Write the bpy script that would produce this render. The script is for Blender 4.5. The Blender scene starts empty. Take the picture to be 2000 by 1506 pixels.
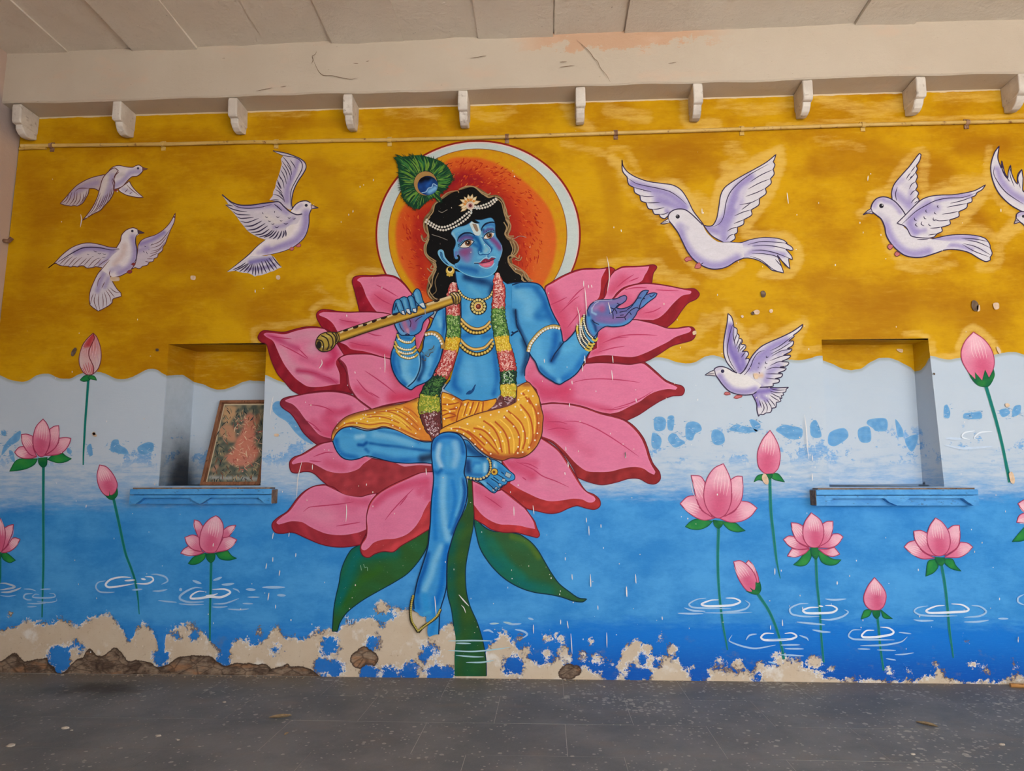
import bpy, math, random
import numpy as np
from mathutils import Vector, Matrix
from mathutils.geometry import delaunay_2d_cdt

random.seed(7)
C = bpy.context.scene.collection
SC = bpy.context.scene

# ------------------------------------------------------------------ camera
F = 1370.0
YAW, PITCH, ROLL = math.radians(2.87), math.radians(8.55), math.radians(-0.12)
_cy, _sy, _cp, _sp = math.cos(YAW), math.sin(YAW), math.cos(PITCH), math.sin(PITCH)
FW = np.array([-_sy * _cp, _cy * _cp, _sp])
_rt = np.array([_cy, _sy, 0.0])
_up = np.cross(_rt, FW)
RT = _rt * math.cos(ROLL) + _up * math.sin(ROLL)
UP = -_rt * math.sin(ROLL) + _up * math.cos(ROLL)
CAM = np.array([0.0, -5.9434, 1.5])
cd = bpy.data.cameras.new('camera')
cd.sensor_width = 36
cd.lens = F * 36 / 2000
cam = bpy.data.objects.new('camera', cd)
C.objects.link(cam)
m = Matrix(((RT[0], UP[0], -FW[0], CAM[0]), (RT[1], UP[1], -FW[1], CAM[1]), (RT[2], UP[2], -FW[2], CAM[2]), (0, 0, 0, 1)))
cam.matrix_world = m
SC.camera = cam

# ------------------------------------------------------------------ light and exposure
SC.view_settings.view_transform = 'Standard'
SC.view_settings.look = 'None'
SC.view_settings.gamma = 1
SC.view_settings.use_curve_mapping = False
SC.view_settings.exposure = EXPO = 0.78
w = bpy.data.worlds.new('world')
SC.world = w
w.use_nodes = True
bg = w.node_tree.nodes['Background']
bg.inputs[0].default_value = (0.93, 0.97, 1.0, 1)
bg.inputs[1].default_value = 3.4
# low warm sunlight on the open yard behind the camera side
sl = bpy.data.lights.new('sun', 'SUN')
sl.energy = 24
sl.angle = math.radians(3)
sl.color = (1.0, 0.98, 0.95)
so = bpy.data.objects.new('sun', sl)
C.objects.link(so)
so.rotation_euler = (math.radians(-42), 0, math.radians(25))

G = 1.12          # how brightly a white patch in the middle of the wall is lit


def lin(c, k=1.0):
    r = []
    for v in c[:3]:
        v = v / 255.0
        v = v / 12.92 if v <= 0.04045 else ((v + 0.055) / 1.055) ** 2.4
        r.append(min(0.92, v / G * k))
    return (r[0], r[1], r[2], 1.0)


def ray(x, y):
    return FW + RT * (x - 1000) / F + UP * (753 - y) / F


def onY(x, y, yy=0.0):
    d = ray(x, y)
    t = (yy - CAM[1]) / d[1]
    return CAM + t * d


def onZ(x, y, z):
    d = ray(x, y)
    t = (z - CAM[2]) / d[2]
    return CAM + t * d


def onX(x, y, xx):
    d = ray(x, y)
    t = (xx - CAM[0]) / d[0]
    return CAM + t * d


def wallpts(P, yy=0.0):
    P = np.asarray(P, float)
    d = FW[None, :] + RT[None, :] * ((P[:, 0] - 1000) / F)[:, None] + UP[None, :] * ((753 - P[:, 1]) / F)[:, None]
    t = (yy - CAM[1]) / d[:, 1]
    return CAM[None, :] + t[:, None] * d


# ------------------------------------------------------------------ nodes
class NT:
    def __init__(s, name):
        s.m = bpy.data.materials.new(name)
        s.m.use_nodes = True
        s.t = s.m.node_tree
        s.n = s.t.nodes
        s.b = s.n['Principled BSDF']

    def put(s, sock, v):
        if isinstance(v, bpy.types.NodeSocket):
            s.t.links.new(v, sock)
        elif v is not None:
            sock.default_value = v

    def new(s, t, **kw):
        n = s.n.new(t)
        for k, v in kw.items():
            setattr(n, k, v)
        return n

    def math(s, op, a, b=None, c=None, clamp=False):
        n = s.new('ShaderNodeMath', operation=op, use_clamp=clamp)
        s.put(n.inputs[0], a)
        s.put(n.inputs[1], b)
        s.put(n.inputs[2], c)
        return n.outputs[0]

    def mix(s, f, a, b, mode='MIX'):
        n = s.new('ShaderNodeMix', data_type='RGBA', blend_type=mode)
        s.put(n.inputs[0], f)
        s.put(n.inputs[6], a)
        s.put(n.inputs[7], b)
        return n.outputs[2]

    def step(s, v, lo, hi):
        n = s.new('ShaderNodeMapRange', interpolation_type='SMOOTHSTEP')
        s.put(n.inputs[0], v)
        n.inputs[1].default_value = lo
        n.inputs[2].default_value = hi
        n.inputs[3].default_value = 0
        n.inputs[4].default_value = 1
        return n.outputs[0]

    def pos(s, sc=(1, 1, 1), off=(0, 0, 0)):
        g = s.new('ShaderNodeNewGeometry')
        mp = s.new('ShaderNodeMapping')
        mp.inputs['Scale'].default_value = sc
        mp.inputs['Location'].default_value = off
        s.t.links.new(g.outputs['Position'], mp.inputs[0])
        return mp.outputs[0]

    def noise(s, sc, scale=(1, 1, 1), det=4, rough=0.6, off=(0, 0, 0), dist=0.0):
        n = s.new('ShaderNodeTexNoise')
        n.inputs['Scale'].default_value = sc
        n.inputs['Detail'].default_value = det
        n.inputs['Roughness'].default_value = rough
        n.inputs['Distortion'].default_value = dist
        s.t.links.new(s.pos(scale, off), n.inputs['Vector'])
        return n.outputs[0]

    def vor(s, sc, scale=(1, 1, 1), off=(0, 0, 0), feature='F1', out=0):
        n = s.new('ShaderNodeTexVoronoi', feature=feature)
        n.inputs['Scale'].default_value = sc
        s.t.links.new(s.pos(scale, off), n.inputs['Vector'])
        return n.outputs[out]

    def attr(s, name, out='Fac'):
        n = s.new('ShaderNodeAttribute', attribute_name=name)
        return n.outputs[out]

    def bump(s, h, strength=0.3, dist=0.01):
        n = s.new('ShaderNodeBump')
        n.inputs['Strength'].default_value = strength
        n.inputs['Distance'].default_value = dist
        s.put(n.inputs['Height'], h)
        s.t.links.new(n.outputs[0], s.b.inputs['Normal'])

    def done(s, col, rough=0.6, spec=0.3, metal=0.0):
        s.put(s.b.inputs['Base Color'], col)
        s.put(s.b.inputs['Roughness'], rough)
        s.b.inputs['Specular IOR Level'].default_value = spec
        s.b.inputs['Metallic'].default_value = metal
        return s.m


def tex_mat(name, c1, c2, sc=8, rough=0.7, bump=0.2, stretch=(1, 1, 1), c3=None, spec=0.3, metal=0.0):
    t = NT(name)
    n = t.noise(sc, stretch, 6)
    col = t.mix(t.step(n, 0.35, 0.65), lin(c1), lin(c2))
    if c3:
        n2 = t.noise(sc * 3.1, stretch, 5, off=(3, 1, 2))
        col = t.mix(t.step(n2, 0.58, 0.7), col, lin(c3))
    t.bump(t.noise(sc * 4, stretch, 6), bump, 0.01)
    return t.done(col, rough, spec, metal)


# ------------------------------------------------------------------ objects
def mesh_obj(name, verts, faces, mat, parent=None, smooth=False):
    me = bpy.data.meshes.new(name)
    me.from_pydata([tuple(v) for v in verts], [], [tuple(f) for f in faces])
    me.update()
    if mat:
        me.materials.append(mat)
    if smooth:
        me.polygons.foreach_set('use_smooth', [True] * len(me.polygons))
    o = bpy.data.objects.new(name, me)
    C.objects.link(o)
    if parent:
        o.parent = parent
        o.matrix_parent_inverse = Matrix.Identity(4)
        o.location = -Vector(parent.location) if parent.parent is None else Vector((0, 0, 0))
    return o


def empty(name, loc, label=None, cat=None, group=None):
    o = bpy.data.objects.new(name, None)
    C.objects.link(o)
    o.location = loc
    o.empty_display_size = 0.1
    tag(o, label, cat, group)
    return o


def tag(o, label=None, cat=None, group=None, kind=None):
    if label: o['label'] = label
    if cat: o['category'] = cat
    if group: o['group'] = group
    if kind: o['kind'] = kind
    return o


def recentre(o):
    """put a top-level mesh's origin in its middle"""
    n = len(o.data.vertices)
    co = np.empty(n * 3)
    o.data.vertices.foreach_get('co', co)
    co = co.reshape(-1, 3)
    c = (co.min(0) + co.max(0)) / 2
    co -= c
    o.data.vertices.foreach_set('co', co.ravel())
    o.data.update()
    o.location = Vector(c) + o.location
    return o


def boxgeo(x0, x1, y0, y1, z0, z1):
    v = [(x0, y0, z0), (x1, y0, z0), (x1, y1, z0), (x0, y1, z0), (x0, y0, z1), (x1, y0, z1), (x1, y1, z1), (x0, y1, z1)]
    f = [(0, 3, 2, 1), (4, 5, 6, 7), (0, 1, 5, 4), (1, 2, 6, 5), (2, 3, 7, 6), (3, 0, 4, 7)]
    return v, f


def bevel(o, w=0.006, seg=2):
    b = o.modifiers.new('bevel', 'BEVEL')
    b.width = w
    b.segments = seg
    b.limit_method = 'ANGLE'
    return o


# ------------------------------------------------------------------ 2-D paths on the photograph's wall plane
CR = dict(A=(80, 280, 6.25), B=(80, 400, 6.25), C=(400, 280, 6.25), D=(400, 340, 6.25), E=(1190, 280, 5), G=(1660, 280, 5.8824),
          H=(1360, 590, 6.275), FA=(720, 260, 4.5455), FB=(800, 350, 7.6923), FC=(860, 410, 14.2857), AL=(600, 540, 6.25),
          TO=(820, 520, 6.25), AR=(1000, 540, 6.25), L1=(620, 700, 6.25), L2=(800, 700, 6.25), L3=(760, 840, 6.25), L4=(740, 1020, 6.25),
          HL=(740, 540, 12.5), HR=(1100, 540, 10), P1=(490, 500, 5), P2=(500, 740, 5), P3=(500, 880, 5), P4=(980, 500, 5),
          P5=(980, 680, 5), P6=(860, 880, 5), P7=(600, 1000, 5), Q1=(0, 640, 7.143), Q2=(0, 800, 6.25), Q3=(0, 980, 6.25),
          Q4=(240, 980, 6.25), Q5=(1280, 820, 6.25), Q6=(1320, 980, 5.5556), Q7=(1640, 980, 5.5556), Q8=(1740, 620, 7.6923),
          B1=(0, 1130, 4), B2=(500, 1130, 4), B3=(1000, 1130, 4), B4=(1500, 1130, 4), U=(0, 0, 1), N1=(230, 640, 4.183),
          N2=(1560, 640, 4.071), N3=(380, 770, 7.927))


def parse(cr, s):
    x0, y0, k = CR[cr]
    pts, cor = [], []
    for t in s.split():
        c = t.endswith('!')
        a, b = t.rstrip('!').split(',')
        pts.append((x0 + float(a) / k, y0 + float(b) / k))
        cor.append(c)
    return pts, cor


def spline(pts, cor, closed, step):
    """Catmull-Rom through pts, sharp where cor"""
    n = len(pts)
    P = [np.array(p) for p in pts]
    out = []
    rng = range(n if closed else n - 1)
    for i in rng:
        a, b = P[i], P[(i + 1) % n]
        if cor[i] or (not closed and i == 0):
            p0 = 2 * a - b
        else:
            p0 = P[i - 1]
        if cor[(i + 1) % n] or (not closed and i == n - 2):
            p3 = 2 * b - a
        else:
            p3 = P[(i + 2) % n]
        L = np.hypot(*(b - a))
        k = max(1, int(L / step))
        # tangents limited by segment length (no overshoot)
        ta, tb = (b - p0) / 2, (p3 - a) / 2
        la, lb = np.hypot(*ta), np.hypot(*tb)
        if la > L: ta = ta * L / la
        if lb > L: tb = tb * L / lb
        for j in range(k):
            t = j / k
            t2, t3 = t * t, t * t * t
            out.append((2 * t3 - 3 * t2 + 1) * a + (t3 - 2 * t2 + t) * ta + (-2 * t3 + 3 * t2) * b + (t3 - t2) * tb)
    if not closed:
        out.append(P[-1])
    return np.array(out)


def segdist(Q, L, want_t=False):
    """distance of points Q (n,2) to polyline L (m,2)"""
    best = np.full(len(Q), 1e9)
    for i in range(len(L) - 1):
        a, b = L[i], L[i + 1]
        d = b - a
        q = d @ d
        if q < 1e-9: continue
        t = np.clip(((Q - a) @ d) / q, 0, 1)
        e = Q - (a + t[:, None] * d)
        best = np.minimum(best, np.hypot(e[:, 0], e[:, 1]))
    if len(L) == 1:
        best = np.hypot(*(Q - L[0]).T)
    return best


def inside(Q, poly):
    x, y = Q[:, 0], Q[:, 1]
    r = np.zeros(len(Q), bool)
    n = len(poly)
    for i in range(n):
        x1, y1 = poly[i]
        x2, y2 = poly[(i + 1) % n]
        if y1 == y2: continue
        c = ((y1 > y) != (y2 > y)) & (x < (x2 - x1) * (y - y1) / (y2 - y1) + x1)
        r ^= c
    return r


STEP = 0.00013
PAINT = None


class Part:
    """one painted piece of the mural: a paint film with its own outline, lines and dots"""
    def __init__(s, name, parent, lv):
        s.name, s.parent, s.lv = name, parent, lv
        s.plane = None
        s.V, s.Fc, s.K = [], [], []
        s.n = 0
        s.k, s.cyc = 0, 15

    def add(s, P, faces, col):
        """P px (n,2), col (n,4) or single"""
        P = np.asarray(P, float)
        if s.plane is None:
            Wp = wallpts(P, -(0.0015 + s.lv * STEP + (s.k % s.cyc) * 8e-6))
            s.k += 1
        else:
            p0, nr = s.plane
            d = FW[None, :] + RT[None, :] * ((P[:, 0] - 1000) / F)[:, None] + UP[None, :] * ((753 - P[:, 1]) / F)[:, None]
            t = ((p0 - CAM) @ nr) / (d @ nr)
            Wp = CAM[None, :] + t[:, None] * d + nr[None, :] * (0.0008 + s.lv * STEP + (s.k % s.cyc) * 8e-6)
            s.k += 1
        s.V.append(Wp)
        s.Fc += [tuple(i + s.n for i in f) for f in faces]
        c = np.asarray(col, float)
        if c.ndim == 1: c = np.tile(c, (len(P), 1))
        s.K.append(c)
        s.n += len(P)

    def fill(s, cr, poly, col, shades=(), sp=None, jit=0.0, up=1, pxpoly=None):
        if pxpoly is not None:
            pts, cor = [tuple(p) for p in pxpoly], [False] * len(pxpoly)
        else:
            pts, cor = parse(cr, poly)
        a = np.array(pts)
        area = abs(np.dot(a[:, 0], np.roll(a[:, 1], 1)) - np.dot(a[:, 1], np.roll(a[:, 0], 1))) / 2
        if sp is None: sp = min(5.0, max(1.2, math.sqrt(area / 1800.0)))
        B = spline(pts, cor, True, min(3.0, max(1.0, sp)))
        n = len(B)
        Pn = B
        if shades:
            lo, hi = B.min(0), B.max(0)
            gx, gy = np.meshgrid(np.arange(lo[0] + sp / 2, hi[0], sp), np.arange(lo[1] + sp / 2, hi[1], sp))
            gx = gx + (np.arange(gx.shape[0]) % 2)[:, None] * sp / 2
            Q = np.stack([gx.ravel(), gy.ravel()], 1)
            if len(Q):
                Q = Q[inside(Q, B)]
            if len(Q):
                Q = Q[segdist(Q, np.vstack([B, B[:1]])) > sp * 0.45]
                Pn = np.vstack([B, Q])
        r = delaunay_2d_cdt([Vector((float(p[0]), float(p[1]))) for p in Pn], [(i, (i + 1) % n) for i in range(n)], [], 1, 1e-4)
        V = np.array([(v.x, v.y) for v in r[0]])
        fs = []
        for f in r[2]:
            if len(f) < 3: continue
            a0, b0, c0 = V[f[0]], V[f[1]], V[f[2]]
            z = (b0[0] - a0[0]) * (c0[1] - a0[1]) - (b0[1] - a0[1]) * (c0[0] - a0[0])
            fs.append(f if z < 0 else f[::-1])      # image y runs down
        cent = np.array([V[list(f)].mean(0) for f in fs])
        if len(cent):
            ok = inside(cent, B)
            fs = [f for f, o in zip(fs, ok) if o]
        K = np.tile(np.array(col[:3], float), (len(V), 1))
        Bc = np.vstack([B, B[:1]])
        for sh in shades:
            if sh[0] == 'e':                       # towards the rim: ('e', width, colour, strength)
                d = segdist(V, Bc)
                wgt = np.clip(1 - d / sh[1], 0, 1) ** 1.3 * sh[3]
                cc = sh[2]
            elif sh[0] == 'p':                     # soft patch: ('p', crop, outline, feather px, colour, strength)
                pp, c2 = parse(sh[1], sh[2])
                L = spline(pp, c2, True, 4)
                d = segdist(V, np.vstack([L, L[:1]])) * np.where(inside(V, L), 1, -1)
                u = np.clip(d / sh[3] * .5 + .5, 0, 1)
                wgt = u * u * (3 - 2 * u) * sh[5]
                cc = sh[4]
            elif sh[0] == 'n':                     # blotches: ('n', size, colour, strength)
                rs = np.random.RandomState(int(abs(B[0, 0] * 7 + B[0, 1])) % 9999)
                wgt = np.zeros(len(V))
                for _ in range(4):
                    th = rs.rand() * 6.28
                    ph = rs.rand() * 6.28
                    wgt += np.sin((V[:, 0] * math.cos(th) + V[:, 1] * math.sin(th)) / sh[1] * (0.7 + rs.rand()) + ph)
                wgt = np.clip(wgt / 4 + 0.35, 0, 1) * sh[3]
                cc = sh[2]
            else:                                  # soft brush stroke: ('s', crop, path, radius px, colour, strength)
                pp, c2 = parse(sh[1], sh[2])
                L = spline(pp, c2, False, 6) if len(pp) > 1 else np.array(pp)
                d = segdist(V, L)
                u = np.clip(1 - d / sh[3], 0, 1)
                wgt = u * u * (3 - 2 * u) * sh[5]
                cc = sh[4]
            K += (np.array(cc[:3], float)[None, :] - K) * wgt[:, None]
        K = np.clip(K, 0, 255) / 255.0
        K = np.where(K <= 0.04045, K / 12.92, ((K + 0.055) / 1.055) ** 2.4) / G
        K = np.minimum(K, 0.92)
        s.add(V, fs, np.hstack([K, np.ones((len(K), 1))]))
        s.lv += up
        return s

    def line(s, cr, paths, w, col, taper=None, closed=False, up=1, jag=0):
        """'/'-separated open paths; w px; taper 'b' both ends, 'e' end, 's' start"""
        for q, path in enumerate(paths.split('/')):
            pts, cor = parse(cr, path)
            if len(pts) < 2: continue
            s.ribbon(spline(pts, cor, closed, 1.2), w, col, taper, closed)
        s.lv += up
        return s

    def ribbon(s, L, w, col, taper=None, closed=False):
        if closed: L = np.vstack([L, L[:1]])
        n = len(L)
        T = np.gradient(L, axis=0)
        if closed:
            T[0] = T[-1] = L[1] - L[-2]
        ln = np.hypot(T[:, 0], T[:, 1])
        ln[ln == 0] = 1
        T /= ln[:, None]
        Nn = np.stack([-T[:, 1], T[:, 0]], 1)
        t = np.linspace(0, 1, n)
        ww = np.full(n, w / 2.0)
        if taper == 'b': ww = ww * (0.12 + 0.88 * np.sin(np.pi * t) ** 0.6)
        elif taper == 'e': ww = ww * (0.12 + 0.88 * (1 - t) ** 0.6)
        elif taper == 's': ww = ww * (0.12 + 0.88 * t ** 0.6)
        a = L + Nn * ww[:, None]
        b = L - Nn * ww[:, None]
        P = np.empty((2 * n, 2))
        P[0::2] = a
        P[1::2] = b
        s.add(P, [(2 * i, 2 * i + 2, 2 * i + 3, 2 * i + 1) for i in range(n - 1)], lin(col))

    def outline(s, cr, poly, w, col, up=1):
        pts, cor = parse(cr, poly)
        s.ribbon(spline(pts, cor, True, 2.0), w, col, None, True)
        s.lv += up
        return s

    def dots(s, cr, pts, r, col, up=1, ry=None, ang=0, seg=10):
        P, _ = parse(cr, pts) if isinstance(pts, str) else (pts, None)
        ca, sa = math.cos(ang), math.sin(ang)
        ry = ry or r
        for (x, y) in P:
            q = []
            for k in range(seg):
                a = 2 * math.pi * k / seg
                u, v = r * math.cos(a), ry * math.sin(a)
                q.append((x + u * ca - v * sa, y + u * sa + v * ca))
            s.add(q, [tuple(range(seg))[::-1]], lin(col))
        s.lv += up
        return s

    def done(s):
        V = np.vstack(s.V)
        K = np.vstack(s.K)
        par = s.parent
        if par is not None:
            lx = Vector(par['_o']) if '_o' in par else Vector((0, 0, 0))
            V = V - np.array(lx)[None, :]
        me = bpy.data.meshes.new(s.name)
        me.from_pydata(V.tolist(), [], s.Fc)
        me.update()
        ca = me.color_attributes.new('Col', 'FLOAT_COLOR', 'POINT')
        ca.data.foreach_set('color', K.astype(np.float32).ravel())
        me.materials.append(PAINT)
        o = bpy.data.objects.new(s.name, me)
        C.objects.link(o)
        if par is not None:
            o.parent = par
            o['_o'] = tuple(lx)
        s.o = o
        return o


ROOTS = []


def motif(name, px, label, cat, group=None):
    c = onY(*px)
    o = empty(name, (c[0], -0.0015, c[2]), label, cat, group)
    o['_o'] = (c[0], -0.0015, c[2])
    ROOTS.append(o)
    return o


def path_at(L, n=None, gap=None):
    """evenly spaced points along polyline"""
    d = np.r_[0, np.cumsum(np.hypot(*np.diff(L, axis=0).T))]
    if n is None: n = max(2, int(d[-1] / gap) + 1)
    t = np.linspace(0, d[-1], n)
    return np.stack([np.interp(t, d, L[:, 0]), np.interp(t, d, L[:, 1])], 1)


def beads(p, cr, path, gap, r, col, edge=None, er=None):
    L = spline(*parse(cr, path), False, 1.5)
    q = [tuple(v) for v in path_at(L, gap=gap)]
    if edge: p.dots(cr, q, er or r * 1.35, edge, seg=8)
    p.dots(cr, q, r, col, seg=8)
    return p


def t_paint():
    t = NT('mural_paint')
    base = t.attr('Col', 'Color')
    n1 = t.noise(9, (1, 1, 3.0), 5)
    n2 = t.noise(60, (1, 1, 2.2), 4, off=(2, 0, 5))
    v = t.math('ADD', t.math('MULTIPLY', n1, 0.22), t.math('MULTIPLY', n2, 0.26))
    v = t.math('ADD', v, 0.76)
    h = t.new('ShaderNodeHueSaturation')
    t.put(h.inputs['Value'], v)
    t.put(h.inputs['Color'], base)
    # tiny chips that show the lime ground
    ch = t.noise(170, (1, 1, 0.45), 2, 0.5, off=(7, 0, 1))
    col = t.mix(t.math('MULTIPLY', t.step(ch, 0.765, 0.785), 0.7), h.outputs[0], lin((225, 210, 205)))
    t.bump(t.noise(30, (1, 1, 3), 6), 0.12, 0.01)
    return t.done(col, 0.55, 0.1)


PAINT = t_paint()
# ================================================================== painted wall
ZC = 5.0          # underside of the ledge beam
ZT = 5.49         # ceiling
XL = -4.93        # left wall
XR = 7.5


def curve_px(s):
    p, c = parse('U', s)
    return spline(p, c, False, 4)


def to_world(L, yy=0.0):
    W = [onY(p[0], p[1], yy) for p in L]
    return np.array([(q[0], q[2]) for q in W])


wave = to_world(curve_px(
    "-60,725 0,733 14,740 39,746 56,743 70,734 84,730 98,731 109,737 123,740 140,739 152,732 172,727 193,727 210,732 224,739 238,741 255,738 "
    "280,725 290,721 306,722 322,732 360,742 400,748 440,742 480,730 519,733 544,744 580,752 640,742 720,750 800,742 900,752 1000,742 1080,750 "
    "1160,742 1220,718 1264,704 1280,698 1300,700 1320,707 1340,710 1360,707 1376,697 1392,694 1413,700 1440,712 1480,716 1510,706 1535,702 "
    "1559,704 1583,700 1599,695 1650,700 1700,712 1760,700 1819,695 1839,701 1857,702 1876,699 1910,700 1943,693 1961,689 1984,688 2000,693 2040,705 2100,700"))
# how high the paint has flaked off
peel = to_world(curve_px(
    "-60,1230 0,1232 40,1214 60,1212 90,1216 120,1207 138,1214 150,1226 165,1212 190,1200 212,1197 226,1212 240,1228 248,1248 258,1246 264,1226 283,1220 300,1232 306,1246 "
    "310,1290 318,1294 322,1240 334,1226 350,1222 380,1226 402,1236 416,1262 430,1270 442,1292 450,1262 462,1246 490,1256 505,1254 520,1246 532,1228 545,1220 "
    "552,1238 575,1244 600,1242 620,1226 628,1232 640,1226 660,1230 670,1226 672,1216 700,1208 730,1206 744,1220 760,1212 775,1200 790,1188 810,1190 830,1198 835,1215 "
    "850,1228 862,1228 880,1222 890,1232 894,1250 900,1275 940,1290 955,1260 972,1246 985,1236 1000,1252 1020,1276 1040,1288 1062,1298 1070,1296 1090,1280 1105,1296 "
    "1140,1300 1158,1312 1180,1318 1200,1306 1210,1290 1215,1270 1235,1264 1262,1262 1275,1278 1300,1280 1325,1286 1335,1304 1370,1308 1400,1304 1440,1310 1470,1306 1486,1290 "
    "1500,1300 1520,1296 1540,1290 1556,1302 1580,1304 1600,1312 1620,1322 1660,1328 1700,1327 1760,1330 1830,1318 1850,1324 1900,1331 2000,1326 2100,1330"))
rock = to_world(curve_px(
    "-60,1290 0,1292 15,1282 28,1275 38,1284 46,1292 70,1288 92,1285 102,1294 112,1308 130,1306 150,1287 162,1284 168,1270 178,1268 188,1281 205,1280 215,1268 225,1265 "
    "238,1276 248,1290 270,1290 292,1294 306,1302 330,1296 345,1285 370,1281 408,1282 425,1293 440,1300 460,1296 490,1296 500,1298 520,1297 530,1306 555,1301 "
    "590,1302 610,1310 625,1322 640,1345 800,1350 1000,1350 2100,1360"))
cream_blobs = [(747, 1188, 13), (776, 1196, 10), (1017, 1246, 5), (1068, 1246, 7), (1092, 1248, 8), (1153, 1251, 5), (1100, 1276, 11), (1108, 1286, 9), (1000, 1262, 8), (1028, 1272, 10),
               (1072, 1278, 7), (1140, 1282, 8), (1165, 1284, 9), (1178, 1292, 6), (1190, 1300, 7), (1240, 1266, 15), (1262, 1270, 12), (1312, 1268, 9), (1404, 1291, 6), (1290, 1244, 4), (1443, 1302, 10), (1528, 1292, 13),
               (1590, 1292, 11), (1556, 1302, 12), (1601, 1320, 9), (1625, 1308, 4), (1886, 1252, 4), (1830, 1300, 5), (1900, 1298, 5), (1983, 1298, 5), (1926, 1307, 4), (1770, 1307, 5), (1736, 1306, 6), (1835, 1318, 9), (1990, 1322, 6),
               (15, 1236, 8), (20, 1200, 3), (60, 1237, 5), (965, 1258, 6), (985, 1250, 14), (900, 1242, 14), (880, 1228, 10), (905, 1295, 10), (930, 1300, 9), (968, 1310, 9), (540, 1234, 7), (505, 1236, 7), (370, 1226, 8)]
blue_blobs = [(113, 1282, 17), (120, 1300, 12), (146, 1260, 4), (156, 1266, 4), (346, 1243, 4), (315, 1284, 11), (438, 1288, 9), (645, 1260, 12), (640, 1268, 9), (728, 1258, 10), (835, 1270, 9), (832, 1280, 8), (845, 1275, 7), (540, 1268, 5),
              (630, 1304, 14), (655, 1306, 12), (720, 1316, 14), (760, 1318, 12), (800, 1314, 14), (850, 1316, 14), (870, 1318, 12), (380, 1240, 5), (1255, 1288, 8), (1240, 1318, 14), (1262, 1318, 8), (1365, 1316, 14), (1480, 1324, 6), (1002, 1300, 14), (1280, 1294, 5), (1190, 1315, 14)]
rock_blobs = [(712, 1285, 18), (700, 1288, 14), (724, 1288, 12), (1112, 1312, 13), (1100, 1316, 9), (1126, 1310, 9), (12, 1302, 7), (560, 1302, 5)]


def blobs_w(B):
    out = []
    for x, y, r in B:
        q = onY(x, y)
        out.append((q[0], q[2], r * 6.6 / F * (1 + abs(x - 1000) / 9000)))
    return out


def blobfield(X, Z, B, base):
    f = base
    for (a, b, r) in blobs_w(B):
        f = np.maximum(f, r - np.hypot(X - a, Z - b))
    return f


def stroke_field(P, strokes):
    """P px coords (n,2); strokes (crop, path, radius, strength)"""
    f = np.zeros(len(P))
    for cr, path, r, a in strokes:
        p, c = parse(cr, path)
        L = spline(p, c, False, 8) if len(p) > 1 else np.array(p)
        lo, hi = L.min(0) - r, L.max(0) + r
        k = np.where((P[:, 0] > lo[0]) & (P[:, 0] < hi[0]) & (P[:, 1] > lo[1]) & (P[:, 1] < hi[1]))[0]
        if not len(k): continue
        d = segdist(P[k], L)
        u = np.clip(1.35 * (1 - d / r), 0, 1)
        f[k] = np.maximum(f[k], a * u * u * (3 - 2 * u))
    return f


def project(V):
    q = V - CAM[None, :]
    z = q @ FW
    return np.stack([1000 + F * (q @ RT) / z, 753 - F * (q @ UP) / z], 1)


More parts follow.
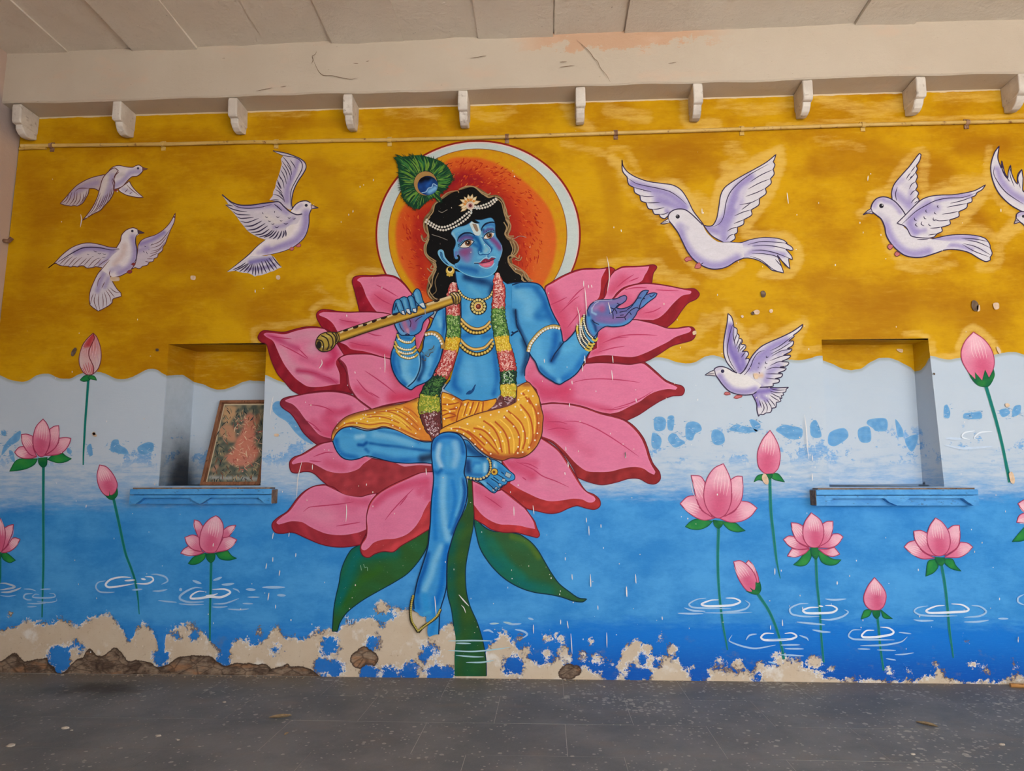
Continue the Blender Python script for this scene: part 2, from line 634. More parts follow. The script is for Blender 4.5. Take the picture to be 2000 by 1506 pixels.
# pale over-painting round the birds and buds
LIGHT = [('E', '20,150 100,220 200,330 400,400 650,400 800,560 950,760', 17, .8), ('E', '1000,780 1050,560 1120,380 1300,260 1500,150 1660,80', 20, .85),
         ('E', '1680,160 1640,300 1560,500 1440,660 1320,860 1500,900 1750,930 1850,1100 1760,1260 1500,1280', 18, .75), ('E', '560,800 680,1000 760,1140 900,1240 1100,1290 1300,1180', 13, .6),
         ('E', '850,560 950,620 1000,700', 30, .6), ('E', '1140,240 1230,260 1300,240', 22, .7), ('E', '20,60 150,60 280,260', 14, .5), ('E', '500,780 420,700 200,500 100,330', 12, .45),
         ('E', '430,1250 600,1300 760,1360', 22, .6),
         ('G', '130,820 230,720 260,600 420,560 470,500 560,330 700,180 820,90 860,200 840,400 860,560', 18, .6), ('G', '850,640 1100,560 1400,520 1600,440 1500,620 1300,860 1100,1010', 20, .75),
         ('G', '1100,1030 1500,1000 1700,1150 1680,1400 1500,1420', 18, .55), ('G', '380,900 430,1150 560,1330 750,1360 1100,1260', 14, .55), ('G', '1760,1080 1850,980 1990,900', 24, .8),
         ('G', '1600,60 1580,400 1700,640 1900,850', 14, .6), ('G', '560,1400 800,1450 1200,1380', 16, .5), ('G', '1180,440 1400,400 1560,420', 16, .6), ('G', '960,540 1100,480', 18, .5),
         ('H', '380,120 470,260 560,400 640,560 660,640', 16, .75), ('H', '700,600 850,480 1100,350 1320,240', 16, .7), ('H', '1330,300 1250,440 1230,560 1180,660', 14, .7), ('H', '300,640 320,350 370,150', 10, .6),
         ('H', '20,350 150,250 250,180', 22, .55), ('H', '700,380 820,330', 20, .6), ('H', '20,640 150,600 250,610', 12, .6), ('H', '1250,560 1400,600 1500,560', 12, .6),
         ('Q8', '1020,450 1150,200 1240,150 1400,260 1560,430 1620,560', 13, .85), ('Q8', '620,380 640,580 900,600 1050,560', 14, .7), ('Q8', '200,260 450,250 560,300', 9, .7),
         ('P4', '960,60 1300,60 1550,60 1620,200 1900,260', 14, .5), ('P4', '1560,780 1700,900 1900,780 1980,600', 20, .45), ('P4', '1450,960 1700,990 1900,1000', 12, .4),
         ('P1', '40,860 30,720 200,690 500,650 620,620 600,520 760,440 960,500 1000,460 960,220 1080,140 1300,140', 11, .6), ('P1', '660,300 760,400', 12, .4),
         ('U', '640,205 680,215 700,250', 14, .5), ('U', '1100,190 1120,230 1150,250', 22, .6), ('U', '1190,215 1260,230', 24, .6), ('U', '1340,195 1345,240 1400,245', 20, .7), ('U', '1410,200 1470,215 1560,200', 20, .5),
         ('U', '1600,190 1700,215 1790,195', 22, .6), ('U', '1830,190 1900,190 1990,185', 18, .5), ('U', '900,205 960,230 1000,215', 18, .5), ('U', '760,215 850,225', 20, .45), ('U', '490,225 600,220', 14, .4),
         ('U', '1500,245 1700,235 1900,230 2000,225', 10, .5), ('U', '1430,290 1460,330', 30, .5), ('U', '1600,270 1680,290', 20, .4), ('U', '1100,280 1180,300', 14, .5)]
DARKY = [('U', '200,420 260,500 380,520 480,600 560,640', 45, .5), ('U', '620,330 680,420 700,500', 40, .5), ('U', '1250,300 1330,290 1400,330', 26, .6), ('U', '1600,320 1700,300 1840,340', 40, .7),
         ('U', '1880,290 1960,280', 26, .8), ('U', '1900,410 1930,450', 18, .8), ('U', '1600,560 1780,600 1950,620', 40, .5), ('U', '1180,320 1200,420 1190,480', 26, .5), ('U', '60,320 90,420 60,560', 40, .4),
         ('U', '1560,200 1550,225', 6, .8), ('U', '1400,185 1500,182 1760,183', 5, .8), ('U', '560,240 700,240', 16, .5)]


def attr_f(me, name, v):
    a = me.attributes.new(name, 'FLOAT', 'POINT')
    a.data.foreach_set('value', np.asarray(v, np.float32))


def paint_attrs(o, u_of, wv_curve, niche=0, world=None):
    me = o.data
    n = len(me.vertices)
    co = np.empty(n * 3)
    me.vertices.foreach_get('co', co)
    co = co.reshape(-1, 3)
    X, Yy, Z = co.T
    U = u_of(X, Yy)
    attr_f(me, 'wv', Z - np.interp(U, wv_curve[:, 0], wv_curve[:, 1]))
    P = project(co)
    if niche:
        attr_f(me, 'pl', np.full(n, -1.0))
        attr_f(me, 'rk', np.full(n, -1.0))
        attr_f(me, 'lt', np.zeros(n) + .15)
        attr_f(me, 'dk', stroke_field(P, [('U', '300,600 350,700 400,640', 40, .5)]))
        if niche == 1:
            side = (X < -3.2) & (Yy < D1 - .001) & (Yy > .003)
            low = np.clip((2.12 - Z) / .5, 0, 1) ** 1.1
            s1 = np.where(side, .2 + .2 * np.clip((2.7 - Z) / 1.0, 0, 1) + .75 * low * np.clip(Yy / D1 * 1.5, .35, 1), 0)  # shade painted over the whole side wall, with soot low down
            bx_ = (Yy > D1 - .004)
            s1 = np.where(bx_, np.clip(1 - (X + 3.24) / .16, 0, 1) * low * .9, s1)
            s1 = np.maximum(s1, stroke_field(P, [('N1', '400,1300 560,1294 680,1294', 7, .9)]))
        else:
            s1 = stroke_field(P, [('N2', '992,1258 996,1238', 4, .9), ('N2', '960,1256 1030,1258', 3.5, .8), ('N2', '250,1260 500,1262 1150,1272', 3.5, .8)])
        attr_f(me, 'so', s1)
        return
    p1 = np.interp(X, peel[:, 0], peel[:, 1]) - Z
    p1 = blobfield(X, Z, cream_blobs, p1)
    hole = blobfield(X, Z, blue_blobs, np.full(n, -1.0))
    pl = np.minimum(p1, -hole)
    rk = np.interp(X, rock[:, 0], rock[:, 1]) - Z
    rk = blobfield(X, Z, rock_blobs, rk)
    rk = np.minimum(rk, -hole * 0.8)
    attr_f(me, 'pl', pl)
    attr_f(me, 'rk', rk)
    attr_f(me, 'lt', stroke_field(P, LIGHT))
    attr_f(me, 'dk', stroke_field(P, DARKY))
    attr_f(me, 'so', np.zeros(n))
    # flaked plaster really lies a little deeper
    dy = np.clip(pl / 0.01, 0, 1) * 0.004 + np.clip(rk / 0.03, 0, 1) * 0.015
    rs = np.random.RandomState(3)
    dy += np.clip(rk / 0.03, 0, 1) * (rs.rand(n) - .5) * 0.008
    co[:, 1] += dy * (Yy < 0.001)
    me.vertices.foreach_set('co', co.ravel())
    me.update()


def wall_paint(name):
    t = NT(name)
    sx = t.new('ShaderNodeSeparateXYZ')
    g = t.new('ShaderNodeNewGeometry')
    t.t.links.new(g.outputs['Position'], sx.inputs[0])
    X, Z = sx.outputs[0], sx.outputs[2]
    wv, pl, rk, lt, dk, so = [t.attr(k) for k in ('wv', 'pl', 'rk', 'lt', 'dk', 'so')]
    # --- ochre yellow with broad brush work
    big = t.noise(1.3, (1, 1, 1.6), 5, 0.65)
    str1 = t.noise(5, (1, 1, 5), 6, 0.7, off=(1, 0, 0))
    str2 = t.noise(14, (1, 1, 9), 5, 0.7, off=(4, 0, 2))
    yc = t.mix(t.step(big, 0.36, 0.64), lin((180, 122, 2)), lin((212, 160, 8)))
    yc = t.mix(t.math('MULTIPLY', t.step(str1, 0.42, 0.75), 0.35), yc, lin((214, 166, 30)))
    yc = t.mix(t.math('MULTIPLY', t.step(str2, 0.5, 0.8), 0.4), yc, lin((160, 104, 6)))
    yc = t.mix(t.math('MULTIPLY', dk, 0.75), yc, lin((166, 104, 8)))
    lta = t.step(t.math('ADD', lt, t.math('MULTIPLY', t.math('SUBTRACT', str1, 0.5), 1.7)), 0.1, 1.0)
    yc = t.mix(t.math('MULTIPLY', lta, 0.78), yc, lin((228, 186, 92)))
    # --- pale sky band
    pc = t.mix(t.noise(1.8, (1, 1, 1), 5), lin((182, 197, 214)), lin((202, 212, 224)))
    pc = t.mix(t.math('MULTIPLY', t.step(str1, 0.5, 0.8), 0.3), pc, lin((178, 196, 218)))
    # dabs of blue in the pale band
    dz = t.math('SUBTRACT', 2.0, Z)                 # >0 below z = 2.0
    dab = t.noise(3.2, (1, 1, 1.25), 5, 0.72, off=(2.3, 0, 0.4))
    rough = t.noise(40, (1, 1, .5), 4, 0.7, off=(2, 0, 9))
    dv = t.math('ADD', dab, t.math('MULTIPLY', t.math('SUBTRACT', rough, .5), 0.22))
    dm = t.step(t.math('ADD', dv, t.math('MULTIPLY', dz, 0.3)), 0.60, 0.64)
    dm = t.math('MULTIPLY', dm, t.math('MULTIPLY', t.step(dz, -0.08, 0.02), t.step(dz, 0.34, 0.2)))
    blue1 = t.mix(t.noise(7, (1, 1, 2.5), 5), lin((84, 150, 214)), lin((126, 178, 226)))
    scr = t.step(t.noise(26, (1, 1, 3.5), 5, 0.75, off=(6, 0, 2)), 0.36, 0.6)
    c = t.mix(t.math('MULTIPLY', dm, t.math('ADD', 0.45, t.math('MULTIPLY', scr, 0.5))), pc, blue1)
    # streaky blue glaze getting denser downwards
    gl = t.math('ADD', t.math('MULTIPLY', t.math('SUBTRACT', 1.88, Z), 2.0), t.math('MULTIPLY', t.math('SUBTRACT', str1, 0.5), 2.2))
    c = t.mix(t.math('MULTIPLY', t.step(gl, 0.0, 1.3), 0.85), c, t.mix(t.step(t.math('ADD', str1, t.math('MULTIPLY', t.math('SUBTRACT', 1.7, Z), .8)), .36, .6), lin((166, 192, 218)), lin((98, 160, 216))))
    # solid blue
    sb = t.math('ADD', t.math('SUBTRACT', t.math('ADD', 1.46, t.math('MULTIPLY', t.step(X, -4.5, -1.5), .09)), Z), t.math('MULTIPLY', t.math('SUBTRACT', str1, 0.5), 0.22))
    bm = t.mix(t.step(t.noise(2.0, (1, 1, 1.7), 7, 0.7, off=(0, 0, 3)), .34, .66), lin((48, 134, 206)), lin((78, 160, 224)))
    bm = t.mix(t.math('MULTIPLY', t.step(str2, 0.52, 0.8), 0.35), bm, lin((36, 122, 200)))
    c = t.mix(t.step(sb, 0.0, 0.16), c, bm)
    # deep water blue
    db = t.math('ADD', t.math('SUBTRACT', 0.47, Z), t.math('MULTIPLY', t.math('SUBTRACT', str1, 0.5), 0.28))
    db = t.math('ADD', db, t.math('MULTIPLY', t.step(X, -2.0, 1.5), 0.06))
    dc = t.mix(t.step(Z, 0.02, 0.38), lin((14, 84, 178)), lin((18, 116, 208)))
    dc = t.mix(t.math('MULTIPLY', t.step(str2, 0.5, 0.8), 0.5), dc, lin((46, 140, 216)))
    c = t.mix(t.math('MULTIPLY', t.step(db, 0.0, 0.16), t.math('ADD', 0.5, t.math('MULTIPLY', t.step(X, -3.5, .5), 0.45))), c, dc)
    # dirty bloom just over the floor
    gr = t.noise(6, (1, 1, 1.4), 5, 0.7, off=(9, 0, 3))
    c = t.mix(t.math('MULTIPLY', t.math('MULTIPLY', t.step(gr, 0.56, 0.72), t.step(Z, 0.5, 0.1)), 0.55), c, lin((112, 116, 124)))
    # --- wave line between sky and ochre
    yv = t.math('ADD', wv, t.math('MULTIPLY', t.math('SUBTRACT', t.noise(12, (1, 1, 1), 3), 0.5), 0.012))
    rim = t.math('MULTIPLY', t.step(yv, -0.035, -0.008), t.math('SUBTRACT', 1.0, t.step(yv, 0.0, 0.004)))
    c = t.mix(t.math('MULTIPLY', rim, 0.45), c, lin((140, 142, 120)))
    c = t.mix(t.step(yv, -0.002, 0.003), c, yc)
    # small chips and pock marks
    chip = t.noise(34, (1, 1, 1), 3, 0.55, off=(3, 0, 8))
    c = t.mix(t.math('MULTIPLY', t.step(chip, 0.765, 0.78), 0.85), c, lin((224, 204, 182)))
    fl = t.noise(90, (1, 1, 0.6), 2, 0.5, off=(5, 0, 8))
    c = t.mix(t.math('MULTIPLY', t.step(fl, 0.775, 0.79), t.step(Z, 1.4, 0.3)), c, lin((230, 236, 244)))
    pk = t.noise(28, (1, 1, 1), 3, 0.6, off=(8, 0, 1))
    c = t.mix(t.math('MULTIPLY', t.step(pk, 0.75, 0.775), 0.6), c, lin((92, 66, 50)))
    # limewash lapping over the top edge
    le = t.math('ADD', t.math('SUBTRACT', Z, 4.984), t.math('MULTIPLY', t.math('SUBTRACT', t.noise(6, (1, 1, 1), 5, off=(2, 0, 2)), .5), .03))
    c = t.mix(t.math('MULTIPLY', t.step(le, 0.0, .004), .85), c, lin((226, 206, 178)))
    # --- flaked zone
    n1 = t.noise(11, (1, 1, 1), 9, 0.78, off=(0, 0, 7))
    n2 = t.noise(48, (1, 1, 1), 6, 0.75, off=(3, 0, 7))
    nn = t.math('ADD', t.math('MULTIPLY', t.math('SUBTRACT', n1, 0.52), 0.26), t.math('MULTIPLY', t.math('SUBTRACT', n2, 0.5), 0.14))
    pv = t.math('ADD', pl, nn)
    pc1 = t.mix(t.noise(5, (1, 1, 1), 6, off=(1, 0, 1)), lin((196, 170, 142)), lin((220, 204, 182)))
    pc1 = t.mix(t.math('MULTIPLY', t.step(t.noise(26, (1, 1, 1), 6, 0.75, off=(1, 0, 4)), 0.58, 0.7), 0.6), pc1, lin((150, 124, 104)))
    pc1 = t.mix(t.step(t.noise(4, (1, 1, 1), 5, 0.6, off=(6, 0, 4)), 0.55, 0.66), pc1, lin((226, 218, 208)))
    rimc = t.mix(t.step(t.noise(7, (1, 1, 1), 3, off=(2, 0, 2)), 0.42, 0.55), lin((108, 88, 76)), lin((236, 232, 226)))
    pcol = t.mix(t.step(pv, 0.004, 0.03), rimc, pc1)
    c = t.mix(t.step(pv, -0.002, 0.0015), c, pcol)
    # bare brown masonry
    rn = t.noise(7, (1, 1, 1.5), 7, 0.7, off=(5, 0, 5))
    rv = t.math('ADD', rk, t.math('MULTIPLY', t.math('SUBTRACT', n1, 0.5), 0.06))
    rc = t.mix(t.step(rn, 0.38, 0.6), lin((94, 76, 64)), lin((150, 128, 108)))
    rc = t.mix(t.step(t.noise(3, (1, 1, 3), 5, off=(7, 0, 1)), 0.5, 0.62), rc, lin((158, 118, 88)))
    crk = t.vor(7, (1, 1, 1.8), (0, 0, 0), 'DISTANCE_TO_EDGE')
    rc = t.mix(t.math('MULTIPLY', t.math('SUBTRACT', 1.0, t.step(crk, 0.0, 0.07)), 0.6), rc, lin((66, 50, 42)))
    rcc = t.mix(t.step(rv, 0.006, 0.02), lin((86, 68, 58)), rc)
    c = t.mix(t.step(rv, -0.001, 0.002), c, rcc)
    # soot left by lamps, and shade painted on the left recess's side wall
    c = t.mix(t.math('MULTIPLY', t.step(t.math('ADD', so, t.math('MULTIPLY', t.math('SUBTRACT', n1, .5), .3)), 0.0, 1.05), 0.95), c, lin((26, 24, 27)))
    # hairline cracks
    ck = t.vor(0.55, (1, 1, 1), (0.4, 0, 0.2), 'DISTANCE_TO_EDGE')
    ckd = t.math('ADD', ck, t.math('MULTIPLY', t.math('SUBTRACT', t.noise(14, (1, 1, 1), 5), 0.5), 0.12))
    line_ = t.math('MULTIPLY', t.step(ckd, -0.0015, 0.0), t.math('SUBTRACT', 1.0, t.step(ckd, 0.0, 0.0018)))
    c = t.mix(t.math('MULTIPLY', line_, 0.0), c, lin((80, 66, 56)))
    h = t.math('ADD', t.math('MULTIPLY', t.step(pv, -0.003, 0.003), -1.0), t.math('MULTIPLY', str2, 0.25))
    h = t.math('ADD', h, t.math('MULTIPLY', n2, 0.35))
    h = t.math('ADD', h, t.math('MULTIPLY', t.math('MULTIPLY', t.step(rv, 0, 0.01), rn), 3.0))
    t.bump(h, 0.45, 0.006)
    return t.done(c, 0.6, 0.1)


WALLM = wall_paint('painted_plaster_wall')

# niches measured on the photograph
N1F = dict(tl=onY(329.2, 672.3), tr=onY(520.5, 673), bl=onY(308.5, 949), br=onY(509, 948))
N2F = dict(tl=onY(1604.7, 663.5), tr=onY(1813, 664), bl=onY(1620, 951), br=onY(1844.4, 950))


def niche(fr, back_tl, back_bl, back_tr, back_br, depth, name, idx, uf, wc):
    """open box: 4 sides + back as one finely gridded mesh"""
    f = [fr['bl'], fr['br'], fr['tr'], fr['tl']]
    b = [back_bl, back_br, back_tr, back_tl]
    V, Fc = [], []

    def patch(p00, p10, p11, p01, nu, nv):
        s = len(V)
        for j in range(nv + 1):
            for i in range(nu + 1):
                u, v = i / nu, j / nv
                V.append(tuple((1 - u) * (1 - v) * p00 + u * (1 - v) * p10 + u * v * p11 + (1 - u) * v * p01))
        for j in range(nv):
            for i in range(nu):
                a = s + j * (nu + 1) + i
                Fc.append((a, a + 1, a + nu + 2, a + nu + 1))
    patch(b[0], b[1], b[2], b[3], 60, 90)                 # back
    patch(f[0], b[0], b[3], f[3], 24, 90)                 # left side
    patch(b[1], f[1], f[2], b[2], 24, 90)                 # right side
    patch(b[3], b[2], f[2], f[3], 60, 16)                 # top
    patch(f[0], f[1], b[1], b[0], 60, 16)                 # shelf
    o = mesh_obj(name, V, Fc, WALLM)
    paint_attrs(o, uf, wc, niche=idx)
    tag(o, kind='structure')
    return o


D1, D2 = 0.30, 0.26
w1s = np.array([[onX(x, y, N1F['tl'][0] + .03) for x, y in ((324.4, 733), (337.6, 733), (354, 733), (366, 738), (377, 746.4))]])[0]
w1b = to_world([(383, 747.6), (397, 751), (411.7, 758), (423.6, 761.4), (440, 760.7), (457, 754.7), (474, 746.4), (488, 743.3), (517, 745)], D1)
wc1 = np.array([(q[0] + q[1], q[2]) for q in w1s if q[1] < D1 - .03] + [(q[0] + D1, q[1]) for q in w1b])
wc1 = wc1[np.argsort(wc1[:, 0])]
w2b = to_world([(1606.7, 704), (1628.8, 712.5), (1646, 721), (1663, 724), (1682.8, 719.8), (1700, 707.6), (1717, 699.7), (1736.9, 699), (1756.5, 706), (1781, 719)], D2)
xs2 = onY(1800, 700)[0]
w2s = [(3.14 - .2, onX(1790, 722, 3.17)[2]), (3.17 - .12, onX(1795.8, 722, 3.18)[2]), (3.18 - .06, onX(1808, 712.5, 3.19)[2]), (3.19, onX(1818, 697.7, 3.2)[2])]
wc2 = np.array([(q[0] - D2, q[1]) for q in w2b] + w2s)
wc2 = wc2[np.argsort(wc2[:, 0])]


def backpt(x, y, d):
    return onY(x, y, d)


wall = None


def build_wall():
    xs = set(np.round(np.arange(XL, 4.6, 0.022), 4)) | set(np.round(np.arange(4.6, XR + .01, 0.2), 3))
    xs = sorted(xs)
    zs = sorted(set(np.round(np.arange(0, 0.62, 0.010), 4)) | set(np.round(np.arange(0.62, ZC + .001, 0.022), 4)) | {ZC})
    # move the nearest grid lines onto the niche edges (they lean a hair, so verts are moved per row)
    xs, zs = np.array(xs), np.array(zs)

    def snap(a, v):
        i = int(np.argmin(abs(a - v)))
        a[i] = v
        return i
    i1a, i1b = snap(xs, N1F['bl'][0]), snap(xs, N1F['tr'][0])
    i2a, i2b = snap(xs, N2F['tl'][0]), snap(xs, N2F['tr'][0])
    j1a, j1b = snap(zs, N1F['bl'][2]), snap(zs, N1F['tl'][2])
    j2a = int(np.argmin(abs(zs - N2F['bl'][2])))
    if j2a == j1a: j2a -= 1
    zs[j2a] = N2F['bl'][2]
    j2b = int(np.argmin(abs(zs - N2F['tl'][2])))
    if j2b == j1b: j2b -= 1
    zs[j2b] = N2F['tl'][2]
    nx, nz = len(xs), len(zs)
    Xg, Zg = np.meshgrid(xs, zs)
    # niche jamb lines follow the measured corners
    for (ia, ib, ja, jb, fr) in ((i1a, i1b, j1a, j1b, N1F), (i2a, i2b, j2a, j2b, N2F)):
        for j in range(ja, jb + 1):
            v = (zs[j] - zs[ja]) / (zs[jb] - zs[ja])
            Xg[j, ia] = fr['bl'][0] * (1 - v) + fr['tl'][0] * v
            Xg[j, ib] = fr['br'][0] * (1 - v) + fr['tr'][0] * v
        for i in range(ia, ib + 1):
            Zg[ja, i] = fr['bl'][2]
            Zg[jb, i] = fr['tl'][2]
    V = np.stack([Xg.ravel(), np.zeros(nx * nz), Zg.ravel()], 1)
    Fc = []
    for j in range(nz - 1):
        for i in range(nx - 1):
            if (i1a <= i < i1b and j1a <= j < j1b) or (i2a <= i < i2b and j2a <= j < j2b): continue
            a = j * nx + i
            Fc.append((a, a + 1, a + nx + 1, a + nx))
    me = bpy.data.meshes.new('wall_back')
    me.from_pydata(V.tolist(), [], Fc)
    me.materials.append(WALLM)
    o = bpy.data.objects.new('wall_back', me)
    C.objects.link(o)
    paint_attrs(o, lambda x, y: x, wave)
    tag(o, kind='structure')
    return o


wall = build_wall()
tag(wall, 'mural wall painted ochre above, pale sky and blue water below, flaking at its foot')
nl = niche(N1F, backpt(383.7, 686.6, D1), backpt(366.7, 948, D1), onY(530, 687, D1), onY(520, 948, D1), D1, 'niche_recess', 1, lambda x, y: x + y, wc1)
nr = niche(N2F, onY(1603, 673.8, D2), onY(1612, 946, D2), onY(1782.3, 672.3, D2), onY(1802, 945, D2), D2, 'niche_recess', 2, lambda x, y: x - y, wc2)
# the recesses and their jambs belong to the wall
for o in (nl, nr):
    o.parent = wall
    del o['kind']
nl['label'] = 'deep recess with left side darkened by soot and painted shade, holding a picture'
nr['label'] = 'empty pale recess with an ochre top'

# ---------------------------------------------------------------- plaster materials
LIME = tex_mat('limewash', (188, 170, 152), (204, 188, 170), 2.2, 0.8, 0.35, c3=(176, 156, 138))
LIMEW = tex_mat('limewash_white', (206, 194, 184), (224, 214, 204), 6, 0.75, 0.3, c3=(180, 166, 154))
CEILM = None


def ceil_mat():
    t = NT('ceiling_limewash')
    c = t.mix(t.noise(1.2, (1, 1, 1), 5), lin((220, 207, 192)), lin((240, 228, 214)))
    c = t.mix(t.math('MULTIPLY', t.step(t.noise(5, (1, 1, 1), 6, 0.7, off=(1, 2, 0)), 0.55, 0.75), 0.5), c, lin((210, 194, 176)))
    f = t.noise(42, (1, 1, 1), 4, 0.65, off=(4, 4, 4))
    zone = t.step(t.noise(1.6, (1, 1, 1), 3, off=(8, 3, 4)), 0.45, 0.62)
    c = t.mix(t.math('MULTIPLY', t.step(f, 0.68, 0.71), zone), c, lin((96, 78, 64)))
    ck = t.vor(1.1, (1, .6, 1), (0.4, 0, 0.2), 'DISTANCE_TO_EDGE')
    ckd = t.math('ADD', ck, t.math('MULTIPLY', t.math('SUBTRACT', t.noise(9, (1, 1, 1), 5), 0.5), 0.25))
    l_ = t.math('MULTIPLY', t.step(ckd, -0.004, 0.0), t.math('SUBTRACT', 1.0, t.step(ckd, 0.0, 0.004)))
    c = t.mix(t.math('MULTIPLY', l_, 0.12), c, lin((140, 120, 100)))
    t.bump(t.math('ADD', t.noise(7, (1, 1, 1), 8, 0.7), t.math('MULTIPLY', t.noise(30, (1, 1, 1), 4), .4)), 0.7, 0.02)
    return t.done(c, 0.85, 0.2)


CEILM = ceil_mat()


def grid_xy(x0, x1, y0, y1, z, sx, sy, amp, seed, bow=0):
    """underside sheet with uneven plaster"""
    nx, ny = max(2, int((x1 - x0) / sx)), max(2, int((y1 - y0) / sy))
    rs = np.random.RandomState(seed)
    ph = rs.rand(6) * 6.28
    V, Fc = [], []
    for j in range(ny + 1):
        for i in range(nx + 1):
            x, y = x0 + (x1 - x0) * i / nx, y0 + (y1 - y0) * j / ny
            q = math.sin(x * 5 + ph[0] + y * 3) + math.sin(y * 7 + ph[1]) * .7 + math.sin(x * 13 + ph[2]) * .4
            V.append((x, y, z + amp * q))
    n = len(V)
    for j in range(ny):
        for i in range(nx):
            a = j * (nx + 1) + i
            Fc.append((a, a + nx + 1, a + nx + 2, a + 1))
    top = n
    for (x, y) in ((x0, y0), (x1, y0), (x1, y1), (x0, y1)):
        V.append((x, y, z + 0.14))
    # skirts
    L = [j * (nx + 1) for j in range(ny + 1)]
    Rr = [j * (nx + 1) + nx for j in range(ny + 1)]
    Bt = list(range(nx + 1))
    Tp = [ny * (nx + 1) + i for i in range(nx + 1)]
    Fc.append(tuple([top] + Bt + [top + 1]))
    Fc.append(tuple([top + 1] + Rr + [top + 2]))
    Fc.append(tuple([top + 2] + Tp[::-1] + [top + 3]))
    Fc.append(tuple([top + 3] + L[::-1] + [top]))
    Fc.append((top, top + 1, top + 2, top + 3))
    return V, Fc


ceil_root = empty('ceiling', (0, -4, ZT), 'limewashed ceiling of long stone slabs running out from the wall')
tag(ceil_root, kind='structure')
edges = [XL, -4.36, -3.75, -3.14, -2.5, -1.9, -1.25, -0.58, 0.09, 0.71, 1.22, 1.95, 2.69, 3.2, 3.86, 4.5, 5.2, 5.9, 6.7, XR]
dz = [.0, .012, -.014, .004, .010, -.006, .004, -.012, .014, -.004, .006, .012, -.010, .008, .0, .01, 0, .01, 0]
for i in range(len(edges) - 1):
    g0 = .006 if edges[i] in (.09, .71, 2.69, -3.75) else .0
    g1 = .006 if edges[i + 1] in (.09, .71, 2.69, -3.75) else .0
    v, f = grid_xy(edges[i] + g0, edges[i + 1] - g1, -8.0, -0.1, ZT + dz[i], 0.07, 0.12, 0.0045, i)
    o = mesh_obj('ceiling_slab', v, f, CEILM, ceil_root, smooth=False)
jf = mesh_obj('joint_fill', *boxgeo(XL, XR, -8.0, -0.1, ZT + .035, ZT + .1), CEILM, ceil_root)

# ledge beam along the top of the wall
def beam():
    y0 = -0.25
    xs = np.arange(XL, XR + .05, 0.06)
    rs = np.random.RandomState(5)
    prof = [(0.0, ZC), (-0.12, ZC), (y0 + .012, ZC), (y0, ZC + .012), (y0, ZC + .12), (y0, ZC + .25), (y0, ZC + .38), (y0, ZT + .03)]
    V, Fc = [], []
    for i, x in enumerate(xs):
        q = .004 * math.sin(x * 4.1) + .003 * math.sin(x * 11 + 1)
        q2 = .005 * math.sin(x * 2.3 + 1) + .003 * math.sin(x * 9)
        for k, (y, z) in enumerate(prof):
            V.append((x, y + (q if k > 1 else 0) + rs.rand() * .002, z + (q2 if 0 < k < 4 else 0) + (rs.rand() * .002 if k else 0)))
    n = len(prof)
    for i in range(len(xs) - 1):
        for k in range(n - 1):
            a = i * n + k
            Fc.append((a, a + 1, a + n + 1, a + n))
    t = NT('beam_limewash')
    c = t.mix(t.noise(1.4, (1, 1, 1), 5), lin((192, 176, 158)), lin((208, 194, 178)))
    sx = t.new('ShaderNodeSeparateXYZ')
    g = t.new('ShaderNodeNewGeometry')
    t.t.links.new(g.outputs['Position'], sx.inputs[0])
    X, Z = sx.outputs[0], sx.outputs[2]
    zone = t.math('MULTIPLY', t.step(X, -0.35, 0.1), t.step(X, 1.75, 1.2))
    pch = t.math('ADD', t.noise(4.5, (1, 1, 1.3), 7, 0.7, off=(3, 0, 0)), t.math('MULTIPLY', t.math('SUBTRACT', Z, 5.36), 1.6))
    c = t.mix(t.math('MULTIPLY', t.math('MULTIPLY', t.step(pch, 0.5, 0.56), zone), 0.85), c, lin((204, 162, 132)))
    c = t.mix(t.math('MULTIPLY', t.step(t.noise(2.2, (1, 1, 2), 4, off=(5, 0, 5)), 0.55, 0.7), 0.35), c, lin((214, 182, 160)))
    f = t.noise(60, (.4, 1, 1.6), 4, 0.65, off=(4, 4, 4))
    c = t.mix(t.math('MULTIPLY', t.step(f, 0.7, 0.73), 0.8), c, lin((110, 92, 76)))
    t.bump(t.noise(12, (1, 1, 1.5), 8, 0.7), 0.5, 0.012)
    t.done(c, 0.8, 0.25)
    o = mesh_obj('ceiling_beam', V, Fc, t.m)
    tag(o, 'limewashed ledge beam along the top of the mural wall, patchy peach near its top', kind='structure')
    return o


bm_ = beam()
bm_['_o'] = (0.0, 0.0, 0.0)
P = Part('crack', bm_, 0)
P.plane = (np.array([0, -0.262, 5.2]), np.array([0, -1.0, 0]))
CR['T2'] = (500, 0, 4)
CR['T3'] = (1000, 0, 4)
P.line('T2', '475,400 462,425 440,440 446,470 432,500/446,465 470,520 495,565 530,590 600,592 660,606 740,618 800,608/1675,455 1740,445 1800,435/760,495 800,498/860,482 885,475/0,712 60,700 130,685/190,680 240,672', 1.1, (120, 98, 80), 'b')
P.line('T3', '500,310 560,360 610,410 640,455 668,480 690,530 740,590 768,642/1220,498 1285,485/370,525 430,518 490,512/370,485 430,483', 1.1, (120, 96, 78), 'b')
P.done()

